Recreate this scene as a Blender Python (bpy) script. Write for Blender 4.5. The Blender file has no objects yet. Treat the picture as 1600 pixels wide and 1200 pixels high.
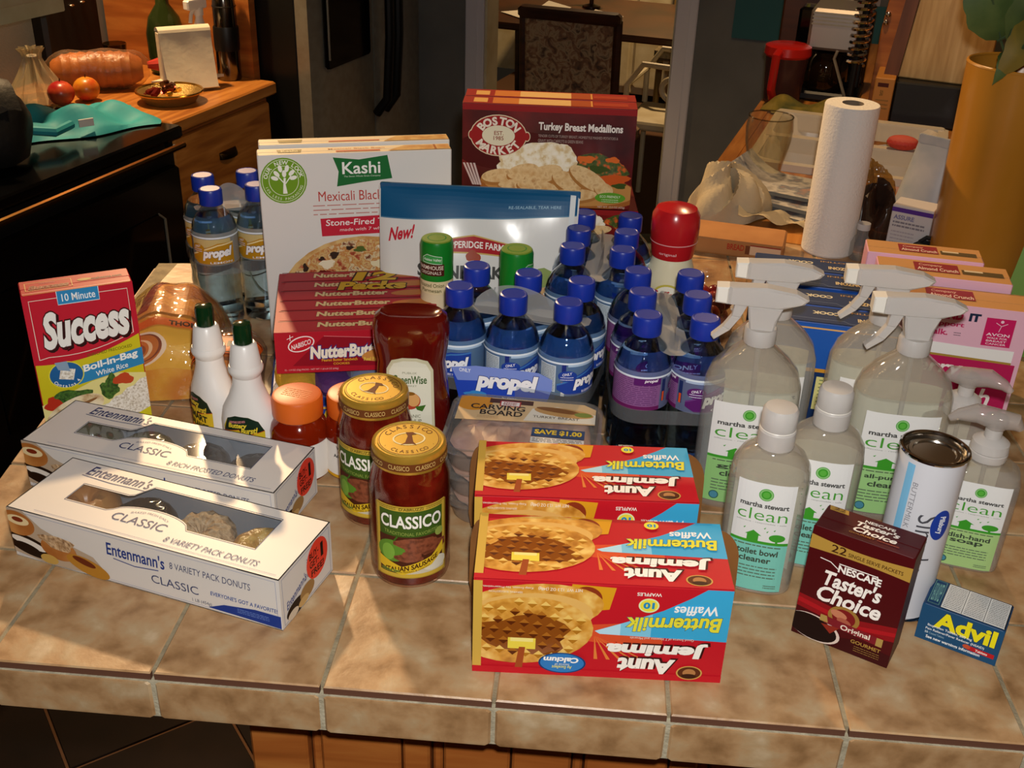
import bpy, math, random
from mathutils import Matrix, Vector
random.seed(7)
scene = bpy.context.scene
COL = scene.collection
ZC = 1.07          # height of the tiled bar top above the floor
# ---------------------------------------------------------------- camera
CAM = Vector((0.363083, -0.718311, ZC + 0.712332))
PITCH, ROLL, YAW, FPX = 0.4989886, 0.0351800, -0.0625574, 1698.283
fw = Vector((math.sin(YAW)*math.cos(PITCH), math.cos(YAW)*math.cos(PITCH), -math.sin(PITCH)))
rt = Vector((math.cos(YAW), -math.sin(YAW), 0)); up = rt.cross(fw)
rt2 = math.cos(ROLL)*rt + math.sin(ROLL)*up; up2 = -math.sin(ROLL)*rt + math.cos(ROLL)*up
cd = bpy.data.cameras.new('camera'); co = bpy.data.objects.new('camera', cd); COL.objects.link(co)
cd.sensor_width = 36; cd.lens = FPX*36/1600; cd.clip_start = 0.02; cd.clip_end = 50
m = Matrix((rt2, up2, -fw)).transposed().to_4x4(); m.translation = CAM
co.matrix_world = m; scene.camera = co
# ---------------------------------------------------------------- world and lights
w = bpy.data.worlds.new('world'); scene.world = w; w.use_nodes = True
w.node_tree.nodes['Background'].inputs[0].default_value = (1.0, 0.75, 0.5, 1)
w.node_tree.nodes['Background'].inputs[1].default_value = 0.01
def light(name, typ, loc, energy, color, radius=0.03, target=None, spot=None, blend=.3):
    l = bpy.data.lights.new(name, typ); o = bpy.data.objects.new(name, l); COL.objects.link(o)
    o.location = loc; l.energy = energy; l.color = color
    if typ in ('POINT', 'SPOT'): l.shadow_soft_size = radius
    if typ == 'SPOT': l.spot_size = math.radians(spot); l.spot_blend = blend
    if target is not None:
        o.rotation_euler = (Vector(target) - Vector(loc)).to_track_quat('-Z', 'Y').to_euler()
    return o
WARM = (1.0, 0.66, 0.34)
# the camera's own flash, just above the lens
light('camera_flash', 'SPOT', CAM + up2*0.055 + rt2*0.02, 46, (1.0, 0.97, 0.93), .014, CAM + fw*2, 85, .5)
# recessed kitchen ceiling lamps
light('ceiling_lamp_aisle', 'SPOT', (-0.85, 2.40, ZC+1.46), 225, WARM, .045, (0.25, 0.35, ZC), 62, .5)
light('ceiling_lamp_range', 'SPOT', (-1.25, 2.6, ZC+1.46), 165, WARM, .05, (-1.45, 2.4, 0), 120, .6)
light('ceiling_lamp_sink', 'SPOT', (0.85, 1.9, ZC+1.46), 42, WARM, .05, (0.9, 1.6, 0), 120, .6)
light('fill_lamp_dining', 'SPOT', (0.9, 5.7, ZC+1.46), 190, (1, .68, .36), .06, (0.9, 5.6, 0), 130, .6)  # unseen lamp, added to brighten the dining room
vs = scene.view_settings
vs.view_transform = 'Standard'; vs.look = 'None'; vs.gamma = 1; vs.exposure = 0.0; vs.use_curve_mapping = False
scene.cycles.transparent_max_bounces = 32
scene.cycles.max_bounces = 14
scene.cycles.transmission_bounces = 12
scene.cycles.sample_clamp_indirect = 4.0
# ---------------------------------------------------------------- materials
MATS = {}
def lin(h):
    h = h.lstrip('#')
    r = []
    for i in (0, 2, 4):
        c = int(h[i:i+2], 16)/255
        r.append(c/12.92 if c <= .04045 else ((c+.055)/1.055)**2.4)
    return (*r, 1)
def pm(name, hexc, rough=.45, metal=0, trans=0, ior=1.45, coat=0, var=None, bump=None, spec=.5, sheen=0, subs=0):
    """procedural principled material; var = (hex2, scale, detail, contrast), bump = (scale, strength)"""
    if name in MATS: return MATS[name]
    m = bpy.data.materials.new(name); m.use_nodes = True; nt = m.node_tree; b = nt.nodes['Principled BSDF']
    b.inputs['Base Color'].default_value = lin(hexc); b.inputs['Roughness'].default_value = rough
    b.inputs['Metallic'].default_value = metal; b.inputs['IOR'].default_value = ior
    b.inputs['Transmission Weight'].default_value = trans; b.inputs['Coat Weight'].default_value = coat
    b.inputs['Specular IOR Level'].default_value = spec
    if subs:
        b.inputs['Subsurface Weight'].default_value = subs; b.inputs['Subsurface Radius'].default_value = (.01, .006, .004)
    tc = None
    if var or bump: tc = nt.nodes.new('ShaderNodeTexCoord')
    if var:
        n = nt.nodes.new('ShaderNodeTexNoise'); n.inputs['Scale'].default_value = var[1]; n.inputs['Detail'].default_value = var[2]
        nt.links.new(tc.outputs['Object'], n.inputs['Vector'])
        r = nt.nodes.new('ShaderNodeValToRGB'); k = var[3] if len(var) > 3 else .15
        r.color_ramp.elements[0].position = .5-k; r.color_ramp.elements[1].position = .5+k
        r.color_ramp.elements[0].color = lin(hexc); r.color_ramp.elements[1].color = lin(var[0])
        nt.links.new(n.outputs['Fac'], r.inputs['Fac']); nt.links.new(r.outputs['Color'], b.inputs['Base Color'])
    if bump:
        n2 = nt.nodes.new('ShaderNodeTexNoise'); n2.inputs['Scale'].default_value = bump[0]; n2.inputs['Detail'].default_value = 4
        nt.links.new(tc.outputs['Object'], n2.inputs['Vector'])
        bp = nt.nodes.new('ShaderNodeBump'); bp.inputs['Strength'].default_value = bump[1]; bp.inputs['Distance'].default_value = .004
        nt.links.new(n2.outputs['Fac'], bp.inputs['Height']); nt.links.new(bp.outputs['Normal'], b.inputs['Normal'])
    MATS[name] = m; return m
def ramp_mat(name, stops, scale, detail=3, rough=.45, kind='noise', stretch=(1, 1, 1), bump=0, dist=0.0, world=False, spec=.5):
    """several colours blended by a noise, voronoi or wood-grain field"""
    if name in MATS: return MATS[name]
    m = bpy.data.materials.new(name); m.use_nodes = True; nt = m.node_tree; b = nt.nodes['Principled BSDF']
    b.inputs['Roughness'].default_value = rough; b.inputs['Specular IOR Level'].default_value = spec
    tc = nt.nodes.new('ShaderNodeTexCoord'); mp = nt.nodes.new('ShaderNodeMapping'); mp.inputs['Scale'].default_value = stretch
    nt.links.new(nt.nodes.new('ShaderNodeNewGeometry').outputs['Position'] if world else tc.outputs['Object'], mp.inputs['Vector'])
    if kind == 'voronoi':
        n = nt.nodes.new('ShaderNodeTexVoronoi'); out = n.outputs['Color']; n.inputs['Scale'].default_value = scale
        sp = nt.nodes.new('ShaderNodeSeparateColor'); nt.links.new(out, sp.inputs[0]); out = sp.outputs[0]
    else:
        n = nt.nodes.new('ShaderNodeTexNoise'); n.inputs['Scale'].default_value = scale; n.inputs['Detail'].default_value = detail
        n.inputs['Distortion'].default_value = dist; out = n.outputs['Fac']
    nt.links.new(mp.outputs['Vector'], n.inputs['Vector'])
    r = nt.nodes.new('ShaderNodeValToRGB'); cr = r.color_ramp
    while len(cr.elements) < len(stops): cr.elements.new(.5)
    for e, (p, h) in zip(cr.elements, stops): e.position = p; e.color = lin(h)
    nt.links.new(out, r.inputs['Fac']); nt.links.new(r.outputs['Color'], b.inputs['Base Color'])
    if bump:
        bp = nt.nodes.new('ShaderNodeBump'); bp.inputs['Strength'].default_value = bump; bp.inputs['Distance'].default_value = .004
        nt.links.new(out, bp.inputs['Height']); nt.links.new(bp.outputs['Normal'], b.inputs['Normal'])
    MATS[name] = m; return m
def film(name, tint='#ffffff', gloss=.35, rough=.08, haze=0.0, hazecol='#dddddd', bump=None, base=.045):
    """thin clear plastic: lets light straight through, reflects at grazing angles, a little milky"""
    if name in MATS: return MATS[name]
    m = bpy.data.materials.new(name); m.use_nodes = True; nt = m.node_tree; nt.nodes.remove(nt.nodes['Principled BSDF'])
    out = nt.nodes['Material Output']
    t = nt.nodes.new('ShaderNodeBsdfTransparent'); t.inputs[0].default_value = lin(tint)
    g = nt.nodes.new('ShaderNodeBsdfGlossy'); g.inputs['Roughness'].default_value = rough
    lw = nt.nodes.new('ShaderNodeLayerWeight'); lw.inputs['Blend'].default_value = .5
    pw = nt.nodes.new('ShaderNodeMath'); pw.operation = 'POWER'; pw.inputs[1].default_value = 3.0; nt.links.new(lw.outputs['Facing'], pw.inputs[0])
    ma = nt.nodes.new('ShaderNodeMath'); ma.operation = 'MULTIPLY_ADD'; ma.inputs[1].default_value = gloss*1.6; ma.inputs[2].default_value = base; ma.use_clamp = True
    nt.links.new(pw.outputs[0], ma.inputs[0])
    mx = nt.nodes.new('ShaderNodeMixShader'); nt.links.new(ma.outputs[0], mx.inputs[0])
    nt.links.new(t.outputs[0], mx.inputs[1]); nt.links.new(g.outputs[0], mx.inputs[2]); last = mx
    if haze:
        d = nt.nodes.new('ShaderNodeBsdfDiffuse'); d.inputs[0].default_value = lin(hazecol)
        m2 = nt.nodes.new('ShaderNodeMixShader'); m2.inputs[0].default_value = haze
        nt.links.new(mx.outputs[0], m2.inputs[1]); nt.links.new(d.outputs[0], m2.inputs[2]); last = m2
    if bump:
        tc = nt.nodes.new('ShaderNodeTexCoord'); n2 = nt.nodes.new('ShaderNodeTexNoise'); n2.inputs['Scale'].default_value = bump[0]
        nt.links.new(tc.outputs['Object'], n2.inputs['Vector'])
        bp = nt.nodes.new('ShaderNodeBump'); bp.inputs['Strength'].default_value = bump[1]; bp.inputs['Distance'].default_value = .01
        nt.links.new(n2.outputs['Fac'], bp.inputs['Height'])
        nt.links.new(bp.outputs['Normal'], g.inputs['Normal']); nt.links.new(bp.outputs['Normal'], lw.inputs['Normal'])
    nt.links.new(last.outputs[0], out.inputs[0]); MATS[name] = m; return m
def ink(h, rough=.32):
    return pm('ink_'+h.lstrip('#')+('' if rough == .32 else '_%d' % (rough*100)), h, max(rough, .42), spec=.22)
# ---------------------------------------------------------------- mesh builder
class MB:
    def __init__(s): s.v, s.f, s.mi, s.sm, s.mats = [], [], [], [], []
    def mat(s, m):
        if m not in s.mats: s.mats.append(m)
        return s.mats.index(m)
    def add(s, vs, fs, m, smooth=False, xf=None):
        o = len(s.v); i = s.mat(m)
        s.v += [tuple(xf @ Vector(p)) for p in vs] if xf else [tuple(p) for p in vs]
        for f in fs: s.f.append([k+o for k in f]); s.mi.append(i); s.sm.append(smooth)
        return s
    def box(s, x0, y0, z0, x1, y1, z1, m, xf=None):
        v = [(x, y, z) for z in (z0, z1) for y in (y0, y1) for x in (x0, x1)]
        return s.add(v, [(0, 2, 3, 1), (4, 5, 7, 6), (0, 1, 5, 4), (2, 6, 7, 3), (0, 4, 6, 2), (1, 3, 7, 5)], m, False, xf)
    def rbox(s, x0, y0, z0, x1, y1, z1, m, b=.003, xf=None, smooth=False):
        """box with all edges chamfered"""
        p = [(x0+b, y0), (x1-b, y0), (x1, y0+b), (x1, y1-b), (x1-b, y1), (x0+b, y1), (x0, y1-b), (x0, y0+b)]
        return s.slab(p, z0, z1, m, b, b, xf=xf, smooth=smooth)
    def slab(s, poly, z0, z1, m, bt=0, bb=0, side=None, xf=None, smooth=False):
        """convex polygon raised from z0 to z1, edges chamfered by bt (top) and bb (bottom)"""
        n = len(poly); cx = sum(p[0] for p in poly)/n; cy = sum(p[1] for p in poly)/n
        def ring(z, ins):
            r = []
            for x, y in poly:
                d = math.hypot(x-cx, y-cy) or 1; k = max(0, 1-ins*1.25/d); r.append((cx+(x-cx)*k, cy+(y-cy)*k, z))
            return r
        rings = []
        if bb: rings.append(ring(z0, bb))
        rings.append(ring(z0+bb, 0)); rings.append(ring(z1-bt, 0))
        if bt: rings.append(ring(z1, bt))
        v = [p for r in rings for p in r]; k = len(rings)
        fs = [tuple(range(n-1, -1, -1))]
        for j in range(k-1):
            for i in range(n): fs.append((j*n+i, j*n+(i+1) % n, (j+1)*n+(i+1) % n, (j+1)*n+i))
        top = tuple(range((k-1)*n, k*n))
        if side:
            s.add(v, fs, side, smooth, xf); o = len(s.f)
            s.f.append([q+len(s.v)-len(v) for q in top]); s.mi.append(s.mat(m)); s.sm.append(smooth)
            if bt:      # chamfer ring takes the top material
                for q in range(o-n, o): s.mi[q] = s.mat(m)
            return s
        return s.add(v, fs+[top], m, smooth, xf)
    def lathe(s, prof, m, n=28, sx=1, sy=1, e=2, xf=None, smooth=True, cap=(True, True)):
        """surface of revolution; e > 2 squares the section, sx / sy flatten it; prof may hold (r, z) or (rx, ry, z)"""
        v = []
        for p in prof:
            rx, ry, z = (p[0]*sx, p[0]*sy, p[1]) if len(p) == 2 else p
            for i in range(n):
                a = 2*math.pi*i/n; c, t = math.cos(a), math.sin(a)
                v.append((rx*math.copysign(abs(c)**(2/e), c), ry*math.copysign(abs(t)**(2/e), t), z))
        fs = []
        for j in range(len(prof)-1):
            for i in range(n): fs.append((j*n+i, j*n+(i+1) % n, (j+1)*n+(i+1) % n, (j+1)*n+i))
        if cap[0]: fs.append(tuple(range(n-1, -1, -1)))
        if cap[1]: fs.append(tuple(range((len(prof)-1)*n, len(prof)*n)))
        return s.add(v, fs, m, smooth, xf)
    def grid(s, fn, nu, nv, m, wrap=False, smooth=True, xf=None):
        v = [fn(i/nu, j/nv) for j in range(nv+1) for i in range(nu+(0 if wrap else 1))]
        k = nu if wrap else nu+1; fs = []
        for j in range(nv):
            for i in range(nu): fs.append((j*k+i, j*k+(i+1) % k, (j+1)*k+(i+1) % k, (j+1)*k+i))
        return s.add(v, fs, m, smooth, xf)
    def tube(s, pts, r, m, n=8, xf=None, cap=True):
        pts = [Vector(p) for p in pts]; v = []; prev = None
        rs = r if isinstance(r, (list, tuple)) else [r]*len(pts)
        for k, p in enumerate(pts):
            d = (pts[min(k+1, len(pts)-1)]-pts[max(k-1, 0)]).normalized()
            a = d.cross(Vector((0, 0, 1)) if abs(d.z) < .95 else Vector((1, 0, 0))).normalized() if prev is None else (prev-d*prev.dot(d)).normalized()
            prev = a; b = d.cross(a)
            for i in range(n):
                t = 2*math.pi*i/n; v.append(p+(a*math.cos(t)+b*math.sin(t))*rs[k])
        fs = [(j*n+i, j*n+(i+1) % n, (j+1)*n+(i+1) % n, (j+1)*n+i) for j in range(len(pts)-1) for i in range(n)]
        if cap: fs += [tuple(range(n-1, -1, -1)), tuple(range((len(pts)-1)*n, len(pts)*n))]
        return s.add(v, fs, m, True, xf)
    def ball(s, c, r, m, n=14, k=8, xf=None, fn=None):
        rx, ry, rz = r if isinstance(r, (tuple, list)) else (r, r, r)
        def f(u, v):
            a = 2*math.pi*u; b = math.pi*(v-.5); q = 1 if fn is None else fn(a, b)
            return (c[0]+rx*q*math.cos(a)*math.cos(b), c[1]+ry*q*math.sin(a)*math.cos(b), c[2]+rz*q*math.sin(b))
        return s.grid(f, n, k, m, True, True, xf)
    def torus(s, c, R, r, m, n=24, k=12, sz=1.0, fn=None, xf=None):
        def f(u, v):
            a = 2*math.pi*u; b = 2*math.pi*v; q = 1 if fn is None else fn(a, b)
            return (c[0]+(R+r*q*math.cos(b))*math.cos(a), c[1]+(R+r*q*math.cos(b))*math.sin(a), c[2]+r*q*sz*math.sin(b))
        return s.grid(f, n, k, m, True, True, xf)
    def build(s, name, parent=None, loc=None, ang=32):
        me = bpy.data.meshes.new(name); me.from_pydata(s.v, [], s.f)
        for m in s.mats: me.materials.append(m)
        me.polygons.foreach_set('material_index', s.mi); me.polygons.foreach_set('use_smooth', s.sm)
        me.validate(); me.update()
        if any(s.sm): me.set_sharp_from_angle(angle=math.radians(ang))
        o = bpy.data.objects.new(name, me); COL.objects.link(o)
        if parent: o.parent = parent
        if loc: o.location = loc
        return o
def tag(o, label, cat, group=None):
    o['label'] = label; o['category'] = cat
    if group: o['group'] = group
    return o
def thing(name, label, cat, x, y, z=0, rz=0, group=None, rx=0, ry=0):
    o = bpy.data.objects.new(name, None); COL.objects.link(o); o.empty_display_size = .03
    o.location = (x, y, ZC+z); o.rotation_euler = (rx, ry, rz)
    return tag(o, label, cat, group)
def struct(o): o['kind'] = 'structure'; return o
def dup(root, loc=None, rz=None, label=None):
    """copy of a thing with copies of its parts and sub-parts, mesh data shared"""
    r = root.copy(); COL.objects.link(r)
    if loc: r.location = loc
    if rz is not None: r.rotation_euler = (r.rotation_euler[0], r.rotation_euler[1], rz)
    if label: r['label'] = label
    for ch in list(root.children):
        c = ch.copy(); COL.objects.link(c); c.parent = r
        for g in ch.children:
            d = g.copy(); COL.objects.link(d); d.parent = c
    return r
# ---------------------------------------------------------------- flat printing
_G = {}
def glyphs(txt, off=0.0, shear=0.0):
    k = (txt, round(off, 4), shear)
    if k in _G: return _G[k]
    cu = bpy.data.curves.new('lettering', 'FONT'); cu.body = txt; cu.offset = off; cu.shear = shear; cu.resolution_u = 3
    ob = bpy.data.objects.new('lettering', cu); me = ob.to_mesh()
    v = [(p.co.x, p.co.y) for p in me.vertices]; f = [tuple(q.vertices) for q in me.polygons]
    ob.to_mesh_clear(); bpy.data.objects.remove(ob); bpy.data.curves.remove(cu)
    _G[k] = (v, f); return _G[k]
class Print:
    """flat artwork in millimetres (u right, v up), laid layer by layer on a face given by fn(u, v, lift)"""
    EPS = 0.00005
    def __init__(s, fn, strip=None, box=None): s.mb = MB(); s.fn = fn; s.l = 1; s.strip = strip; s.box = box
    def face(s, pts, fs, col):
        m = ink(col) if isinstance(col, str) else col; e = s.l*s.EPS+.0001
        if s.box:
            x0, y0, x1, y1 = s.box
            if any(p[0] < x0 or p[0] > x1 or p[1] < y0 or p[1] > y1 for p in pts):
                nv, nf = [], []
                for f in fs:
                    q = [pts[i] for i in f]
                    for a, b, c in ((1, 0, -x0), (-1, 0, x1), (0, 1, -y0), (0, -1, y1)):
                        q = clip(q, a, b, c) if q else q
                    if len(q) >= 3: nf.append(tuple(range(len(nv), len(nv)+len(q)))); nv += q
                pts, fs = nv, nf
        if s.strip:
            for ax, st in enumerate(s.strip if isinstance(s.strip, tuple) else (s.strip,)):
                nv, nf = [], []
                for f in fs:
                    poly = [pts[i] for i in f]
                    a = min(p[ax] for p in poly); b = max(p[ax] for p in poly); kx, ky = (1, 0) if ax == 0 else (0, 1)
                    i0, i1 = math.floor(a/st), math.ceil(b/st)
                    for i in range(i0, max(i1, i0+1)):
                        q = poly
                        if i1-i0 > 1:
                            q = clip(poly, kx, ky, -i*st); q = clip(q, -kx, -ky, (i+1)*st) if q else q
                        if len(q) >= 3: nf.append(tuple(range(len(nv), len(nv)+len(q)))); nv += q
                pts, fs = nv, nf
        s.mb.add([s.fn(u/1000, v/1000, e) for u, v in pts], fs, m)
    def P(s, pts, col): s.face(pts, [tuple(range(len(pts)))], col); s.l += 1; return s
    def R(s, a, b, c, d, col): return s.P([(a, b), (c, b), (c, d), (a, d)], col)
    def E(s, cx, cy, rx, ry, col, rot=0, n=28, a0=0, a1=360):
        r = math.radians(rot); pts = []
        for i in range(n if a1-a0 >= 360 else n+1):
            t = math.radians(a0+(a1-a0)*i/n); x, y = rx*math.cos(t), ry*math.sin(t)
            pts.append((cx+x*math.cos(r)-y*math.sin(r), cy+x*math.sin(r)+y*math.cos(r)))
        return s.P(pts, col)
    def blob(s, cx, cy, rx, ry, col, k=.15, n=18, seed=0):
        R = random.Random(seed+int(cx*7+cy*13)); ph = [R.uniform(0, 6.3) for _ in range(3)]
        return s.P([(cx+rx*q*math.cos(t), cy+ry*q*math.sin(t)) for i in range(n) for t in [2*math.pi*i/n]
                    for q in [1+k*(math.sin(3*t+ph[0])+.6*math.sin(5*t+ph[1])+.4*math.sin(2*t+ph[2]))]], col)
    def ring(s, cx, cy, rx, ry, w, col, n=36, a0=0, a1=360):
        pts, fs = [], []
        for i in range(n+1):
            t = math.radians(a0+(a1-a0)*i/n)
            pts += [(cx+rx*math.cos(t), cy+ry*math.sin(t)), (cx+(rx-w)*math.cos(t), cy+(ry-w)*math.sin(t))]
        for i in range(n): fs.append((2*i, 2*i+2, 2*i+3, 2*i+1))
        s.face(pts, fs, col); s.l += 1; return s
    def L(s, pts, w, col):
        v, fs = [], []
        for k, (x, y) in enumerate(pts):
            a, b = pts[max(k-1, 0)], pts[min(k+1, len(pts)-1)]; d = math.hypot(b[0]-a[0], b[1]-a[1]) or 1
            nx, ny = -(b[1]-a[1])/d*w/2, (b[0]-a[0])/d*w/2; v += [(x+nx, y+ny), (x-nx, y-ny)]
        for k in range(len(pts)-1): fs.append((2*k, 2*k+2, 2*k+3, 2*k+1))
        s.face(v, fs, col); s.l += 1; return s
    def frame(s, a, b, c, d, w, col):
        s.face([(a, b), (c, b), (c, d), (a, d), (a+w, b+w), (c-w, b+w), (c-w, d-w), (a+w, d-w)],
               [(0, 1, 5, 4), (1, 2, 6, 5), (2, 3, 7, 6), (3, 0, 4, 7)], col); s.l += 1; return s
    def T(s, txt, a, b, c, d, col, bold=.012, sh=0, slope=0, out=None, ow=.03, shadow=None, arc=0, rot=0):
        """lettering that fills the box a, b .. c, d; slope tilts the baseline, arc bows it, out = outline colour"""
        v0, f0 = glyphs(txt, bold, sh)
        if not v0: return s
        x0, x1 = min(p[0] for p in v0), max(p[0] for p in v0); y0, y1 = min(p[1] for p in v0), max(p[1] for p in v0)
        mx, my = (a+c)/2, (b+d)/2; R = math.radians(rot)
        def put(vs, dx=0, dy=0):
            r = []
            for x, y in vs:
                u = (x-x0)/(x1-x0); t = a+(c-a)*u+dx; q = b+(d-b)*(y-y0)/((y1-y0) or 1)+dy+slope*(u-.5)*(c-a)+arc*(1-(2*u-1)**2)
                if rot: t, q = mx+(t-mx)*math.cos(R)-(q-my)*math.sin(R), my+(t-mx)*math.sin(R)+(q-my)*math.cos(R)
                r.append((t, q))
            return r
        if shadow:
            v1, f1 = glyphs(txt, bold+ow, sh); s.face(put(v1, shadow[1], shadow[2]), f1, shadow[0]); s.l += 1
        if out: v1, f1 = glyphs(txt, bold+ow, sh); s.face(put(v1), f1, out); s.l += 1
        s.face(put(v0), f0, col); s.l += 1; return s
    def arcT(s, txt, cx, cy, rx, ry, h, a0, a1, col, bold=.02, inner=False):
        """letters set one by one along an ellipse from angle a0 to a1 (degrees)"""
        n = len(txt)
        for i, ch in enumerate(txt):
            if ch == ' ': continue
            t = math.radians(a0+(a1-a0)*(i/(n-1) if n > 1 else .5)); v, f = glyphs(ch, bold, 0)
            if not v: continue
            x0, x1 = min(p[0] for p in v), max(p[0] for p in v); r = t-math.pi/2 if not inner else t+math.pi/2
            px, py = cx+rx*math.cos(t), cy+ry*math.sin(t); k = h/.72
            s.face([(px+((x-(x0+x1)/2)*math.cos(r)-(y-.36)*math.sin(r))*k, py+((x-(x0+x1)/2)*math.sin(r)+(y-.36)*math.cos(r))*k) for x, y in v], f, col)
        s.l += 1; return s
    def lines(s, a, b, c, d, n, col, w=.35, seed=1):
        """rows of print too small to read: dashes of uneven word length"""
        R = random.Random(seed); pts, fs = [], []
        for i in range(n):
            y = d-(d-b)*(i+.5)/n; x = a; h = (d-b)/n*w
            while x < c:
                e = min(c, x+R.uniform(.04, .16)*(c-a)); k = len(pts)
                pts += [(x, y-h/2), (e, y-h/2), (e, y+h/2), (x, y+h/2)]; fs.append((k, k+1, k+2, k+3)); x = e+.02*(c-a)
        s.face(pts, fs, col); s.l += 1; return s
    def build(s, name, parent): return s.mb.build(name, parent)
class Flip:
    """the same artwork with v counted from the other edge, letters kept upright"""
    def __init__(s, p, h): s.__dict__['p'] = p; s.__dict__['h'] = h
    def __getattr__(s, k): return getattr(s.p, k)
    def __setattr__(s, k, v): setattr(s.p, k, v)
    def P(s, pts, col): return s.p.P([(x, s.h-y) for x, y in pts], col)
    def R(s, a, b, c, d, col): return s.p.R(a, s.h-d, c, s.h-b, col)
    def E(s, cx, cy, rx, ry, col, rot=0): return s.p.E(cx, s.h-cy, rx, ry, col, -rot)
    def blob(s, cx, cy, rx, ry, col): return s.p.blob(cx, s.h-cy, rx, ry, col)
    def T(s, txt, a, b, c, d, *k, **kw): return s.p.T(txt, a, s.h-d, c, s.h-b, *k, **kw)
def clip(poly, a, b, c):
    """keep the side a*x + b*y + c >= 0 of a polygon"""
    out = []
    for i, p in enumerate(poly):
        q = poly[(i+1) % len(poly)]; dp = a*p[0]+b*p[1]+c; dq = a*q[0]+b*q[1]+c
        if dp >= 0: out.append(p)
        if (dp >= 0) != (dq >= 0):
            t = dp/(dp-dq); out.append((p[0]+(q[0]-p[0])*t, p[1]+(q[1]-p[1])*t))
    return out
def f_front(w, d, flip=False, h=0):
    return (lambda u, v, e: (w/2-u, -d/2-e, h-v)) if flip else (lambda u, v, e: (-w/2+u, -d/2-e, v))
def f_top(w, d, h, flip=False):
    return (lambda u, v, e: (w/2-u, d/2-v, h+e)) if flip else (lambda u, v, e: (-w/2+u, -d/2+v, h+e))
def f_right(w, d): return lambda u, v, e: (w/2+e, -d/2+u, v)
def f_cyl(r, z0, a0=0):
    """round a cylinder, u = 0 at the front; r may be a function of height"""
    return lambda u, v, e: ((r+e)*math.sin(u/r+a0), -(r+e)*math.cos(u/r+a0), z0+v)
def f_oval(rx, ry, ex, z0):
    def fn(u, v, e):
        t = min(.999, abs(u)/rx); return (u, -ry*(1-t**ex)**(1/ex)-e, z0+v)
    return fn
def f_prof(prof, ex, z0):
    """on the front of an oval bottle whose half widths follow its outline prof (rx, ry, z)"""
    def at(z):
        for (a, b, c), (d, e, f) in zip(prof, prof[1:]):
            if c <= z <= f: k = (z-c)/((f-c) or 1); return a+(d-a)*k, b+(e-b)*k
        return prof[0][:2] if z < prof[0][2] else prof[-1][:2]
    def fn(u, v, e):
        rx, ry = at(z0+v); t = min(.999, abs(u)/rx); return (u, -ry*(1-t**ex)**(1/ex)-e-.0002, z0+v)
    return fn
def carton(name, label, cat, fl, yaw, w, d, h, faces, z=0, group=None, rx=0, bev=.0012, seam='#8a7a60'):
    """cardboard box; fl = front left corner on the counter, faces = (front, top, side) colours"""
    a = math.radians(yaw); cx = fl[0]+math.cos(a)*w/2-math.sin(a)*d/2; cy = fl[1]+math.sin(a)*w/2+math.cos(a)*d/2
    t = thing(name, label, cat, cx, cy, z, a, group, rx)
    F, T, S = [ink(c, .4) if isinstance(c, str) else c for c in faces]
    b = MB().rbox(-w/2, -d/2, 0, w/2, d/2, h, S, bev); o = b.build('carton_body', t); me = o.data
    for m in (F, T): me.materials.append(m)
    for p in me.polygons:
        if p.normal.y < -.9: p.material_index = 1
        elif p.normal.z > .9: p.material_index = 2
    # glued flap edges along the top
    k = MB().box(-w/2+.001, -d/2+d*.42, h, w/2-.001, d/2-.0015, h+.0004, T); k.build('top_flap', t)
    return t
# ================================================================ room shell
TH = math.radians(16)      # the house is turned 16 degrees against the bar
def hw(r, d): return (math.cos(TH)*r+math.sin(TH)*d, -math.sin(TH)*r+math.cos(TH)*d)
def hobj(o): o.rotation_euler = (0, 0, -TH); return o
def hthing(name, label, cat, r, d, zabs, rz=0, group=None):
    x, y = hw(r, d); return thing(name, label, cat, x, y, zabs-ZC, rz-TH, group)
WALLM = pm('painted_wall', '#6a6862', .8, var=('#72706a', 6, 3), bump=(180, .1))
CREAM = pm('cream_paint', '#cfc2a0', .5, var=('#bfae86', 9, 4))
TRIM = pm('white_trim', '#d8d2d4', .45)
WOOD = ramp_mat('honey_wood', [(.3, '#8a4a1c'), (.5, '#a85f28'), (.72, '#c07a38')], 3.2, 5, .38, stretch=(1, 1, 9), dist=.6)
WOODH = ramp_mat('honey_wood_flat', [(.3, '#8e5222'), (.5, '#b0702f'), (.72, '#c98a44')], 4, 5, .35, stretch=(9, 1, 9), dist=.6)
DARKWOOD = ramp_mat('dark_wood', [(.3, '#2a160c'), (.6, '#45230f')], 5, 4, .35, stretch=(1, 1, 6))
BLACK = pm('black_gloss', '#060606', .12, spec=.5)
BLACKM = pm('black_satin', '#0a0a0a', .45)
STEEL = pm('brushed_steel', '#8f8878', .36, .45, var=('#9a9484', 30, 2))
CHROME = pm('chrome', '#d8d8d8', .08, 1.0)
GOLDM = pm('gold_metal', '#d3a544', .25, 1.0)
GROUT = pm('grout', '#9c8f72', .9, var=('#867a62', 60, 4), bump=(300, .3))
WHITEP = pm('white_plastic', '#e4e2de', .35)
RLEFT, RRIGHT, DBACK, DFRONT, CEIL = -2.1, 1.35, 3.5, -2.6, 2.6
b = MB().box(RLEFT-.1, DFRONT, -.12, 3.2, 7.6, -.0035, pm('floor_bed', '#5a3c24', .9)); floor = struct(hobj(b.build('floor')))
b = MB().box(RLEFT-.1, DFRONT-.1, CEIL, 3.2, 7.6, CEIL+.08, pm('ceiling_paint', '#d8cfc0', .9)); struct(hobj(b.build('ceiling')))
b = MB().box(RLEFT-.1, DFRONT-.1, 0, RLEFT, DBACK, CEIL, WALLM); struct(hobj(b.build('wall_left')))
b = MB().box(RRIGHT, DFRONT-.1, 0, RRIGHT+.1, DBACK, CEIL, WALLM); struct(hobj(b.build('wall_right')))
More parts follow.
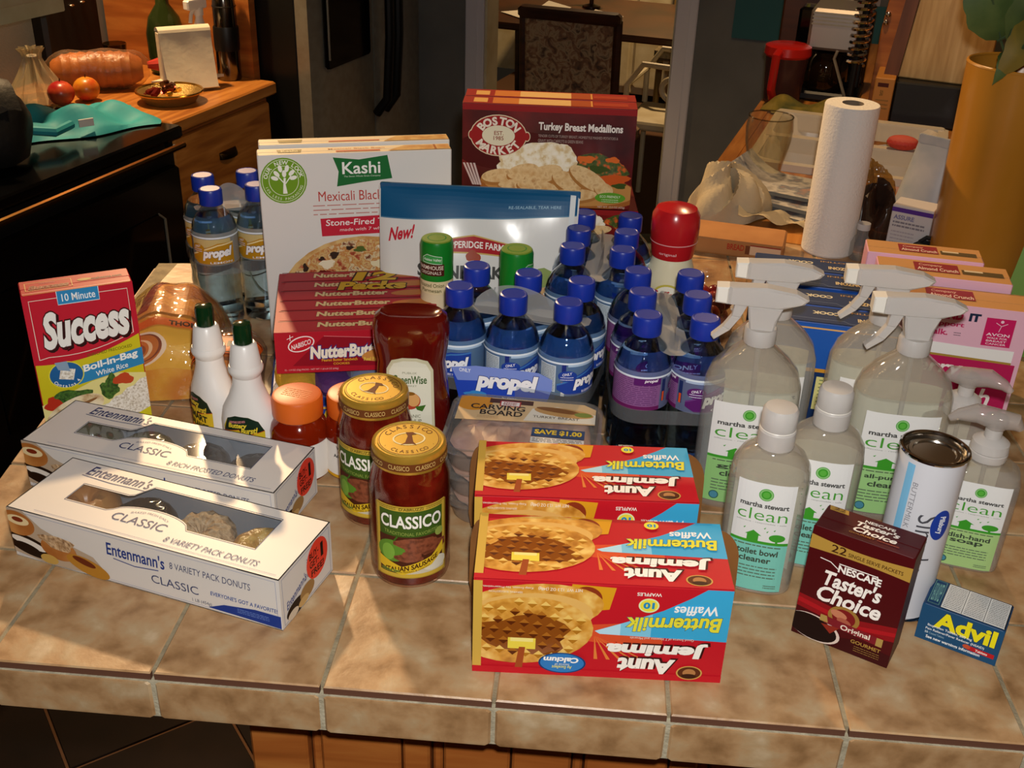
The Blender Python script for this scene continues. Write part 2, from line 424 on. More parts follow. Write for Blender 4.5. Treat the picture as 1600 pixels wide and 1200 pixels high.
b = MB().box(RLEFT-.1, DFRONT-.1, 0, RRIGHT+.1, DFRONT, CEIL, CREAM); struct(hobj(b.build('wall_front')))
DL, DR, DTOP = -1.075, -.315, 2.1
b = MB(); b.box(RLEFT, DBACK, 0, DL, DBACK+.12, CEIL, WALLM); b.box(DR, DBACK, 0, RRIGHT, DBACK+.12, CEIL, WALLM)
b.box(DL, DBACK, DTOP, DR, DBACK+.12, CEIL, WALLM); struct(hobj(b.build('wall_back')))
b = MB()
for x0, x1 in ((DL-.075, DL+.004), (DR-.004, DR+.075)):
    b.rbox(x0, DBACK-.018, 0, x1, DBACK, DTOP+.07, TRIM, .004); b.box(x0+.028, DBACK-.022, 0, x1-.028, DBACK-.017, DTOP+.05, TRIM)
b.rbox(DL-.075, DBACK-.018, DTOP, DR+.075, DBACK, DTOP+.075, TRIM, .004); struct(hobj(b.build('trim_1')))
b = MB(); b.box(DL, DBACK, 0, DL+.012, DBACK+.12, DTOP, CREAM); b.box(DR-.012, DBACK, 0, DR, DBACK+.12, DTOP, CREAM)
struct(hobj(b.build('trim_2')))
b = MB(); b.box(DR+.08, DBACK-.012, 0, RRIGHT, DBACK, .1, TRIM); b.box(-1.28, DBACK-.012, 0, DL-.08, DBACK, .1, TRIM); struct(hobj(b.build('baseboard_back')))
# dining room shell
b = MB().box(-2.6, 7.0, 0, 2.6, 7.1, CEIL, CREAM); struct(hobj(b.build('wall_dining_back')))
b = MB().box(-2.7, DBACK+.12, 0, -2.6, 7.0, CEIL, WALLM); struct(hobj(b.build('wall_dining_left')))
b = MB().box(2.0, DBACK+.12, 0, 2.1, 7.0, CEIL, WALLM); struct(hobj(b.build('wall_dining_right')))
# floor tiles: each a child of the floor, laid on the diagonal
FT = ramp_mat('floor_tile_glaze', [(.3, '#120a06'), (.5, '#1a0f09'), (.75, '#24160e')], 5, 5, .8, bump=.15, world=True, spec=.15)
tb = MB(); TS = .33; tb.slab([(.003, .003), (TS-.003, .003), (TS-.003, TS-.003), (.003, TS-.003)], -.011, 0, FT, .002)
proto = None; nt_ = 0
for i in range(-14, 24):
    for j in range(-14, 24):
        a = math.radians(38); x = (i*math.cos(a)-j*math.sin(a))*TS; y = (i*math.sin(a)+j*math.cos(a))*TS
        cx, cy = x+(.5*math.cos(a)-.5*math.sin(a))*TS, y+(.5*math.sin(a)+.5*math.cos(a))*TS
        r = math.cos(TH)*cx-math.sin(TH)*cy; d = math.sin(TH)*cx+math.cos(TH)*cy
        if -1.75 < r < .75 and -.5 < d < 3.25 and not (cx > .35 and -.1 < cy < 1.0):
            if proto is None: proto = tb.build('floor_tile'); o = proto
            else: o = proto.copy(); COL.objects.link(o)
            o.parent = floor; o.matrix_parent_inverse = Matrix.Rotation(TH, 4, 'Z'); o.location = (x, y, 0); o.rotation_euler = (0, 0, a)
            nt_ += 1
# ================================================================ the tiled bar
TILE = ramp_mat('counter_tile_glaze', [(.28, '#85623e'), (.42, '#a27c54'), (.52, '#b28d64'), (.62, '#b59872'), (.74, '#c6ae8c')], 30, 12, .36, bump=.25, dist=.15, world=True)
TSIDE = pm('tile_biscuit', '#5e3a28', .8)
P = .156
counter = thing('tiled_bar', 'long tan tiled bar counter carrying all the groceries', 'counter', 0, 0, 0)
def left_x(y): return -.262-.088*y
def back_y(x): return .925+.17*(x+.35)
BARR = 1.42
poly = [(left_x(-.002), -.002), (BARR, -.002), (BARR, 1.60), (.62, 1.30), (.545, back_y(.545)), (left_x(.93), .93)]
# mortar bed (convex pieces)
b = MB(); bed = [(left_x(0), 0.001), (BARR-.05, .001), (BARR-.05, 1.0), (.545, back_y(.545)), (left_x(.93)+.003, .93)]
b.slab(bed, -.05, -.0014, GROUT); b.slab([(.535, back_y(.545)-.002), (1.37, .9), (1.3, 1.02), (.60, 1.225)], -.05, -.0014, GROUT); b.build('mortar_bed', counter)
def bar_clip(q):
    q = clip(q, 1, .088, .262)                    # left edge
    q = clip(q, .17, -1, .925+.17*.35) if q else q  # back edge
    return q
def tile_at(poly, name='tile', z0=-.0085, z1=0.0):
    cx = sum(p[0] for p in poly)/len(poly); cy = sum(p[1] for p in poly)/len(poly)
    b = MB(); b.slab([(x-cx, y-cy) for x, y in poly], z0, z1, TILE, .0014, 0, TSIDE)
    o = b.build(name, counter); o.location = (cx, cy, random.uniform(-.0003, .0003)); return o
g = .0018
full = None
for j in range(0, 9):
    for i in range(-2, 9):
        x0, x1, y0, y1 = i*P+g, (i+1)*P-g, j*P+g, (j+1)*P-g
        if j == 0: y0 = -.004
        q0 = [(x0, y0), (x1, y0), (x1, y1), (x0, y1)]
        q = bar_clip(q0) if x1 < .56 else clip(clip(q0, 1, -.30, -.18), -.2756, -.9613, 1.352)
        if len(q) < 3 or x0 > 1.36: continue
        A = abs(sum(q[k][0]*q[(k+1) % len(q)][1]-q[(k+1) % len(q)][0]*q[k][1] for k in range(len(q))))/2
        if A < .0006: continue
        if j and len(q) == 4 and A > .0231:
            if full is None: full = tile_at(q)
            else:
                o = full.copy(); COL.objects.link(o); o.location = ((x0+x1)/2, (y0+y1)/2, random.uniform(-.0003, .0003))
        else: tile_at(q)
# front edge tiles and the grout between
for i in range(-2, 9):
    x0, x1 = max(i*P+g, left_x(0)-.004), (i+1)*P-g
    if x1-x0 < .02: continue
    b = MB(); b.rbox(-(x1-x0)/2, -.004, -.0215, (x1-x0)/2, .004, .0215, TILE, .0022)
    o = b.build('edge_tile', counter); o.location = ((x0+x1)/2, -.0035+random.uniform(-.0005, .0005), -.031)
b = MB(); b.box(left_x(0), -.0058, -.052, BARR-.05, .004, -.009, pm('pale_grout', '#b6ad94', .9, var=('#9c927a', 80, 4), bump=(300, .3))); b.build('edge_grout', counter)
for k in range(6):     # left edge tiles
    y0, y1 = k*P+.002, (k+1)*P-.002
    b = MB(); b.rbox(-.004, y0, -.0525, .004, y1, -.0095, TILE, .002); o = b.build('edge_tile', counter); o.location = (left_x(0)-.001, 0, 0); o.rotation_euler = (0, 0, math.atan(.088))
# cabinet below the bar, vertical boards
cab = thing('bar_cabinet', 'honey wood cabinet base with vertical boards under the tiled bar', 'cabinet', 0, 0, -ZC)
b = MB(); b.box(.06, .085, .0, 1.3, .85, ZC-.055, DARKWOOD); b.build('carcass', cab)
x = .055; k = 0
pb = None
while x < 1.25:
    wd = [.062, .012, .085, .03, .012, .07][k % 6]; k += 1; dp = .016 if wd > .025 else .006
    b = MB(); b.rbox(x+.0012, .085-dp, 0, x+wd-.0012, .087, ZC-.057, WOOD, .0025); b.build('board', cab); x += wd
# ================================================================ left run: range, counter, fridge
t = hthing('kitchen_range', 'black glossy kitchen range with oven window beside the wood drawers', 'range', 0, 0, 0)
ZL = .92
b = MB(); b.box(-2.05, 1.02, .08, -1.42, 1.955, ZL-.03, BLACKM); b.build('oven_body', t)
b = MB(); b.rbox(-2.05, 1.0, ZL-.035, -1.385, 1.965, ZL, BLACK, .006); b.build('cooktop', t)
b = MB(); b.rbox(-1.42, 1.04, .2, -1.39, 1.94, ZL-.11, BLACK, .008)
dr = b.build('oven_door', t)
b = MB(); b.rbox(-1.392, 1.15, .34, -1.386, 1.83, ZL-.22, pm('oven_glass', '#020202', .05), .002); b.build('oven_window', dr)
b = MB(); b.tube([(-1.388, 1.815, .36), (-1.386, 1.838, .37), (-1.386, 1.838, ZL-.24), (-1.388, 1.815, ZL-.22)], .004, STEEL); b.build('window_rim', dr)
b = MB(); b.tube([(-1.362, 1.05, ZL-.045), (-1.362, 1.93, ZL-.045)], .009, pm('rail_brass', '#8a6a3a', .22, 1.0)); b.tube([(-1.362, 1.9, ZL-.045), (-1.40, 1.9, ZL-.045)], .007, BLACKM)
b.build('rail', t)
b = MB(); b.box(-2.08, 1.0, ZL, -2.02, 1.96, ZL+.18, BLACK); b.build('control_panel', t)
b = MB()
for yy, zz in ((1.86, .33),): b.box(-1.3885, yy-.62, zz+.12, -1.3875, yy-.59, zz+.13, STEEL)
b.build('badge', t)
t = hthing('drawer_cabinet', 'honey wood drawer cabinet with cup pull next to the black range', 'cabinet', 0, 0, 0)
b = MB(); b.box(-2.08, 1.97, .08, -1.46, 2.52, ZL-.04, WOOD); b.build('carcass', t)
for z0, z1 in ((.65, .86), (.42, .635), (.1, .405)):
    b = MB(); b.rbox(-1.46, 1.985, z0, -1.438, 2.505, z1, WOODH, .006); d_ = b.build('drawer', t)
    b = MB()
    def cup(u, v): a = math.pi*u; c = math.pi/2*v; return (-1.438+.022*math.sin(c)*math.sin(a), 2.245-.045*math.cos(a), (z0+z1)/2+.012-.022*(1-math.cos(c)))
    b.grid(cup, 12, 6, pm('dark_bronze', '#3a2c1c', .35, 1.0)); b.build('cup_pull', d_)
b = MB(); b.rbox(-2.09, 1.968, ZL-.04, -1.425, 2.535, ZL, WOODH, .005)
t = hobj(b.build('butcher_counter')); tag(t, 'honey wood countertop with napkin holder and thermos by the fridge', 'countertop')
b = MB(); b.box(-2.09, 2.545, 0, -1.515, 2.57, 2.1, WOOD); b.box(-1.53, 2.54, 0, -1.512, 2.575, 2.1, WOOD)
t = hobj(b.build('wood_end_panel')); tag(t, 'tall honey wood end panel between counter and fridge', 'panel')
# upper hood edge
t = hthing('range_hood', 'cream range hood edge above the black range', 'hood', 0, 0, 0)
b = MB(); b.rbox(-2.08, 1.1, 1.215, -1.72, 1.94, 1.34, CREAM, .006); b.build('hood_shell', t)
b = MB(); b.rbox(-1.73, 1.1, 1.205, -1.718, 1.945, 1.245, CREAM, .003); b.build('hood_lip', t)
# fridge
t = hthing('refrigerator', 'stainless side by side refrigerator with black handles and dispenser', 'refrigerator', 0, 0, 0)
b = MB(); b.rbox(-2.05, 2.585, .03, -1.37, 3.43, 1.76, BLACKM, .006); b.build('cabinet_shell', t)
ds = MB()
for d0, d1 in ((2.585, 3.035), (3.045, 3.43)):
    b = MB()
    def fdoor(u, v, d0=d0, d1=d1): s_ = math.sin(math.pi*u); return (-1.325+.03*s_**.6, d0+(d1-d0)*u, .08+1.67*v)
    b.grid(fdoor, 14, 1, STEEL); b.box(-1.37, d0, .08, -1.325, d1, 1.75, STEEL); o = b.build('door', t)
    hd = 3.005 if d0 < 3 else 3.078
    h = MB(); h.tube([(-1.30, hd, .72), (-1.255, hd, .78), (-1.24, hd, 1.0), (-1.24, hd, 1.55), (-1.30, hd, 1.66)], .017, BLACKM, 10); h.build('door_handle', o)
    if d0 < 3:
        h = MB(); h.rbox(-1.305, 2.64, .95, -1.288, 2.955, 1.45, BLACK, .008); h.build('dispenser', o)
        h = MB(); h.tube([(-1.286, 2.65, .98), (-1.286, 2.65, 1.43)], .004, STEEL); h.build('dispenser_rim', o)
# light switch and posters
t = hthing('light_switch', 'white light switch plate on the grey wall by the fridge', 'switch', -1.2, DBACK-.006, 1.28)
b = MB(); b.rbox(-.04, -.004, 0, .04, .004, .12, WHITEP, .002); b.build('plate', t); b = MB(); b.rbox(-.008, -.012, .05, .008, -.004, .075, WHITEP, .002); b.build('toggle', t)
t = hthing('wall_poster', 'white paper poster pinned on the grey wall above a teal card', 'poster', .14, DBACK-.004, 1.165)
b = MB(); b.box(-.24, -.003, 0, .24, 0, .5, pm('poster_paper', '#a89c98', .7)); b.build('sheet', t)
b = MB(); b.box(-.17, -.004, .03, -.164, -.003, .05, GOLDM); b.build('pin', t)
t = hthing('teal_folder', 'teal card folder hung low on the grey wall', 'folder', .14, DBACK-.006, 1.025)
b = MB(); b.box(-.25, -.003, 0, .3, 0, .15, pm('teal_card', '#2c5d5e', .7)); b.build('card', t)
b = MB(); b.box(.02, -.006, .075, .2, -.003, .1, pm('yellow_card', '#8a7a34', .7)); b.box(-.02, -.0065, .1, .2, -.0035, .115, pm('navy_card', '#1e2c55', .7)); b.build('pocket_cards', t)
# ================================================================ dining room beyond the door
TAPESTRY = ramp_mat('tapestry', [(.3, '#4a382c'), (.45, '#8a6448'), (.55, '#b09470'), (.7, '#5c4636')], 26, 4, .85, dist=1.2)
BROCADE = ramp_mat('brocade', [(.3, '#6a5a3e'), (.5, '#8f7f5c'), (.7, '#5a4630')], 30, 4, .8, dist=1.0)
def dining_chair(label, r, d, rz, cloth, frame, gr):
    t = hthing('dining_chair', label, 'chair', r, d, 0, rz, gr)
    for sx in (-1, 1):
        b = MB(); b.tube([(sx*.19, -.19, 0), (sx*.185, -.185, .42)], [.016, .022], frame); b.build('leg', t)
        b = MB(); b.tube([(sx*.2, .22, 0), (sx*.195, .19, .45), (sx*.2, .23, 1.0)], [.016, .022, .018], frame); b.build('leg', t)
    b = MB(); b.rbox(-.22, -.22, .41, .22, .21, .48, cloth, .015); b.build('seat', t)
    b = MB(); b.rbox(-.185, -.012, .0, .185, .025, .46, cloth, .01); o = b.build('backrest', t); o.location = (0, .195, .53); o.rotation_euler = (-.09, 0, 0)
    b = MB(); b.rbox(-.215, -.015, .455, .215, .03, .5, frame, .01); q = b.build('back_rail', t); q.location = (0, .195, .53); q.rotation_euler = (-.09, 0, 0)
    return t
dining_chair('dark tapestry dining chair seen through the doorway, nearest the kitchen', -.80, 3.97, math.pi, TAPESTRY, DARKWOOD, 'dining chairs')
dining_chair('cream brocade dining chair on far side of the dark table', -.72, 6.1, 0, BROCADE, pm('gilt_frame', '#9a7a40', .4), 'dining chairs')
t = hthing('dining_table', 'dark wood dining table with papers seen through the doorway', 'table', -.95, 5.25, 0)
b = MB(); b.rbox(-.85, -.5, .72, .85, .5, .755, DARKWOOD, .008); b.build('tabletop', t)
for sx in (-1, 1):
    for sy in (-1, 1): b = MB(); b.tube([(sx*.75, sy*.42, 0), (sx*.75, sy*.42, .72)], [.025, .045], DARKWOOD); b.build('leg', t)
PAPER = pm('paper_white', '#c9c2b4', .7)
for lab, r, d, s in (('loose pale sheet of paper on left of dining table', -1.4, 5.05, .9), ('fanned papers beside the tapestry chair on dining table', -1.08, 4.92, 1.0), ('cream papers at right end of dining table', -.36, 5.5, .9)):
    t = hthing('paper_sheet', lab, 'paper', r, d, .756, s)
    b = MB()
    def pf(u, v): return ((u-.5)*.3, (v-.5)*.22, .004+.03*max(0, u-.6)**2*8)
    b.grid(pf, 8, 4, PAPER); b.build('top_sheet', t); b = MB(); b.box(-.13, -.12, 0, .14, .11, .003, PAPER); b.build('under_sheet', t)
t = hthing('table_lamp', 'small white shaded object standing on the dining table', 'lamp', -1.2, 5.4, .756)
b = MB(); b.lathe([(.05, 0), (.05, .01), (.012, .02), (.012, .12)], DARKWOOD, 14); b.build('base', t); b = MB(); b.lathe([(.09, .1), (.05, .24)], PAPER, 18, cap=(False, False)); b.build('shade', t)
t = hthing('silver_tray', 'oval silver tray on dining table near the scroll chair', 'tray', -.42, 5.0, .756)
b = MB(); b.lathe([(.16, 0), (.2, .012), (.21, .022), (.2, .02), (.155, .008)], CHROME, 24, sx=1, sy=.7); b.build('dish', t); b = MB(); b.torus((0, 0, .022), .2, .006, CHROME, 24, 6); o = b.build('rim', t); o.scale = (1, .7, 1)
# cream hutch
t = hthing('cream_hutch', 'cream painted sideboard with drawers at the back of dining room', 'sideboard', -.75, 6.72, 0)
b = MB(); b.rbox(-.95, -.24, .05, .95, .25, .92, CREAM, .01); b.rbox(-1.0, -.28, .92, 1.0, .26, .96, CREAM, .008); b.build('case', t)
for k in range(4):
    for z0, z1 in ((.62, .88), (.1, .58)):
        x0 = -.92+k*.465; b = MB(); b.rbox(x0, -.26, z0, x0+.44, -.238, z1, CREAM, .012); o = b.build('drawer', t)
        h = MB(); h.ball((x0+.22, -.272, (z0+z1)/2), .014, GOLDM, 8, 5); h.build('knob', o)
# scroll bench
t = hthing('scroll_chair', 'cream painted metal chair with scrolled arm by the door casing', 'chair', -.50, 4.5, 0, math.pi/2)
b = MB(); b.rbox(-.2, -.2, .42, .2, .2, .46, CREAM, .01); b.build('seat', t)
for sx in (-1, 1):
    for sy in (-1, 1): b = MB(); b.tube([(sx*.18, sy*.18, 0), (sx*.18, sy*.18, .43)], .013, CREAM); b.build('leg', t)
    b = MB(); pts = [(sx*.19, .19, .46), (sx*.19, .19, .62), (sx*.19, .12, .72)]
    for k in range(26):
        a = math.pi/2+k*.32; R = .085*(1-k/32); pts.append((sx*.19, -.02+R*math.cos(a)*1.0, .63+R*math.sin(a)))
    b.tube(pts, .014, CREAM); b.build('arm_scroll', t)
b = MB(); b.tube([(-.19, .19, .62), (.19, .19, .62)], .012, CREAM); b.build('back_bar', t)
b = MB(); b.lathe([(.30, 0), (.31, .006), (.0, .012)], pm('grey_rug', '#6f7468', .95, var=('#858a7a', 40, 3)), 30)
t = hobj(b.build('round_mat')); x, y = hw(-.42, 3.95); t.location = (x, y, -.012); tag(t, 'pale grey round mat on floor inside the dining room', 'mat')
# ================================================================ things on the left counter and range
ZT = ZL
t = hthing('napkin_holder', 'white paper napkins folded over a stand on wood counter', 'napkin holder', -1.62, 2.33, ZT, math.radians(52))
NAP = pm('napkin_white', '#ddd2bb', .8, bump=(60, .2))
b = MB()
def nf(u, v): return ((u-.5)*.155*(1+.05*v), -.02-.045*(1-v)**1.5+.008*math.sin(u*9+v*5)*(1-v)*v, .012+.165*v)
b.grid(nf, 10, 10, NAP)
def nf3(u, v): a = math.pi*v; return ((u-.5)*.163, -.02+.022*(1-math.cos(a)), .177+.016*math.sin(a))
b.grid(nf3, 6, 6, NAP); b.build('front_napkin', t)
b = MB(); b.rbox(-.08, -.012, .01, .08, .028, .178, NAP, .004); b.build('napkin_stack', t)
b = MB(); b.slab([(-.115, -.02), (.0, -.05), (.12, -.01), (.0, .05)], .012, .02, NAP); o = b.build('corner_napkin', t); o.location = (0, .02, .012)
b = MB(); b.rbox(-.09, -.045, 0, .09, .05, .01, CHROME, .003); b.build('stand', t)
t = hthing('thermos', 'steel vacuum flask with black grip by the wood end panel', 'thermos', -1.575, 2.495, ZT)
b = MB(); b.lathe([(.036, 0), (.038, .004), (.038, .095)], pm('dark_steel', '#6e6a64', .18, 1.0), 20); b.build('body', t)
b = MB(); b.lathe([(.0395, .095), (.041, .11), (.041, .165), (.0395, .17)], BLACKM, 20); b.build('grip', t)
b = MB(); b.lathe([(.037, .17), (.037, .235), (.034, .26), (.024, .3), (.02, .33), (.008, .345)], MATS['dark_steel'], 20); b.build('cup_lid', t); b = MB(); b.torus((0, 0, .232), .037, .002, BLACKM, 20, 6); b.build('seam_ring', t)
t = hthing('spray_cleaner', 'white trigger spray bottle next to the steel thermos', 'spray bottle', -1.655, 2.47, ZT, math.radians(80))
b = MB(); b.lathe([(.036, 0), (.04, .01), (.04, .09), (.03, .14), (.014, .19), (.014, .21)], WHITEP, 18, 1, .7); b.build('bottle', t)
b = MB(); b.rbox(-.055, -.012, .22, .03, .012, .25, WHITEP, .004); b.lathe([(.016, .2), (.016, .225)], WHITEP, 12); b.build('trigger_head', t)
b = MB(); b.tube([(-.02, 0, .225), (-.034, 0, .205), (-.04, 0, .18)], .006, WHITEP); b.build('trigger', t)
b = MB(); b.lathe([(.0405, .02), (.0405, .085)], ramp_mat('cleaner_label', [(.45, '#2b4d8a'), (.5, '#3d6b30'), (.6, '#8a2f28')], 30, 1), 18, 1, .71, cap=(False, False)); b.build('label', t)
t = hthing('candy_basket', 'small gilt wire basket of wrapped chocolates in front of the napkins', 'basket', -1.57, 2.165, ZT)
b = MB(); b.lathe([(.075, .002), (.095, .03), (.1, .034), (.093, .032), (.072, .006)], pm('gilt_weave', '#c0a060', .35, .8, bump=(300, .6)), 24); b.build('bowl', t); b = MB(); b.torus((0, 0, .034), .098, .004, GOLDM, 28, 6); b.build('rim', t)
R_ = random.Random(3)
for k in range(9):
    a = R_.uniform(0, 6.28); rr = R_.uniform(0, .06); x, y = hw(-1.57+rr*math.cos(a), 2.165+rr*math.sin(a))
    b = MB(); mt = (GOLDM, pm('red_foil', '#7a1a14', .3, .7), pm('brown_foil', '#5a2c14', .3, .6))[k % 3]
    b.rbox(-.018, -.009, -.007, .018, .009, .007, mt, .003); b.box(-.025, -.006, -.001, -.018, .006, .001, mt); b.box(.018, -.006, -.001, .025, .006, .001, mt)
    o = b.build('wrapped_chocolate'); o.location = (x, y, ZL+.028+.008*(k % 3)); o.rotation_euler = (R_.uniform(-.5, .5), R_.uniform(-.5, .5), a)
    tag(o, 'foil wrapped chocolate heaped in the gilt basket', 'chocolate', 'chocolates in the basket')
t = hthing('bread_loaf', 'brown sliced bread loaf in a clear bag on left counter', 'bread', -1.85, 2.19, ZT, math.radians(38))
CRUST = ramp_mat('bread_crust', [(.3, '#8a4a1c'), (.6, '#b0682c'), (.8, '#c88a48')], 14, 4, .5, bump=.2)
b = MB()
def loaf(u, v): a = 2*math.pi*u; e = .055*(1-.5*abs(2*v-1)**5)*(1+.04*math.sin(v*60)); return ((v-.5)*.27, e*math.cos(a)*1.05, .06+e*(max(-.98, math.sin(a))))
b.grid(loaf, 20, 30, CRUST, True); b.build('loaf', t)
b = MB()
def lb(u, v): a = 2*math.pi*u; e = .062*(1-.6*abs(2*v-1)**6)*(1+.05*math.sin(v*17+a*3)); return ((v-.5)*.31, e*math.cos(a), .06+e*(max(-.95, math.sin(a))))
b.grid(lb, 18, 16, film('bag_film_amber', '#faf0dc', .25, .35, .06, '#d8b080', bump=(40, .6), base=.02), True); b.build('bag', t)
b = MB(); b.lathe([(.01, .15), (.02, .18), (.024, .2)], pm('red_clip', '#b02a1c', .4), 10, xf=Matrix.Rotation(math.pi/2, 4, 'Y')); o = b.build('bag_clip', t); o.location = (0, 0, .07)
for lab, r, d, cr, c2 in (('red apple in front of the gathered produce bag', -1.82, 1.985, '#a01c1c', '#c8582a'), ('yellow and orange mango like fruit beside the red apple', -1.79, 2.06, '#d08a20', '#c03a20')):
    t = hthing('fruit', lab, 'fruit', r, d, ZT)
    b = MB(); b.ball((0, 0, .036), (.039, .039, .036), pm('fruit_'+cr[1:], cr, .3, var=(c2, 20, 3)), 18, 10, fn=lambda a, c: 1-.12*max(0, abs(math.sin(c))-.8)); b.build('flesh', t)
    b = MB(); b.tube([(0, 0, .066), (.003, 0, .08)], .0018, DARKWOOD, 5); b.build('stem', t)
t = hthing('produce_bag', 'gathered clear produce bag twisted upright behind the apples', 'bag', -1.93, 2.01, ZT)
b = MB()
def pbf(u, v): a = 2*math.pi*u; e = (.075*(1-v)**1.3+.012+.02*max(0, v-.85)*6)*(1+.3*math.sin(a*9+v*3)*(.3+v)); return (e*math.cos(a), e*math.sin(a), .002+.15*v)
b.grid(pbf, 42, 10, film('bag_film_clear', '#f0e6d0', .45, .25, .45, '#c8b890'), True); b.build('bag_sides', t)
b = MB(); b.torus((0, 0, .128), .014, .003, WHITEP, 12, 6); b.build('tie', t)
t = hthing('cloth_bag', 'crumpled teal cloth bag lying across the black range top', 'bag', -1.64, 1.81, ZT, math.radians(60))
TEAL = pm('teal_cloth', '#1d8a96', .6, var=('#2aa0aa', 9, 3))
b = MB()
def tb_(u, v):
    x = (u-.5)*.42; y = (v-.5)*.24; e = (1-abs(2*u-1)**4)*(1-abs(2*v-1)**4)
    return (x+.02*math.sin(v*7), y+.015*math.sin(u*9), .004+e*(.035+.02*math.sin(u*13+v*4)+.016*math.sin(v*11-u*5)))
b.grid(tb_, 30, 20, TEAL); b.build('bag_body', t)
b = MB(); b.tube([(-.14, -.1, .035), (-.17, -.14, .05), (-.1, -.17, .04), (-.04, -.12, .04)], [.012]*4, TEAL, 8); b.build('strap', t)
b = MB(); b.box(-.02, -.125, .03, .02, -.12, .05, WHITEP); b.build('tag', t)
t = hthing('black_bag', 'large black bag standing on front of the range', 'bag', -1.60, 1.42, ZT, math.radians(60))
b = MB(); b.ball((0, 0, .085), (.15, .105, .125), pm('black_nylon', '#070707', .6, bump=(70, .3)), 30, 16, fn=lambda a, c: (1+.05*math.sin(3*a+4*c)+.04*math.sin(5*a-3*c))*(1 if c > -.6 else .8)); b.build('bag_body', t)
b = MB(); b.grid(lambda u, v: (.1*(u-.5)*2, -.03-.075*v, .205-.06*v*v+.01*math.sin(u*9)), 12, 6, MATS['black_nylon']); b.build('bag_flap', t)
b = MB(); b.ball((.02, -.085, .17), .006, GOLDM, 8, 5); b.build('stud', t)
t = hthing('glass_jar', 'large dark green glass bottle behind the napkin holder', 'bottle', -1.80, 2.48, ZT)
b = MB(); b.lathe([(.05, 0), (.06, .01), (.062, .13), (.05, .18), (.022, .22), (.02, .26)], pm('green_glass', '#2c3a1c', .1, trans=.4, var=('#3a4a20', 10, 2)), 22); b.build('glass', t)
b = MB(); b.lathe([(.023, .26), (.023, .3)], pm('green_cap', '#0d4a2c', .3), 14); b.build('cap', t)
t = hthing('tumbler', 'clear drinking glass with pattern behind the bread loaf', 'glass', -1.93, 2.38, ZT)
b = MB(); b.lathe([(.03, 0), (.038, .1), (.0365, .1), (.029, .008)], film('tumbler_glass', '#b9b4a8', .5, .05), 20, cap=(True, False)); b.build('wall', t); b = MB(); b.torus((0, 0, .1), .0372, .0012, film('rim_glass', '#d0ccc0', .7, .03), 20, 6); b.build('rim', t)
t = hthing('dark_appliance', 'black countertop appliance with shiny knobs at back of left counter', 'appliance', -2.04, 2.33, ZT)
b = MB(); b.rbox(-.03, -.16, 0, .03, .1, .26, BLACKM, .012); b.build('housing', t)
for k in range(5): b = MB(); b.ball((.033, -.13+.05*k, .215+.004*k), (.004, .012, .004), CHROME, 8, 5); b.build('knob', t)
t = hthing('wall_outlet', 'white outlet cover on the wall behind the bread', 'outlet', RLEFT+.008, 1.98, 1.06, -math.pi/2)
b = MB(); b.rbox(-.04, -.006, 0, .04, .006, .12, pm('outlet_white', '#b8b6b0', .5), .002); b.build('plate', t); b = MB(); b.rbox(-.016, -.008, .065, .016, -.006, .095, WHITEP, .002); b.rbox(-.016, -.008, .025, .016, -.006, .055, WHITEP, .002); b.build('socket', t)
t = hthing('stove_timer', 'black round dial on the backsplash above range', 'dial', RLEFT+.03, 1.62, 1.0, -math.pi/2)
b = MB(); b.lathe([(.03, 0), (.03, .02), (.012, .024)], BLACK, 20, xf=Matrix.Rotation(math.pi/2, 4, 'X')); b.build('dial', t); b = MB(); b.lathe([(.045, -.004), (.045, 0)], STEEL, 20, xf=Matrix.Rotation(math.pi/2, 4, 'X')); b.build('bezel', t)
# ================================================================ sink counter on the right
sc_ = hthing('sink_counter', 'wood edged counter with white sink running to the back wall', 'counter', 0, 0, ZC)
b = MB(); b.box(.2, 1.36, -.05, .24, 3.4, -.002, WOODH); b.box(.24, 1.36, -.05, 1.33, 1.82, -.002, WOODH); b.box(.62, 1.82, -.05, 1.33, 2.26, -.002, WOODH); b.box(.24, 2.26, -.05, 1.33, 3.4, -.002, WOODH); b.build('deck', sc_)
b = MB(); b.rbox(.165, 1.36, -.05, .2, 3.4, .002, WOODH, .004); b.build('edge_strip', sc_)
b = MB(); b.box(.24, 1.4, -ZC, 1.3, 3.3, -.28, DARKWOOD); b.build('cabinet_base', sc_)
SINK = pm('sink_enamel', '#d9cdb8', .18)
t = hthing('white_sink', 'white enamel double sink with rounded rim behind the paper towels', 'sink', 0, 0, ZC)
b = MB()
def basin(x0, y0, x1, y1, dp):
    n = 24; v = []; cx, cy = (x0+x1)/2, (y0+y1)/2
    for k, (s_, z) in enumerate(((1.0, .012), (.97, .014), (.94, .004), (.9, -dp*.8), (.82, -dp))):
        for i in range(n):
            a = 2*math.pi*i/n; c, q = math.cos(a), math.sin(a)
            v.append((cx+(x1-x0)/2*s_*math.copysign(abs(c)**.35, c), cy+(y1-y0)/2*s_*math.copysign(abs(q)**.35, q), z))
    fs = [(j*n+i, j*n+(i+1) % n, (j+1)*n+(i+1) % n, (j+1)*n+i) for j in range(4) for i in range(n)]+[tuple(range(4*n, 5*n))]
    b.add(v, fs, SINK, True)
basin(.235, 1.815, .63, 2.035, .12); b.build('basin', t)
b = MB(); basin(.235, 2.03, .63, 2.27, .12); b.build('basin', t)
b = MB(); b.rbox(.225, 2.018, -.02, .64, 2.045, .016, SINK, .006); b.build('divider', t)
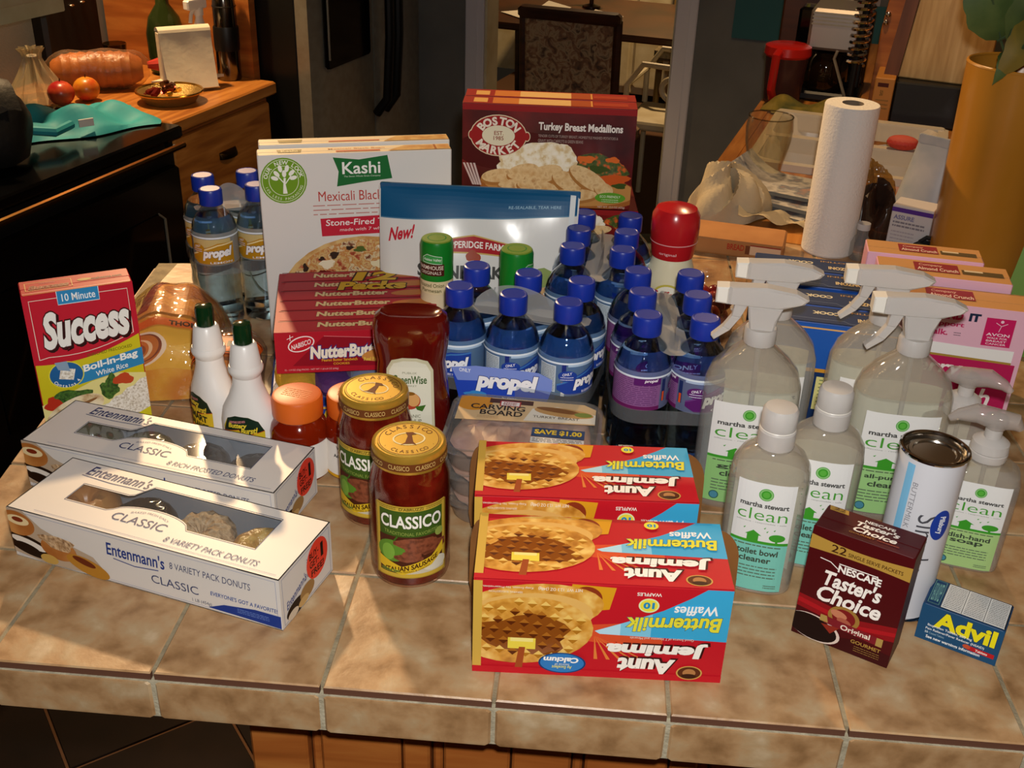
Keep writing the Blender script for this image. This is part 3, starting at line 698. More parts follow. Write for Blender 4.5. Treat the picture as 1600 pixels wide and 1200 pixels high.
b = MB(); b.rbox(.225, 1.8, -.03, .64, 1.822, .014, SINK, .005); b.rbox(.225, 2.255, -.03, .64, 2.285, .016, SINK, .005); b.rbox(.225, 1.8, -.03, .245, 2.28, .014, SINK, .005); b.rbox(.62, 1.8, -.03, .645, 2.28, .014, SINK, .005); b.build('rim', t)
# faucet with spring coil
t = hthing('spring_faucet', 'spring coil kitchen faucet standing behind the white sink', 'faucet', .39, 2.40, ZC)
b = MB(); b.lathe([(.028, 0), (.028, .03), (.014, .04)], BLACKM, 16); b.build('base', t)
b = MB(); b.tube([(0, 0, .03), (0, 0, .15), (.01, 0, .34)], .009, BLACKM, 10); b.build('stem', t)
b = MB(); pts = []
for k in range(150): a = k*.62; pts.append((.0+.022*math.cos(a)+.00004*k, .022*math.sin(a), .12+k*.0016))
b.tube(pts, .0042, CHROME, 6); b.build('spring', t)
b = MB(); b.tube([(.0, -.03, .02), (-.05, -.05, .14), (-.045, -.05, .16)], .004, STEEL, 6); b.build('lever', t)
# coffee maker
t = hthing('coffee_maker', 'black drip coffee maker with steel top at end of sink counter', 'coffee maker', .30, 2.56, ZC)
b = MB(); b.rbox(-.09, -.09, 0, .11, .12, .025, BLACKM, .006); b.build('base', t)
b = MB(); b.rbox(-.09, .04, .025, .11, .12, .22, BLACK, .008); b.build('tower', t)
b = MB(); b.rbox(-.045, -.095, .135, .085, .1, .24, pm('warm_steel', '#a59d96', .4, .75), .008); o = b.build('brew_head', t)
for k in range(4): h = MB(); h.box(-.04, -.097, .2+.009*k, .08, -.095, .204+.009*k, STEEL); h.build('vent_slat', o)
b = MB(); b.lathe([(.05, .026), (.062, .05), (.058, .1), (.045, .125)], pm('carafe_glass', '#1a0f08', .05), 22); o = b.build('carafe', t); o.location = (.01, -.03, 0)
b = MB(); b.tube([(.06, -.05, .12), (.1, -.08, .11), (.1, -.08, .05), (.065, -.05, .045)], .007, BLACKM); b.build('carafe_handle', t)
b = MB(); b.ball((.087, -.08, .16), .008, pm('blue_lamp', '#2338a8', .2), 8, 6); b.ball((.087, -.08, .145), .008, MATS['blue_lamp'], 8, 6); b.build('button', t)
# red pitcher
t = hthing('red_pitcher', 'red and clear plastic pitcher with red handle near the wall', 'pitcher', .215, 2.42, ZC)
b = MB(); b.lathe([(.045, 0), (.047, .005), (.056, .125), (.054, .125), (.045, .008)], film('pitcher_plastic', '#9a6a60', .3, .2, .45, '#6a4038'), 24, cap=(True, False)); b.build('jug', t)
b = MB(); b.lathe([(.058, .122), (.062, .128), (.06, .148), (.05, .152)], pm('red_plastic', '#b01a14', .25), 24); b.build('lid', t)
b = MB(); b.tube([(-.015, -.05, .14), (-.018, -.085, .135), (-.02, -.085, .05), (-.015, -.05, .01)], .011, MATS['red_plastic'], 10); b.build('handle', t)
# wood crate with plant
t = hthing('herb_planter', 'dark wooden box planter with pale shoots behind the red pitcher', 'planter', .25, 2.78, ZC)
b = MB(); b.rbox(-.1, -.06, 0, .1, .06, .23, DARKWOOD, .005); b.build('box', t)
for k in range(5): b = MB(); b.tube([(-.03+.02*k, 0, .22), (-.04+.024*k, -.005*k, .26), (-.05+.028*k, -.01, .285)], [.004, .007, .002], pm('shoot_green', '#9aa04a', .5), 6); b.build('shoot', t)
# glass vase (drinking glass)
t = hthing('pint_glass', 'tall clear pint glass standing left of the paper towels', 'glass', .285, 1.66, ZC)
b = MB(); b.lathe([(.028, 0), (.03, .006), (.036, .05), (.046, .1), (.048, .125), (.0455, .15), (.044, .15), (.046, .125), (.044, .1), (.034, .05), (.026, .012)], film('pint_glass', '#f6f4ea', .5, .03, .02), 26, cap=(True, False)); b.build('wall', t)
b = MB(); b.torus((0, 0, .15), .0448, .0014, film('rim_glass', '#d0ccc0', .7, .03), 26, 6); b.build('rim', t)
# yellow cloth, red soap, bag, box
t = hthing('green_towel', 'crumpled olive and yellow towel behind the white sink', 'towel', .31, 2.335, ZC)
b = MB()
def gt(u, v): return ((u-.5)*.26, (v-.5)*.09, .005+.03*math.sin(math.pi*v)*(1+.5*math.sin(u*11))*(1-abs(2*u-1)**4))
b.grid(gt, 26, 10, ramp_mat('olive_cloth', [(.35, '#4a4a1a'), (.55, '#7a6a1e'), (.7, '#8f7a3a')], 20, 3, .9)); b.build('folds', t); b = MB(); b.grid(lambda u, v: ((u-.5)*.2, -.035-.02*v, .018*(1-v)+.003), 10, 3, MATS['olive_cloth']); b.build('hem', t)
t = hthing('red_soap', 'red oval sponge on the right rim of white sink', 'sponge', .545, 2.03, ZC+.016)
b = MB(); b.ball((0, 0, .016), (.036, .024, .016), pm('red_sponge', '#c03a30', .6, bump=(200, .5)), 18, 8); b.build('pad', t); b = MB(); b.ball((0, 0, .021), (.034, .022, .012), pm('coral_sponge', '#d05a48', .7), 16, 8); b.build('upper_layer', t)
def crumple(nm, lab, cat, r, d, w_, l_, h_, mt, rz=0, z=ZC, seed=1, amp=1.0):
    t = hthing(nm, lab, cat, r, d, z, rz); R = random.Random(seed); ph = [R.uniform(0, 6) for _ in range(6)]
    b = MB()
    def f(u, v):
        a = 2*math.pi*u; q = math.sin(math.pi*v*.5); e = q*(1+amp*(.16*math.sin(3*a+ph[0])+.1*math.sin(5*a+ph[1]+v*6)))
        hh_ = h_*math.cos(math.pi*v*.5)**.7*(1+amp*.25*math.sin(4*a+ph[2]+v*5)+amp*.12*math.sin(9*a+v*12))
        return (w_/2*e*math.cos(a), l_/2*e*math.sin(a), max(.001, hh_))
    b.grid(f, 48, 16, mt, True); b.build('folds', t); return t
CLOTH = pm('linen_cloth', '#b3a487', .9, bump=(160, .2))
t = crumple('dish_cloth', 'crumpled beige dish cloth lying left of the paper towel roll', 'cloth', .245, 1.47, .15, .16, .075, CLOTH, .2, seed=4)
b = MB(); b.grid(lambda u, v: (.02+.13*u, -.03-.06*v+.02*u, .028*(1-u)+.004+.006*math.sin(u*12+v*4)), 14, 6, CLOTH); b.build('cloth_tail', t)
NEWS = ramp_mat('newsprint', [(.35, '#8f8a84'), (.5, '#b5afa6'), (.62, '#6d7076'), (.75, '#a07a6a')], 26, 3, .6)
for k, (lab, r, d, z, rz, w_, l_) in enumerate((('bottom folded magazine of pile beside the beige cloth', .335, 1.555, .0, .5, .2, .13), ('middle glossy magazine of pile beside the beige cloth', .335, 1.565, .014, .62, .2, .13), ('top newspaper sheet curling up beside the pint glass', .335, 1.59, .028, .72, .19, .13))):
    t = hthing('magazine', lab, 'magazine', r, d, ZC+z, rz-.9, 'papers by the sink')
    b = MB(); c_ = .05 if k == 2 else .012
    for q in range(3):
        b.grid(lambda u, v, q=q: ((u-.5)*w_, (v-.5)*l_, .001+q*.0035+c_*max(0, .45-u)**2*4), 10, 3, NEWS if q == 2 else PAPER)
    b.build('pages', t)
    b = MB(); b.box(w_/2-.004, -l_/2, .001, w_/2, l_/2, .011, pm('magazine_spine', '#7a4a48', .5)); b.build('spine', t)
# flat wooden / kraft tray in front of the cloth
KRAFT = pm('kraft_board', '#b07a45', .75, var=('#a06a38', 12, 3))
t = hthing('cracker_tray', 'flat tan carton with red lettering lying behind the red capped creamer', 'carton', .295, 1.285, ZC, math.radians(4))
b = MB(); b.rbox(-.09, -.045, 0, .09, .045, .03, KRAFT, .003); b.build('carton_body', t)
p_ = Print(f_front(.18, .09)); p_.T('BREAD', 82, 13, 112, 24, '#a03420', .03); p_.R(114, 8, 122, 24, '#6a3a20'); p_.R(122, 8, 175, 24, '#d0b090'); p_.R(122, 24, 175, 26, '#8a2a24'); p_.build('front_print', t)
# paper towel roll
t = thing('paper_towel_roll', 'tall white paper towel roll standing near the sink', 'paper towel roll', .808, 1.172, 0)
TOWEL = pm('towel_paper', '#dcd8d2', .9, bump=(220, .35))
b = MB(); b.lathe([(.044, 0), (.046, .003), (.046, .262), (.0445, .265)], TOWEL, 40, cap=(True, False)); b.build('paper', t)
b = MB(); b.lathe([(.0445, .265), (.018, .2655)], TOWEL, 40, cap=(False, False)); b.build('top_edge', t)
b = MB(); b.lathe([(.018, .266), (.018, .15)], pm('core_card', '#7a6a58', .9), 24, cap=(False, True)); b.build('core', t)
b = MB(); b.grid(lambda u, v: ((.0468+.0006*u)*math.cos(1.0+u*.25), (.0468+.0006*u)*math.sin(1.0+u*.25), .002+.26*v), 4, 2, TOWEL); b.build('loose_edge', t)
# purple striped box, white bag, black clip, dark bag, small bottle, tinsel
t = thing('medicine_box', 'white carton with purple stripe standing left of the tan vase', 'box', .945, 1.155, 0, math.radians(-27))
b = MB(); b.rbox(-.035, -.025, 0, .035, .025, .1, pm('grey_card', '#b8b4b4', .5), .001); b.build('carton_body', t)
p_ = Print(f_front(.07, .05)); p_.R(0, 88, 70, 96, '#4a2a80'); p_.T('ASSURE', 5, 75, 40, 83, '#6a6a90', .03); p_.lines(5, 60, 60, 73, 2, '#77747c', .5); p_.lines(5, 30, 45, 56, 4, '#a09aa0', .4); p_.build('front_print', t)
t = thing('white_pouch', 'pale upright pouch bag leaning behind the purple striped box', 'bag', 1.0, 1.30, 0, math.radians(-40))
b = MB()
def wp(u, v): a = 2*math.pi*u; e = 1-v**1.4*.97; c, s_ = math.cos(a), math.sin(a); return (.065*(1-.5*v)*c, .04*e*s_, .17*v)
b.grid(wp, 24, 12, pm('pouch_film', '#b9b7b4', .4, var=('#8f98a0', 12, 3)), True); b.build('pouch_body', t)
b = MB(); b.rbox(-.034, -.003, .165, .034, .003, .182, MATS['pouch_film'], .002); b.build('top_seal', t)
t = thing('black_camera_case', 'small black case in front of the purple striped box', 'case', .965, 1.095, 0, math.radians(-20))
b = MB(); b.rbox(-.03, -.02, 0, .03, .02, .05, pm('black_fabric', '#08080c', .8, bump=(200, .4)), .008); b.build('case_body', t); b = MB(); b.tube([(-.02, 0, .05), (-.01, 0, .06), (.012, 0, .06), (.02, 0, .05)], .004, MATS['black_fabric'], 6); b.build('strap', t)
crumple('dark_bread_bag', 'dark bread in clear bag right of the paper towel roll', 'bag', .515, 1.45, .1, .11, .085, film('smoke_film', '#6a5a50', .45, .12, .55, '#3a2a22'), seed=8)
crumple('gold_cellophane', 'crinkled gold cellophane bag behind the paper towel roll', 'bag', .475, 1.70, .12, .1, .055, film('gold_film', '#d8b878', .5, .1, .35, '#b08a4a', bump=(60, 1)), seed=12, amp=1.4)
t = hthing('plastic_bottle', 'small empty clear plastic bottle lying behind the paper towels', 'bottle', .51, 1.33, ZC)
b = MB(); b.lathe([(.016, 0), (.018, .006), (.018, .03), (.01, .045), (.01, .055)], film('bottle_clear', '#e0e4e4', .4, .05, .12), 18); b.build('shell', t); b = MB(); b.lathe([(.0115, .055), (.0115, .066)], film('grey_cap', '#c8c8c8', .4, .2, .6), 14); b.build('cap', t)
# cutting boards on a black bread bin
t = hthing('black_bread_bin', 'black box with orange side panel behind the white sink', 'bin', .62, 2.40, ZC)
b = MB(); b.rbox(-.12, -.07, 0, .14, .07, .105, BLACKM, .004); b.build('bin_body', t); b = MB(); b.rbox(-.17, -.072, 0, -.122, .07, .11, pm('orange_card', '#b87a34', .6), .002); o = b.build('side_panel', t)
p_ = Print(lambda u, v, e: (-.17+u, -.072-e, v)); p_.R(8, 88, 34, 98, '#4a1c14'); p_.T('50', 16, 66, 24, 80, '#7a5a28', .03); p_.lines(8, 30, 40, 60, 3, '#8a6a38', .3); p_.build('side_print', t)
MAPLE = ramp_mat('maple_board', [(.3, '#b08a52'), (.55, '#c9a56c'), (.75, '#d8b880')], 4, 5, .5, stretch=(14, 14, 1.5), dist=.5)
WALNUT = ramp_mat('walnut_edge', [(.3, '#5a3320'), (.7, '#7d4c30')], 4, 4, .45, stretch=(10, 10, 1))
t = hthing('maple_board', 'large pale maple cutting board with walnut edge standing on the black bin', 'cutting board', .60, 2.37, ZC+.106, math.radians(-6))
b = MB(); b.slab([(-.1, 0), (.11, 0), (.11, .3), (-.075, .3)], 0, .022, MAPLE, .003, .003, xf=Matrix.Translation((0, .02, 0)) @ Matrix.Rotation(math.pi/2, 4, 'X')); b.build('board', t)
b = MB(); b.slab([(-.135, 0), (-.1, 0), (-.075, .3), (-.105, .3)], 0, .026, WALNUT, .003, .003, xf=Matrix.Translation((0, .02, 0)) @ Matrix.Rotation(math.pi/2, 4, 'X')); b.build('edge_strip', t)
t = hthing('narrow_board', 'narrow honey wood board standing behind the maple cutting board', 'cutting board', .455, 2.47, ZC, math.radians(-6))
b = MB(); b.slab([(-.02, 0), (.06, 0), (.06, .42), (.0, .42), (-.02, .2)], 0, .018, WOOD, .003, .003, xf=Matrix.Translation((0, .02, 0)) @ Matrix.Rotation(math.pi/2, 4, 'X')); b.build('board', t); b = MB(); b.ball((-.01, .0, .22), .008, CHROME, 10, 6); b.ball((-.008, 0, .24), .008, CHROME, 10, 6); b.build('hook', t)
t = hthing('bead_garland', 'string of shiny dark beads hanging between the bin and vase', 'garland', .70, 2.10, ZC)
R_ = random.Random(5)
for k in range(16): b = MB(); b.ball((R_.uniform(-.02, .025), R_.uniform(-.02, .02), .008+k*.0085), .0075, pm('bead_%d' % (k % 3), ('#2a0f0c', '#3a2414', '#1a1a1c')[k % 3], .08), 8, 6); b.build('bead', t)
b = MB(); b.tube([(0, 0, 0), (.004, 0, .07), (0, 0, .15)], .0015, BLACKM, 5); b.build('cord', t)
# tan vase with leaves
t = thing('tan_vase', 'tall tan ceramic cylinder vase holding artificial leaves', 'vase', 1.035, 1.075, 0)
VASE = pm('tan_ceramic', '#a5701f', .28, var=('#b07a2a', 6, 3))
b = MB(); b.lathe([(.072, 0), (.075, .004), (.083, .355), (.084, .362), (.081, .364), (.078, .355), (.07, .02)], VASE, 44, cap=(True, False)); b.build('vase_body', t)
b = MB(); b.torus((0, 0, .361), .0815, .0028, VASE, 44, 8); b.build('rim', t)
foliage = thing('leaf_spray', 'large green and brown artificial leaves rising from the tan vase', 'leaves', 1.035, 1.075, .27)
LEAFS = [ramp_mat('leaf_a', [(.3, '#2f4520'), (.6, '#4d6230'), (.8, '#5f6f3a')], 18, 4, .55), ramp_mat('leaf_b', [(.3, '#26381f'), (.6, '#3d5230')], 18, 4, .55), ramp_mat('leaf_c', [(.3, '#5e5420'), (.55, '#7d6a24'), (.8, '#3f5228')], 14, 4, .55), pm('leaf_orange', '#9c5a1c', .5, var=('#b87028', 20, 3))]
def leaf(base, tip, wd, m, nrm=(0, -1, .2), curl=.02):
    A, B = Vector(base), Vector(tip); ax = B-A; L_ = ax.length; ax.normalize(); n = Vector(nrm); n = (n-ax*n.dot(ax)).normalized(); sd = ax.cross(n)
    b = MB()
    def f(u, v):
        s_ = (u-.5)*2; w_ = wd*(math.sin(math.pi*min(1, v*1.02)**.75)**.9)*(1+.05*math.sin(v*26)); return A+ax*(L_*v)+sd*(s_*w_)+n*(curl*math.sin(math.pi*v)-.25*abs(s_)*w_*.6)
    b.grid(f, 6, 14, m)
    b.tube([A-ax*.05, A, A+ax*L_*.5+n*(curl+.001)], .0022, LEAFS[1], 5)
    b.build('leaf', foliage)
leaf((-.05, -.02, .13), (-.125, -.02, .26), .042, LEAFS[0]); leaf((-.03, -.03, .12), (-.01, -.06, .28), .038, LEAFS[0]); leaf((-.02, -.06, .17), (-.07, -.088, .085), .027, LEAFS[2], (0, -1, 0))
leaf((-.055, -.06, .12), (-.07, -.085, .075), .013, LEAFS[0], (0, -1, 0)); leaf((-.02, -.04, .16), (.08, -.07, .24), .05, LEAFS[1]); leaf((.03, -.03, .2), (.06, -.09, .12), .045, LEAFS[1], (0, -1, .3))
leaf((-.04, .0, .2), (-.06, .0, .32), .02, LEAFS[3]); leaf((.0, .02, .16), (.06, .04, .33), .05, LEAFS[1]); leaf((.03, .0, .15), (.12, .0, .2), .045, LEAFS[0]); leaf((-.01, .03, .2), (-.1, .05, .31), .05, LEAFS[1])
for x, y in ((.02, -.03), (.05, .0), (-.02, .01), (.0, .03)): b = MB(); b.tube([(x*.6, y*.6, -.2), (x, y, .0), (x*1.2, y*1.2, .2)], .005, pm('stem_green', '#34451f', .6), 6); b.build('stem', foliage)
t = thing('green_card', 'bright green card leaning behind the pink cereal boxes', 'card', 1.02, .775, 0, math.radians(-20), rx=-.2)
b = MB(); b.slab([(-.05, 0), (.06, 0), (.06, .16), (-.03, .16)], 0, .002, pm('green_card', '#5f8a1e', .5), xf=Matrix.Rotation(math.pi/2, 4, 'X')); b.build('card', t); b = MB(); b.slab([(.01, .02), (.055, .02), (.055, .05), (.01, .05)], .002, .0025, pm('green_card2', '#4a7018', .5), xf=Matrix.Rotation(math.pi/2, 4, 'X')); b.build('pocket', t)
# ================================================================ cartons
PIZZA = ramp_mat('art_pizza', [(.2, '#3d4a20'), (.32, '#b04a30'), (.42, '#d8b878'), (.52, '#c07a38'), (.6, '#e2cfa0'), (.68, '#7a3020'), (.8, '#5c6a30')], 95, 3, .35)
CRUSTP = ramp_mat('art_crust', [(.35, '#c08a48'), (.6, '#dcb878')], 60, 3, .35)
RICE = ramp_mat('art_rice', [(.3, '#b5aa96'), (.45, '#dcd6c8'), (.6, '#f2efe6')], 420, 2, .35)
MASH = ramp_mat('art_mash', [(.35, '#d8c090'), (.5, '#efe6cc'), (.65, '#f6f0e0')], 110, 3, .35)
MEAT = ramp_mat('art_turkey', [(.3, '#c89a60'), (.55, '#e2c490'), (.75, '#b07a40')], 90, 3, .35)
VEG = ramp_mat('art_vegetable', [(.3, '#2c3a14'), (.5, '#4c5e22'), (.62, '#c8561e'), (.75, '#e07a30')], 130, 2, .35)
WAFF = ramp_mat('art_waffle', [(.3, '#b0701e'), (.5, '#d89a3c'), (.7, '#f0c870')], 70, 2, .35)
GRILL = ramp_mat('art_chicken', [(.3, '#a8743a'), (.5, '#e8d8b0'), (.7, '#f3e8cc')], 60, 3, .35)
BROC = ramp_mat('art_broccoli', [(.35, '#22401a'), (.65, '#4f7a30')], 260, 2, .4)
DKRED = ramp_mat('art_dark_red', [(.3, '#2e0606'), (.55, '#5a0c0e'), (.75, '#8a1a16')], 14, 3, .3)
# ---- rice box
t = carton('rice_box', 'red and yellow boxed white rice standing at the left edge of the bar', 'box', (-.272, .374), 30, .123, .043, .188, ('#cdc020', '#b81a2c', '#b81a2c'))
p_ = Print(f_front(.123, .043), box=(0, 0, 123, 188))
p_.P([(0, 98)]+[(123*i/10, 98+22*(i/10)**1.5-7*math.sin(math.pi*i/10)) for i in range(1, 11)]+[(123, 188), (0, 188)], '#be1c30')
p_.L([(7, 104), (7, 180), (116, 180), (116, 122)]+[(116-109*i/10, 122-15*(i/10)-8*math.sin(math.pi*i/10)) for i in range(1, 10)]+[(7, 104)], .9, '#e8d8c8')
p_.P([(38, 171), (84, 171), (84, 188), (38, 188)], '#2f86bc'); p_.L([(38, 188), (38, 171), (84, 171), (84, 188)], .8, '#dfeaf0'); p_.T('10 Minute', 43, 174.5, 80, 184, '#eef2f4', .01)
p_.T('Success', 15, 118, 114, 166, '#eceae4', .045, .22, .06, out='#40100f', ow=.03, shadow=('#2a0808', 2, -2.4))
p_.T('ENRICHED PRECOOKED', 60, 101, 112, 105, '#5a5a14', .0, 0, .08)
p_.P([(44, 64), (123, 78), (123, 101), (44, 86)], '#2f86bc'); p_.T('Boil-in-Bag', 53, 82, 117, 94, '#f4f4f0', .03, 0, .16); p_.T('White Rice', 66, 74, 104, 81, '#f4f4f0', .01, 0, .16)
p_.E(33, 80, 19, 17, '#1f5f9a'); p_.ring(33, 80, 20, 18, 1.2, '#e0d840'); p_.P([(24, 76), (40, 72), (44, 86), (28, 90)], RICE); p_.P([(25, 88), (38, 84), (36, 98), (22, 98)], '#88a0b8'); p_.arcT('Contains 4', 33, 80, 16, 14.5, 4, 215, 320, '#f0f0f0', .02, True)
p_.P([(0, 0), (123, 0), (123, 66), (90, 72), (60, 66), (20, 50), (0, 44)], '#e6dc90'); p_.blob(16, 44, 14, 9, '#b8321e'); p_.blob(36, 51, 22, 8, BROC); p_.blob(82, 60, 8, 11, BROC); p_.blob(96, 62, 13, 7, '#c04a28')
p_.P([(28, 0), (123, 0), (123, 60)]+[(123-8*i, 60-i*4.6+3*(i % 2)) for i in range(1, 12)], RICE); p_.blob(78, 50, 11, 11, BROC)
p_.E(36, 30, 36, 17, GRILL, 20); p_.E(26, 24, 14, 2.2, '#7a5028', 18); p_.E(40, 36, 12, 2, '#7a5028', 18); p_.E(54, 40, 9, 1.8, '#8a6038', 18)
p_.P([(60, 0), (123, 0), (123, 18), (100, 8)], '#d5cc28'); p_.lines(108, 3, 120, 7, 2, '#6a6420'); p_.build('front_print', t)
p_ = Print(f_top(.123, .043, .1884)); p_.frame(6, 10, 58, 34, 1, '#d8b070'); p_.T('Success', 10, 13, 54, 24, '#8a4a3a', .04, .15, out='#d8c0a0', ow=.02); p_.lines(22, 27, 40, 31, 1, '#c89090'); p_.E(72, 24, 8, 4, '#b89a58'); p_.T('mahatma.com', 80, 20, 114, 27, '#3a2420', .02); p_.L([(2, 2), (121, 2)], .8, '#e0c8b0'); p_.build('top_print', t)
# ---- donut boxes
BOXW = pm('donut_card', '#ddd8d2', .4)
GLAZES = {'choc': pm('choc_glaze', '#1c0c06', .15, var=('#2a140a', 30, 3)), 'plain': pm('plain_glaze', '#a8642a', .35, var=('#c88a48', 25, 4)), 'crumb': ramp_mat('crumb_top', [(.35, '#a8845c'), (.55, '#cfae86'), (.7, '#8a6440')], 120, 4, .6, bump=1.0),
          'gold': ramp_mat('sugar_gold', [(.35, '#b88030'), (.6, '#dcae58'), (.75, '#f0d090')], 90, 4, .3, bump=.8), 'frost': pm('milk_frosting', '#4a4220', .2, var=('#5e5630', 20, 3)), 'dark': pm('rich_frosting', '#24120a', .12)}
def donut_box(tag_, label, fr, yaw, L_, D_, H_, title, kinds, rims):
    a = math.radians(yaw); cx = fr[0]-math.cos(a)*L_/2-math.sin(a)*D_/2; cy = fr[1]-math.sin(a)*L_/2+math.cos(a)*D_/2
    t = thing('donut_box', label, 'donut box', cx, cy, 0, a, 'donut boxes'); th = .0012
    b = MB(); b.box(-L_/2, -D_/2, 0, L_/2, D_/2, th, BOXW); b.build('bottom_panel', t)
    b = MB(); b.box(-L_/2, -D_/2, 0, L_/2, -D_/2+th, H_, BOXW); b.build('front_panel', t)
    b = MB(); b.box(-L_/2, D_/2-th, 0, L_/2, D_/2, H_, BOXW); b.build('back_panel', t)
    for s_ in (-1, 1): b = MB(); x0 = -L_/2 if s_ < 0 else L_/2-th; b.box(x0, -D_/2+th, 0, x0+th, D_/2-th, H_, BOXW); b.build('end_panel', t)
    # lid with a shaped window cut out
    wx0, wx1, wy0, wy1 = -L_/2+.045, L_/2-.045, -D_/2+.034, D_/2-.016; n = 40; outer, inner = [], []
    for i in range(n+1):
        x = wx0+(wx1-wx0)*i/n; u = x/L_
        lo = wy0+(.017*math.sqrt(max(0, 1-((x+.012)/.045)**2)) if abs(x+.012) < .045 else 0)
        hi = wy1-(0 if x > -.04 else .022*min(1, (-.04-x)/.012))
        inner.append((x, lo, hi))
    b = MB(); v = []; fs = []
    for i, (x, lo, hi) in enumerate(inner): v += [(x, -D_/2, H_), (x, lo, H_), (x, hi, H_), (x, D_/2, H_)]
    for i in range(n):
        k = i*4; fs += [(k, k+4, k+5, k+1), (k+2, k+6, k+7, k+3)]
    b.add(v, fs, BOXW); b.box(-L_/2, -D_/2, H_-th/2, wx0, D_/2, H_, BOXW); b.box(wx1, -D_/2, H_-th/2, L_/2, D_/2, H_, BOXW); b.build('lid_panel', t)
    b = MB(); b.add([(wx0, wy0, H_-.0006), (wx1, wy0, H_-.0006), (wx1, wy1, H_-.0006), (wx0, wy1, H_-.0006)], [(0, 1, 2, 3)], film('window_film', '#e8eef2', .35, .04, .06)); b.build('window_film', t)
    b = MB(); b.box(-L_/2+.01, -D_/2+.004, th, L_/2-.01, D_/2-.004, .004, pm('parchment', '#8a8f98', .5)); b.box(-L_/2+.008, D_/2-.004, .002, L_/2-.008, D_/2-.003, H_-.004, MATS['parchment']); b.build('liner', t)
    # printing on lid, front and end
    mm = 1000; Lm, Dm, Hm = L_*mm, D_*mm, H_*mm; NAVY = '#2b3566'
    p_ = Print(f_top(L_, D_, H_)); q = [((x+L_/2)*mm, (lo+D_/2)*mm-1.6) for x, lo, hi in inner]; r = [((x+L_/2)*mm, (hi+D_/2)*mm+1.6) for x, lo, hi in inner]
    p_.L(q, .8, '#4a4f6a'); p_.L(r, .8, '#4a4f6a'); p_.L([q[0], r[0]], .8, '#4a4f6a'); p_.L([q[-1], r[-1]], .8, '#4a4f6a')
    p_.T("Entenmann's", 34, Dm-22, 112, Dm-5, NAVY, .012, .2); p_.L([(32, Dm-24), (70, Dm-26.5), (112, Dm-25)], 1, NAVY)
    p_.T('BAKED FRESH DAILY', 122, 37, 166, 40, '#6a6a80', 0, 0, 0, arc=5); p_.T('CLASSIC', 108, 22, 170, 34, NAVY, .0); p_.T(title, Lm-135, 10, Lm-30, 18, NAVY, .0, .15)
    p_.L([(30, 5.5), (Lm-6, 5.5)], .5, '#8a8fa8'); p_.build('lid_print', t)
    p_ = Print(f_front(L_, D_), box=(0, 0, Lm, Hm)); p_.frame(4, 3, Lm-4, Hm-3, .5, '#9a9fb8'); NV = '#253a80'
    p_.T("Entenmann's", 118, Hm-26, 186, Hm-10, NV, .018, .12); p_.L([(125, Hm-29), (150, Hm-32), (178, Hm-29)], 1.1, NV); p_.T('CLASSIC', 168, Hm-46, 222, Hm-36, '#40466a', 0); p_.T(title, 192, Hm-22, 282, Hm-14, '#40466a', 0, .1)
    p_.P([(232, 4), (Lm-1, 2), (Lm-1, 17), (285, 17), (250, 12)], '#1f3a8a'); p_.T("EVERYONE'S GOT A FAVORITE!", 236, 20, Lm-4, 25, '#2a4a90', .012, .1, arc=0); p_.lines(265, 7, 300, 13, 3, '#6a86c8'); p_.T('1 LB (454g)', 214, 5, 236, 10, '#50546a', 0)
    # donut picture on the corner
    DC = '#1a0a06'
    p_.P([(0, 6), (40, 1), (95, 3), (112, 12), (100, 26), (70, 34), (40, 45), (20, Hm), (0, Hm)], '#b9a48c'); p_.E(20, 18, 30, 12, DC, -12); p_.E(20, 21, 22, 5, '#e8e0d4', -12); p_.E(18, 15, 16, 5, DC, -12)
    p_.E(10, 44, 22, 15, GLAZES['plain']); p_.E(12, 48, 14, 6, '#e8d2a0'); p_.E(12, 49, 7, 3, '#7a2a12'); p_.E(58, 24, 22, 14, GLAZES['plain']); p_.blob(58, 32, 20, 9, GLAZES['crumb']); p_.E(92, 12, 26, 10, '#b8802c', -14); p_.E(88, 17, 14, 4, '#6a2a10', -14); p_.E(44, 8, 11, 6, '#c8a050')
    p_.build('front_print', t)
    p_ = Print(f_right(L_, D_), box=(0, 0, Dm, Hm)); p_.frame(4, 3, Dm-4, Hm-3, .6, '#8a8fa8'); p_.T("Entenmann's", 10, 22, 48, 32, NV, .015, .1, .3); p_.T('CLASSIC', 44, 30, 74, 35, '#40466a', 0, 0, .3); p_.lines(50, 44, 80, 50, 2, '#7a7fa0', .35)
    p_.E(26, 10, 18, 9, DC); p_.E(48, 14, 14, 9, '#a07a48'); p_.E(20, 6, 10, 5, '#d8c8b0'); p_.E(40, 7, 10, 5, '#caa468')
    p_.E(70, Hm-23, 21, 22, '#e8402c'); p_.T('BUY-', 55, Hm-18, 73, Hm-10, '#1a0a08', .02); p_.T('GET-', 55, Hm-28, 73, Hm-20, '#1a0a08', .02); p_.T('1', 77, Hm-27, 82, Hm-10, '#1a0a08', .03); p_.T('FREE!', 57, Hm-39, 82, Hm-31, '#1a0a08', .02)
    p_.build('end_print', t)
    # donuts: a row of four, each a thing of its own
    names = ('leftmost', 'second from left', 'second from right', 'rightmost')
    what = {'choc': 'chocolate glazed', 'plain': 'plain brown', 'crumb': 'crumb topped', 'gold': 'golden sugar glazed', 'frost': 'olive brown frosted', 'dark': 'dark frosted'}
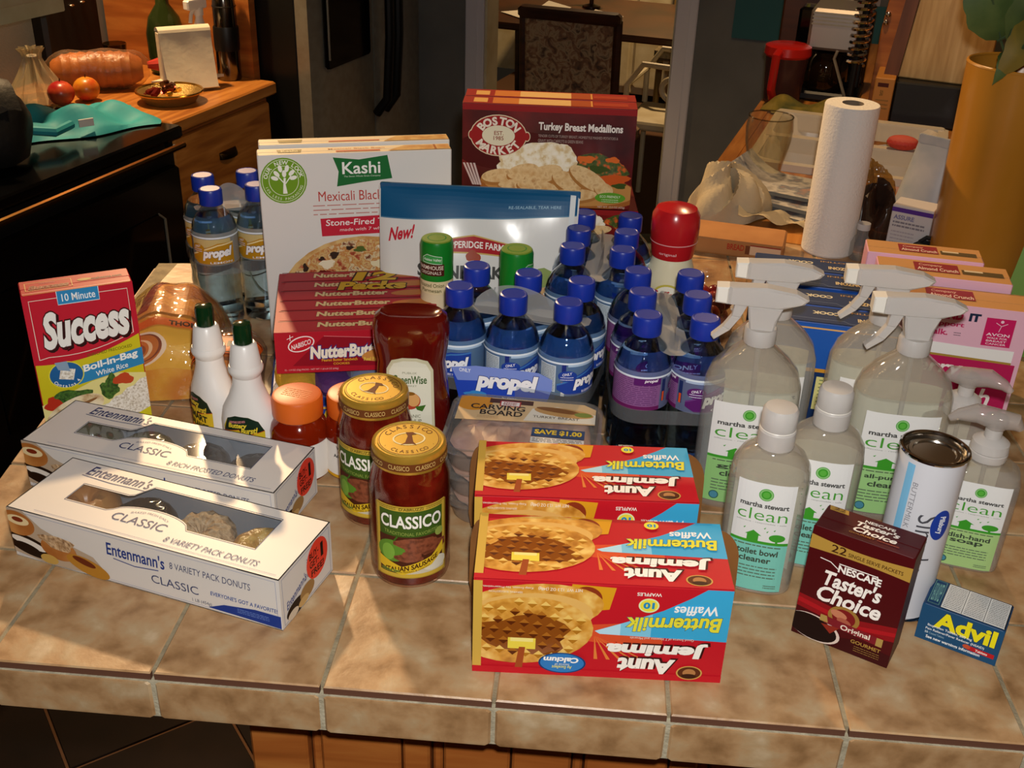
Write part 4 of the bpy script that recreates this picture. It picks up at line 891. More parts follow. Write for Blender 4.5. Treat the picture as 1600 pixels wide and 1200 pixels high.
    for k in range(4):
        lx = -L_/2+.052+k*(L_-.104)/3; ly = .004; x = cx+math.cos(a)*lx-math.sin(a)*ly; y = cy+math.sin(a)*lx+math.cos(a)*ly
        kd = kinds[k]; ph = random.Random(k).uniform(0, 6)
        d = thing('donut', '%s donut, %s in the %s donut box' % (what[kd], names[k], tag_), 'donut', x, y, .0045, a, 'donuts in the '+tag_+' box')
        rough = .13 if kd == 'crumb' else .03
        b = MB(); b.torus((0, 0, .0205), .0185, .0165, GLAZES['plain'] if kd != 'dark' else GLAZES['dark'], 26, 12, 1.2, fn=lambda A, B: 1+.03*math.sin(3*A+ph)); b.build('dough', d)
        b = MB(); b.torus((0, 0, .0275), .0185, .0168, GLAZES[kd], 36, 14, 1.35, fn=lambda A, B: 1+rough*math.sin(9*A+ph+2*B)*math.sin(5*B)); b.build('topping', d)
    return t
donut_box('variety', 'front white donut box with window and assorted donuts at left', (.103, .064), -15.3, .314, .100, .061, '8 VARIETY PACK DONUTS', ['plain', 'choc', 'crumb', 'gold'], None)
donut_box('frosted', 'rear white donut box with window and dark frosted donuts', (.060, .203), -12.5, .312, .096, .061, '8 RICH FROSTED DONUTS', ['frost', 'frost', 'dark', 'dark'], None)
# ---- waffle boxes (upside down)
RED, SKY = '#c01a26', '#3aa6d4'
KR = pm('kraft_inside', '#8a5a28', .8, var=('#7a4c20', 20, 3))
def waffle_art(p_, w, h, top=False):
    """printed upright in (u, v); the panel itself is turned upside down"""
    p_ = Flip(p_, h)
    p_.R(0, 0, w, h, RED); p_.P([(w*.25, h*.36), (w*.25, h*.64), (w*.6, h*.56), (w*.75, h*.45), (w*.5, h*.38)], '#d8502a')
    p_.P([(w*x, h*y) for x, y in ((0, .45), (.5, .48), (.52, .51), (.4, .62), (.26, .76), (.16, .9), (.1, 1), (0, 1))], SKY)
    p_.P([(w*x, h*y) for x, y in ((.3, .468), (.5, .48), (.52, .51), (.4, .62), (.3, .715))], '#7fc4e0'); p_.P([(w*x, h*y) for x, y in ((.42, .475), (.5, .48), (.52, .51), (.42, .6))], '#b4dcec')
    # dark shade band and sun rays
    for k in range(5): p_.P([(w*.52, h*.46), (w*(.3+.05*k), h*.2), (w*(.315+.05*k), h*.2)], '#e0803a')
    # waffles
    p_.P([(w*.62, h*1.0), (w*.45, h*.98), (w*.47, h*.75), (w*.6, h*.7), (w*.63, h*.85)], '#d89a1e'); p_.E(w*.56, h*.86, w*.06, h*.12, '#8a3418', 20)
    p_.E(w*.78, h*.72, w*.29, h*.26, WAFF, -8); p_.E(w*.8, h*.62, w*.27, h*.26, '#e0b060', -8); p_.E(w*.8, h*.48, w*.275, h*.36, WAFF, -6)
    p_.blob(w*.8, h*.44, w*.2, h*.2, pm('art_syrup', '#8a4a14', .25))
    for i in range(9):
        for j in range(6):
            cx, cy = w*(.58+.052*i-.014*j), h*(.18+.105*j+.014*i)
            q = ((cx-w*.8)/(w*.25))**2+((cy-h*.47)/(h*.33))**2
            if q < 1:
                p_.P([(cx-w*.021, cy), (cx, cy-h*.044), (cx+w*.021, cy)], '#5a2608' if q < .5 else '#b0741e'); p_.l -= 1; p_.P([(cx-w*.021, cy), (cx+w*.021, cy), (cx, cy+h*.044)], '#a8661e' if q < .5 else '#ecc468'); p_.l -= 1
    p_.l += 1
    p_.R(w*.75, h*.28, w*.86, h*.4, '#ecd44a'); p_.R(w*.76, h*.36, w*.85, h*.4, '#f4e48a'); p_.P([(w*.8, h*.05), (w*.83, h*.05), (w*.815, h*.3), (w*.79, h*.3)], '#a04a20')
    # gilt strip at the right border
    p_.R(w*.965, h*.06, w, h, '#d0a848'); p_.R(0, 0, w, h*.07, RED)
    p_.T('Buttermilk', w*.03, h*.545, w*.4, h*.70, '#e4dc3c', .03, .12, .04, out='#2a5a68', ow=.02); p_.T('Waffles', w*.05, h*.73, w*.22, h*.83, '#f2f2ee', .02, .1, .04)
    p_.T('Aunt', w*.19, h*.07, w*.42, h*.24, '#f4f0e6', .05, .1, 0, shadow=('#3a0c0c', -1.4, -1.2)); p_.T('Jemima', w*.07, h*.26, w*.47, h*.43, '#f4f0e6', .05, .1, 0, shadow=('#3a0c0c', -1.4, -1.2))
    p_.E(w*.13, h*.1, w*.052, h*.078, '#caa050'); p_.E(w*.13, h*.1, w*.046, h*.068, '#5a2c14'); p_.E(w*.13, h*.1, w*.026, h*.045, '#b07a48'); p_.E(w*.13, h*.065, w*.03, h*.025, '#3a1c0e')
    if not top:
        p_.E(w*.32, h*.82, w*.04, h*.075, '#dfe8b0'); p_.E(w*.32, h*.82, w*.034, h*.062, '#e8dc40'); p_.T('10', w*.298, h*.785, w*.342, h*.855, '#2a8ab8', .05); p_.T('WAFFLES', w*.275, h*.92, w*.37, h*.955, '#f2ece0', .02)
        p_.T('NET WT. 12.3 OZ (348g)', w*.58, h*.93, w*.75, h*.97, '#f6e8d0', .01); p_.T('Keep Frozen. No Preservatives.', w*.77, h*.935, w*.965, h*.965, '#f6e8d0', 0); p_.T('SERVING SUGGESTION', w*.81, h*.89, w*.94, h*.91, '#f6e8d0', 0)
        p_.T('Good Source of 7 Vitamins and Minerals', w*.13, h*.455, w*.38, h*.48, '#f2d8c8', 0)
        p_.E(w*.64, h*.15, w*.095, h*.115, '#0f3a70'); p_.E(w*.64, h*.15, w*.088, h*.104, '#2f7ac0'); p_.T('An Excellent', w*.6, h*.085, w*.68, h*.12, '#e8e050', .01, .1); p_.T('Source of', w*.61, h*.12, w*.67, h*.145, '#e8e8d0', 0, .1); p_.T('Calcium', w*.575, h*.155, w*.715, h*.215, '#f4f4f0', .04, .1)
    else:
        p_.E(w*.29, h*.9, w*.03, h*.06, '#e8dc40'); p_.T('10', w*.272, h*.875, w*.308, h*.925, '#2a8ab8', .05); p_.T('WAFFLES', w*.26, h*.97, w*.33, h*.995, '#f2ece0', .01)
def waffle_box(label, fl, yaw, w, d, h):
    t = carton('waffle_box', label, 'box', fl, yaw, w, d, h, (RED, RED, RED), group='waffle boxes')
    p_ = Print(f_front(w, d, True, h), box=(0, 0, w*1000, h*1000)); waffle_art(p_, w*1000, h*1000); p_.build('front_print', t)
    p_ = Print(f_top(w, d, h+.0005, True), box=(0, 0, w*1000, d*1000)); waffle_art(p_, w*1000, d*1000, True); p_.build('top_print', t)
    for s_ in (-1, 1):
        b = MB(); n = 10; fk = .8 if s_ > 0 else .35; pts = [(0, .01), (0, h-.004)]+[(s_*(.026*fk*math.sin(math.pi/2*i/n)), h-.004-.03*(1-math.cos(math.pi/2*i/n))) for i in range(1, n+1)]+[(s_*.028*fk, .03), (s_*.02*fk, .012)]
        v = [(s_*w/2+x, d/2-.004-.25*abs(x), z) for x, z in pts]+[(s_*w/2+x, d/2-.003-.25*abs(x), z) for x, z in pts]; k = len(pts)
        b.add(v, [tuple(range(k)), tuple(range(2*k-1, k-1, -1))]+[(i, (i+1) % k, k+(i+1) % k, k+i) for i in range(k)], KR); b.build('end_flap', t)
        b = MB(); x = s_*(w/2+.0008); b.add([(x, -d/2+.004, .006), (x, d/2-.004, .006), (x, d/2-.004, h-.006), (x, -d/2+.004, h-.006)], [(0, 1, 2, 3)], KR); b.build('inner_flap', t)
    return t
waffle_box('front red carton of frozen waffles standing upside down at bar edge', (.2885, .032), 2.5, .228, .098, .106)
waffle_box('rear red carton of frozen waffles upside down behind its twin', (.277, .143), 3.5, .216, .100, .117)
# ---- instant coffee box
MAROON = '#4a0a0e'
t = carton('coffee_box', 'dark maroon box of single serve instant coffee packets', 'box', (.592, .119), -27.5, .093, .046, .122, (MAROON, MAROON, MAROON), rx=-.07)
p_ = Print(f_front(.093, .046), box=(0, 0, 93, 122)); p_.R(0, 0, 93, 122, MAROON)
p_.P([(0, 46), (30, 43), (55, 38), (93, 46), (93, 30), (60, 24), (30, 28), (0, 32)], '#8a1218'); p_.P([(0, 42), (35, 37), (50, 33), (60, 33), (93, 40), (93, 36), (60, 28), (50, 29), (30, 33), (0, 37)], '#a8161e')
p_.P([(0, 0), (93, 0), (93, 14), (60, 17), (40, 12), (0, 20)], '#3a0a0c')
p_.P([(0, 98), (0, 113)]+[(93*i/10, 113-3.5*math.sin(math.pi*i/10)-1*i/10) for i in range(1, 11)]+[(93, 97)]+[(93-93*i/10, 97+6*math.sin(math.pi*i/10)*.3+.1*i) for i in range(1, 10)], '#b08a3c')
p_.T('22', 20, 101, 34, 109, '#3a1c0c', .01); p_.T('SINGLE SERVE PACKETS', 36, 101.5, 86, 105.5, '#4a2c10', .012)
p_.T('NESCAFE', 30, 82, 70, 90, '#f2ece4', .035); p_.R(30, 90.6, 66, 91.6, '#f2ece4'); p_.L([(12, 91), (22, 90), (30, 85)], .9, '#f2ece4')
p_.T("Taster's", 19, 64, 73, 81, '#f2ece4', .03, .2); p_.T('Choice', 16, 46, 76, 63, '#f2ece4', .03, .2); p_.L([(66, 82), (64, 86), (67, 88), (65, 92)], 1, '#f2ece4')
p_.E(45, 36, 15, 12, '#9a7434'); p_.E(45, 36, 11, 9, '#7a1a1a'); p_.E(40, 38, 8, 4, '#c07a5a', -10); p_.E(46, 32, 7, 3.4, '#a85a44', -10)
p_.E(20, 14, 26, 14, '#d8c4b8', -8); p_.E(18, 14, 25, 13, '#1a0a08', -8); p_.P([(26, 22), (44, 24), (36, 14)], '#8a2a1c')
p_.P([(28, 24), (84, 20), (84, 29), (28, 32)], '#7a1c24'); p_.P([(78, 20), (84, 20), (84, 29), (78, 29)], '#a88a4a'); p_.P([(24, 25), (32, 25), (30, 32), (24, 32)], '#a88a4a'); p_.T('Original', 44, 21.5, 72, 29, '#eadccc', .02)
p_.T('GOURMET', 56, 13.5, 84, 17.5, '#a8823c', .02); p_.lines(60, 5, 84, 12, 3, '#8a6a34', .3); p_.build('front_print', t)
p_ = Print(f_top(.093, .046, .1224)); p_.P([(4, 36), (22, 36), (20, 44), (2, 44)], '#b08a3c'); p_.T('22', 7, 39, 18, 43.5, '#5a3a14', .02); p_.lines(6, 37, 18, 38.6, 1, '#5a3a14')
p_.T('NESCAFE', 38, 33, 66, 38, '#f2ece4', .03); p_.T("Taster's", 32, 23, 72, 32, '#f2ece4', .03, .2); p_.T('Choice', 32, 12, 72, 21, '#f2ece4', .03, .2); p_.T('GOURMET', 30, 7, 54, 10, '#a06a2c', .02); p_.lines(56, 7, 76, 10, 1, '#8a3a24', .5); p_.build('top_print', t)
# ---- tablets box
t = carton('tablet_box', 'small blue carton of pain relief tablets at right front of bar', 'box', (.7125, .127), -27.5, .075, .046, .0415, ('#1b456e', '#1b3d63', '#1b456e'))
p_ = Print(f_front(.075, .046)); p_.R(0, 0, 75, 41.5, '#1b4a70'); p_.T('Advil', 14, 19, 70, 38.5, '#e8dc1c', .04, .0, 0, out='#0c2a50', ow=.02)
p_.T('Ibuprofen Tablets, 200 mg', 9, 17.5, 50, 21, '#e8ecee', .01); p_.T('Pain Reliever/Fever Reducer (NSAID)', 8, 13, 62, 16.5, '#e8ecee', .012); p_.T('50', 8, 9.5, 11, 12, '#c8d8e0', .02); p_.T('Coated Tablets', 12, 9.6, 26, 12, '#9ab8c8', 0); p_.T('See new warnings information', 10, 3, 60, 7.5, '#f0f2f2', .02); p_.P([(48, 7.5), (72, 7), (72, 12), (46, 12.5)], '#b81c20'); p_.E(47, 10.5, 3.6, 2.4, '#c05030'); p_.T('Tablets', 55, 8.4, 66, 11, '#f4e8e0', .02); p_.build('front_print', t)
p_ = Print(f_top(.075, .046, .0419)); p_.R(15, 2, 74, 44, '#1a1a1c'); p_.R(15.6, 2.6, 73.4, 43.4, '#d6d6d2'); p_.frame(3, 4, 13.5, 43, .5, '#6a9a8a')
for q, (a, c) in enumerate(((17, 33), (36, 53), (56, 72))): p_.lines(a, 4, c, 42, 14, '#4a4a4e', .3, q+2); p_.R(c+1, 3, c+1.5, 43, '#2a2a2c')
p_.T('READ AND KEEP', 4.5, 8, 12, 38, '#8ac0b0', .0); p_.build('top_print', t)
# ---- pizza boxes
t1 = carton('pizza_box', 'front white square frozen pizza box with green leaf logo', 'box', (-.075, .668), 17, .263, .028, .276, ('#dedbd6', '#e8d8b8', '#dcd8d2'), group='pizza boxes')  # cream top colour carries the warm overhead lamp light
W_, H_ = 263, 276
p_ = Print(f_front(.263, .028), box=(0, 0, 263, 276)); GR = '#1f6a34'
p_.P([(100, 270), (135, 266), (174, 271), (180, 238), (140, 234), (104, 229), (107, 250)], GR); p_.T('Kashi', 112, 246, 164, 263, '#f2f4ee', .015); p_.T('The Seven Whole Grain Company', 114, 241, 164, 244, '#cfe0cc', 0)
p_.E(33, 240, 31, 32, '#6f9a24'); p_.ring(33, 240, 29, 30, .8, '#dfe8c8'); p_.ring(33, 240, 20, 21, .8, '#dfe8c8'); p_.arcT('OUR NEW LOOK', 33, 240, 24.5, 25.5, 5.5, 165, 15, '#f2f4e8', .02); p_.arcT('10% LESS PACKAGING', 33, 240, 24.5, 25.5, 3.6, 200, 340, '#dfe8c8', .01, True)
p_.P([(31, 222), (37, 222), (35, 236), (36, 244), (33, 244), (32, 234)], '#f2f4e8')
for dx, dy, rt_ in ((-9, 6, 130), (-4, 13, 100), (5, 13, 75), (11, 7, 45), (-12, 0, 160), (13, 0, 15), (1, 6, 90)): p_.E(33+dx, 244+dy, 5, 2.8, '#f2f4e8', rt_)
p_.L([(34, 236), (26, 246)], 1.4, '#f2f4e8'); p_.L([(35, 236), (43, 247)], 1.4, '#f2f4e8')
p_.T('Mexicali Black Bean', 78, 209, 200, 223, '#b84038', .0); p_.lines(70, 187, 212, 206, 3, '#c08078', .22, 5)
p_.P([(79, 184), (230, 187), (230, 160), (80, 158)], '#c4283c'); p_.T('Stone-Fired Thin Crust', 86, 173, 222, 182, '#f4ece8', .01, .1); p_.T('made with 7 whole grains', 105, 163, 196, 169, '#f4e0dc', 0, .1)
p_.E(135, 60, 120, 96, CRUSTP); p_.E(136, 62, 112, 89, PIZZA)
R_ = random.Random(11)
for k in range(60):
    a = R_.uniform(0, 6.28); q = math.sqrt(R_.random()); x, y = 136+104*q*math.cos(a), 62+82*q*math.sin(a)
    if y > 4: p_.blob(x, y, R_.uniform(4, 12), R_.uniform(3, 7), R_.choice(['#b0392a', '#d8c040', '#55662c', '#e6d8b0', '#3a2a20', '#c87a3a', '#efe0c0', '#8a2a20', '#d8a050']), .2, 12, k); p_.l -= 1
p_.build('front_print', t1)
def kashi_top(t):
    p_ = Print(f_top(.263, .028, .2764)); p_.P([(28, 8), (58, 8), (60, 20), (26, 20)], '#8a7a30'); p_.T('Kashi', 32, 10, 54, 18, '#e0d8b0', .02); p_.T('Mexicali Black Bean', 95, 14, 172, 20, '#d89a60', .01); p_.R(105, 4, 165, 9, '#d8703a'); p_.P([(175, 2), (262, 2), (262, 24), (200, 24)], CRUSTP); p_.R(240, 2, 243, 24, '#a0602c'); p_.build('top_print', t)
kashi_top(t1)
t2 = carton('pizza_box', 'rear white frozen pizza box peeking above the front one', 'box', (-.082, .7005), 17, .263, .028, .280, ('#dedbd6', '#e8d8b8', '#dcd8d2'), group='pizza boxes');  # top again tinted cream for the warm lamps above
p_ = Print(f_top(.263, .028, .2804)); p_.P([(28, 8), (58, 8), (60, 20), (26, 20)], '#8a7a30'); p_.R(95, 6, 165, 10, '#d8703a'); p_.P([(170, 2), (262, 2), (262, 24), (190, 24)], CRUSTP); p_.build('top_print', t2)
# ---- turkey dinner boxes
def turkey_face(p_, w, h):
    k = w/250
    p_.R(0, 0, w, h, DKRED); p_.R(0, h-9*k, w, h, '#8e1c1e')
    p_.E(w*.3, h*.55, w*.35, h*.2, '#4a0c0c'); p_.E(w*.58, h*.18, w*.48, h*.2, '#a0602a', -3); p_.E(w*.58, h*.2, w*.45, h*.18, '#c08a4a', -3)
    for x, y, a, c in ((.78, .46, .16, VEG), (.86, .4, .14, VEG), (.9, .3, .1, '#c8561e'), (.73, .5, .06, '#d86a2a'), (.88, .5, .05, '#d86a2a'), (.8, .4, .07, '#3c4e1c'), (.93, .24, .05, '#3c4e1c')): p_.blob(w*x, h*y, w*a*.8, h*a*.6, c, .15)
    for x, y, a in ((.36, .46, .15), (.46, .52, .15), (.56, .52, .12), (.3, .4, .1), (.44, .4, .18), (.6, .44, .08)): p_.blob(w*x, h*y, w*a*.9, h*a*.95, MASH, .08, 22)
    for x, y, rx_, ry_, ro in ((.22, .3, .11, .08, 8), (.36, .35, .1, .09, 15), (.32, .22, .11, .06, 4), (.48, .33, .12, .1, 20), (.45, .2, .13, .085, -8), (.62, .27, .1, .1, -30), (.75, .3, .14, .1, -32), (.84, .2, .06, .08, -20), (.65, .13, .16, .075, 4)):
        p_.E(w*x, h*(y-.02), w*rx_, h*ry_, '#a87238', ro); p_.E(w*x, h*y, w*rx_*.95, h*ry_*.85, MEAT, ro)
    p_.E(w*.21, h*.7, w*.165, h*.205, '#e0cfae'); p_.E(w*.055, h*.7, w*.02, h*.05, '#e0cfae'); p_.E(w*.375, h*.7, w*.02, h*.05, '#e0cfae'); p_.E(w*.21, h*.7, w*.16, h*.195, '#9a1c1e'); p_.E(w*.055, h*.7, w*.016, h*.04, '#9a1c1e'); p_.E(w*.375, h*.7, w*.016, h*.04, '#9a1c1e'); p_.E(w*.21, h*.7, w*.095, h*.1, '#e4dcc0')
    p_.T('EST.', w*.185, h*.705, w*.24, h*.745, '#8a3024', .01); p_.T('1985', w*.182, h*.655, w*.24, h*.695, '#8a3024', .01)
    p_.arcT('BOSTON', w*.21, h*.7, w*.125, h*.145, h*.075, 143, 37, '#ece0d0', .045); p_.arcT('MARKET', w*.21, h*.7, w*.125, h*.145, h*.075, 217, 323, '#ece0d0', .045, True)
    p_.T('Turkey Breast Medallions', w*.44, h*.75, w*.925, h*.85, '#ece4dc', .03, out='#2a0606', ow=.02); p_.T('TENDER CUTS OF TURKEY BREAST, HOMESTYLE MASHED POTATOES &', w*.44, h*.7, w*.9, h*.73, '#a89890', 0); p_.T('GRAVY WITH CARROTS & GREEN BEANS', w*.44, h*.655, w*.7, h*.685, '#a89890', 0)
    for q in range(4): p_.P([(w*(.005+.02*q), h*.42), (w*(.017+.02*q), h*.42), (w*(.075+.014*q), h*.2), (w*(.063+.014*q), h*.2)], '#c8b4b0')
    p_.E(w*.04, h*.14, w*.02, h*.03, '#b8902c'); p_.lines(w*.07, h*.1, w*.15, h*.15, 2, '#b8802c', .4); p_.T('BOX TOPS 4 EDUCATION', w*.02, h*.05, w*.14, h*.075, '#a8702c', 0); p_.T('HEATING INSTRUCTIONS', w*.16, h*.05, w*.33, h*.075, '#b8842c', 0)
    p_.E(w*.88, h*.12, w*.09, h*.055, '#5a9a2a'); p_.T('ECO FRIENDLY', w*.82, h*.12, w*.94, h*.145, '#e8f0d8', 0); p_.lines(w*.83, h*.07, w*.93, h*.11, 2, '#cfe0b8', .3); p_.T('NET WT. 15.0 OZ (425g)', w*.81, h*.01, w*.97, h*.035, '#d8c8b8', 0)
def turkey_top(p_, w, d):
    p_.R(0, 0, w, d, '#96241e'); p_.R(w*.06, d*.2, w*.14, d*.8, '#d8a860'); p_.R(w*.17, d*.1, w*.32, d*.9, '#c87838'); p_.R(w*.32, d*.1, w*.62, d*.9, '#e0b878'); p_.R(w*.62, d*.1, w*.74, d*.9, '#a85028'); p_.R(w*.735, d*.1, w*.745, d*.9, '#d89a50'); p_.R(w*.75, d*.25, w*.95, d*.7, '#a83c24')
TW, TH_, TD = .252, .150, .040
def turkey_side(p_, w, h):
    p_.R(0, 0, w, h, DKRED); p_.R(0, h*.8, w, h, '#8e1c1e')
    for x, y, a in ((.62, .5, .1), (.7, .55, .11), (.56, .35, .07), (.76, .45, .07)): p_.blob(w*x, h*y, w*a*.7, h*a*4, MASH, .08)
    for x, y, rx_ in ((.66, .2, .1), (.76, .2, .09), (.57, .15, .06)): p_.E(w*x, h*y, w*rx_, h*.18, MEAT, 8)
    p_.blob(w*.9, h*.55, w*.09, h*.3, VEG); p_.blob(w*.95, h*.25, w*.06, h*.2, '#c98a4c'); p_.T('Turkey Breast Medallions', w*.1, h*.4, w*.45, h*.65, '#ece4dc', .03)
for k, lb in enumerate(('bottom', 'second', 'third', 'top')):
    q = carton('turkey_dinner_box', '%s turkey dinner box lying flat in the stack behind the bread pouch' % lb, 'box', (.190+.004*(k % 2), .835+.003*(k % 3)), 2.5+(k % 2), TW, TH_, TD, (DKRED, '#5a0c0e', '#5a0c0e'), z=k*.0415, group='flat turkey dinner boxes')
    p_ = Print(f_front(TW, TH_), box=(0, 0, TW*1000, TD*1000)); turkey_side(p_, TW*1000, TD*1000); p_.build('front_print', q)
for k, (lb, dy) in enumerate((('front turkey dinner box standing on the flat stack with plate picture', 0), ('rear turkey dinner box standing close behind the front one', .043))):
    q = carton('turkey_dinner_box', lb, 'box', (.180-.001*k, .840+dy), 2.2, TW, TD, TH_, (DKRED, '#96241e', '#5a0c0e'), z=.1665, group='standing turkey dinner boxes')
    p_ = Print(f_front(TW, TD), box=(0, 0, TW*1000, TH_*1000)); turkey_face(p_, TW*1000, TH_*1000) if k == 0 else p_.R(0, 0, TW*1000, TH_*1000, DKRED); p_.build('front_print', q)
    p_ = Print(f_top(TW, TD, TH_+.0005)); turkey_top(p_, TW*1000, TD*1000); p_.build('top_print', q)
# ---- cookie multipack on a snack pack
CR = '#b01c2c'
ck = carton('cookie_box', 'red twelve pack cookie box lying on the crinkly snack pack', 'box', (-.004, .452), 13, .205, .185, .056, (CR, CR, CR), z=.066)
p_ = Print(f_front(.205, .185), box=(0, 0, 205, 56)); p_.R(0, 0, 205, 56, CR); p_.P([(20, 10), (205, 4), (205, 40), (60, 50)], '#8e1424'); p_.L([(60, 50), (205, 40)], 1, '#d06a70'); p_.E(32, 40, 17, 10, '#f0e4e4', 20); p_.E(32, 40, 15.5, 8.5, '#c01c2c', 20); p_.T('NABISCO', 20, 36, 44, 43, '#f0e4e4', .02, 0, .35); p_.L([(15, 47), (23, 51)], .8, '#f0e4e4'); p_.L([(19, 45), (19, 53)], .8, '#f0e4e4')
p_.T('NutterButter', 42, 20, 136, 38, '#f2ead8', .05, .1, .03, out='#2b3a88', ow=.045); p_.T('Peanut Butter Sandwich', 56, 15, 100, 19, '#e8b030', .01); p_.T('COOKIES', 70, 10, 90, 13, '#e8b030', .01); p_.E(150, 24, 45, 11, '#c98a44', 6); p_.T('Real Peanut Butter!', 108, 14, 150, 19, '#e8c850', .02); p_.E(180, 16, 18, 10, '#c8924e'); p_.T('12 - 1.9 OZ (53g) PACKS - NET WT 1 LB 6.8 OZ (646g)', 10, 3, 76, 6, '#e8b8b8', 0); p_.build('front_print', ck)
p_ = Print(f_top(.205, .185, .0564), box=(0, 0, 205, 185)); p_.R(0, 0, 205, 185, CR)
for k in range(6):
    y = 3+k*30.5; p_.P([(6, y), (199, y), (196, y+27), (10, y+27)], '#b4222e'); p_.R(4, y+27, 201, y+29, '#6a0c18'); p_.T('NutterButter', 52-1.2*k, y+9, 150-2*k, y+23, '#e6cc98', .045, .1, 0, out='#7a3020', ow=.03); p_.E(178, y+13, 30, 9, '#c87a38', 3)
p_.T('12', 98, 150, 158, 180, '#d8ac28', .05, .15, out='#2a1408', ow=.04); p_.T('Packs', 78, 120, 170, 147, '#d8ac28', .05, .15, out='#2a1408', ow=.04); p_.build('top_print', ck)
sp = thing('snack_pack', 'clear wrapped variety pack of snack bags under the cookie box', 'snack pack', .08, .548, 0, math.radians(13))
b = MB(); b.rbox(-.115, -.1, 0, .105, .1, .03, pm('snack_tray_blue', '#24449a', .35), .003); b.build('tray', sp)
p_ = Print(lambda u, v, e: (-.115+u, -.1-e, v)); p_.R(0, 2, 220, 5, '#c8a030'); p_.T('VARIETY', 60, 9, 130, 25, '#e4c83a', .06); p_.R(0, 27, 220, 30, '#d0b050'); p_.build('tray_print', sp)
for k, (c, x) in enumerate((('#d8b040', -.08), ('#5a3a78', -.035), ('#8a9ac0', .01), ('#c8a030', .05), ('#40508a', .085))):
    b = MB(); b.ball((x, -.03, .045), (.03, .065, .019), pm('snack_foil_%d' % k, c, .25, .3, bump=(60, .5)), 16, 8); b.build('snack_bag', sp)
b = MB(); b.grid(lambda u, v: (-.12+.235*u+.004*math.sin(v*20), -.104+.21*v, .004+.059*min(1, 4*v+.12*math.sin(u*17), 6*(1-v))*min(1, 8*u+.1, 8*(1-u)+.1)), 24, 16, film('wrap_film', '#f4f4f0', .35, .06, .06, bump=(45, .8))); b.build('film_wrap', sp)
# ---- pasta boxes
BLUE = '#1b4a9c'
for k, lb in enumerate(('frontmost', 'second', 'third', 'rearmost')):
    q = carton('pasta_box', '%s blue pasta box in the row behind the trigger sprays' % lb, 'box', (.606+.004*(k % 2)-.003*k, .508+.058*k), -8, .148, .050, .158-.002*(k % 2), (BLUE, '#16325e', BLUE), group='blue pasta boxes')
    p_ = Print(lambda u, v, e: (.074-u, .025-v, .1584-.002*(k % 2)+e)); p_.R(2, 3, 146, 48, '#17315c'); p_.L([(8, 44), (60, 44), (66, 38), (140, 38)], .5, '#8a9ab8'); p_.T('RONZONI', 10, 26, 50, 36, '#e2cfa0', .04, 0, 0, out='#6a2c14', ow=.02); p_.T('Quick', 60, 26, 104, 38, '#e2d8b8', .05, .1); p_.T('COOK', 70, 15, 104, 24, '#e2d8b8', .05, .1); p_.T('ROTINI', 20, 8, 60, 13, '#b08a58', .02); p_.build('top_print', q)
    if k == 0:
        p_ = Print(f_front(.148, .05)); p_.R(0, 0, 148, 156, '#1f55ac'); p_.R(0, 150, 148, 152, '#d8a860'); p_.R(0, 92, 148, 97, '#c89030'); p_.R(0, 0, 148, 92, '#16305c'); p_.R(60, 40, 148, 86, '#d8d48a'); p_.lines(64, 44, 146, 84, 8, '#7a8a5a', .3); p_.T('cooking tip:', 100, 118, 138, 124, '#dfe6f2', .01); p_.T('for best taste', 104, 106, 140, 111, '#dfe6f2', .0); p_.build('front_print', q)
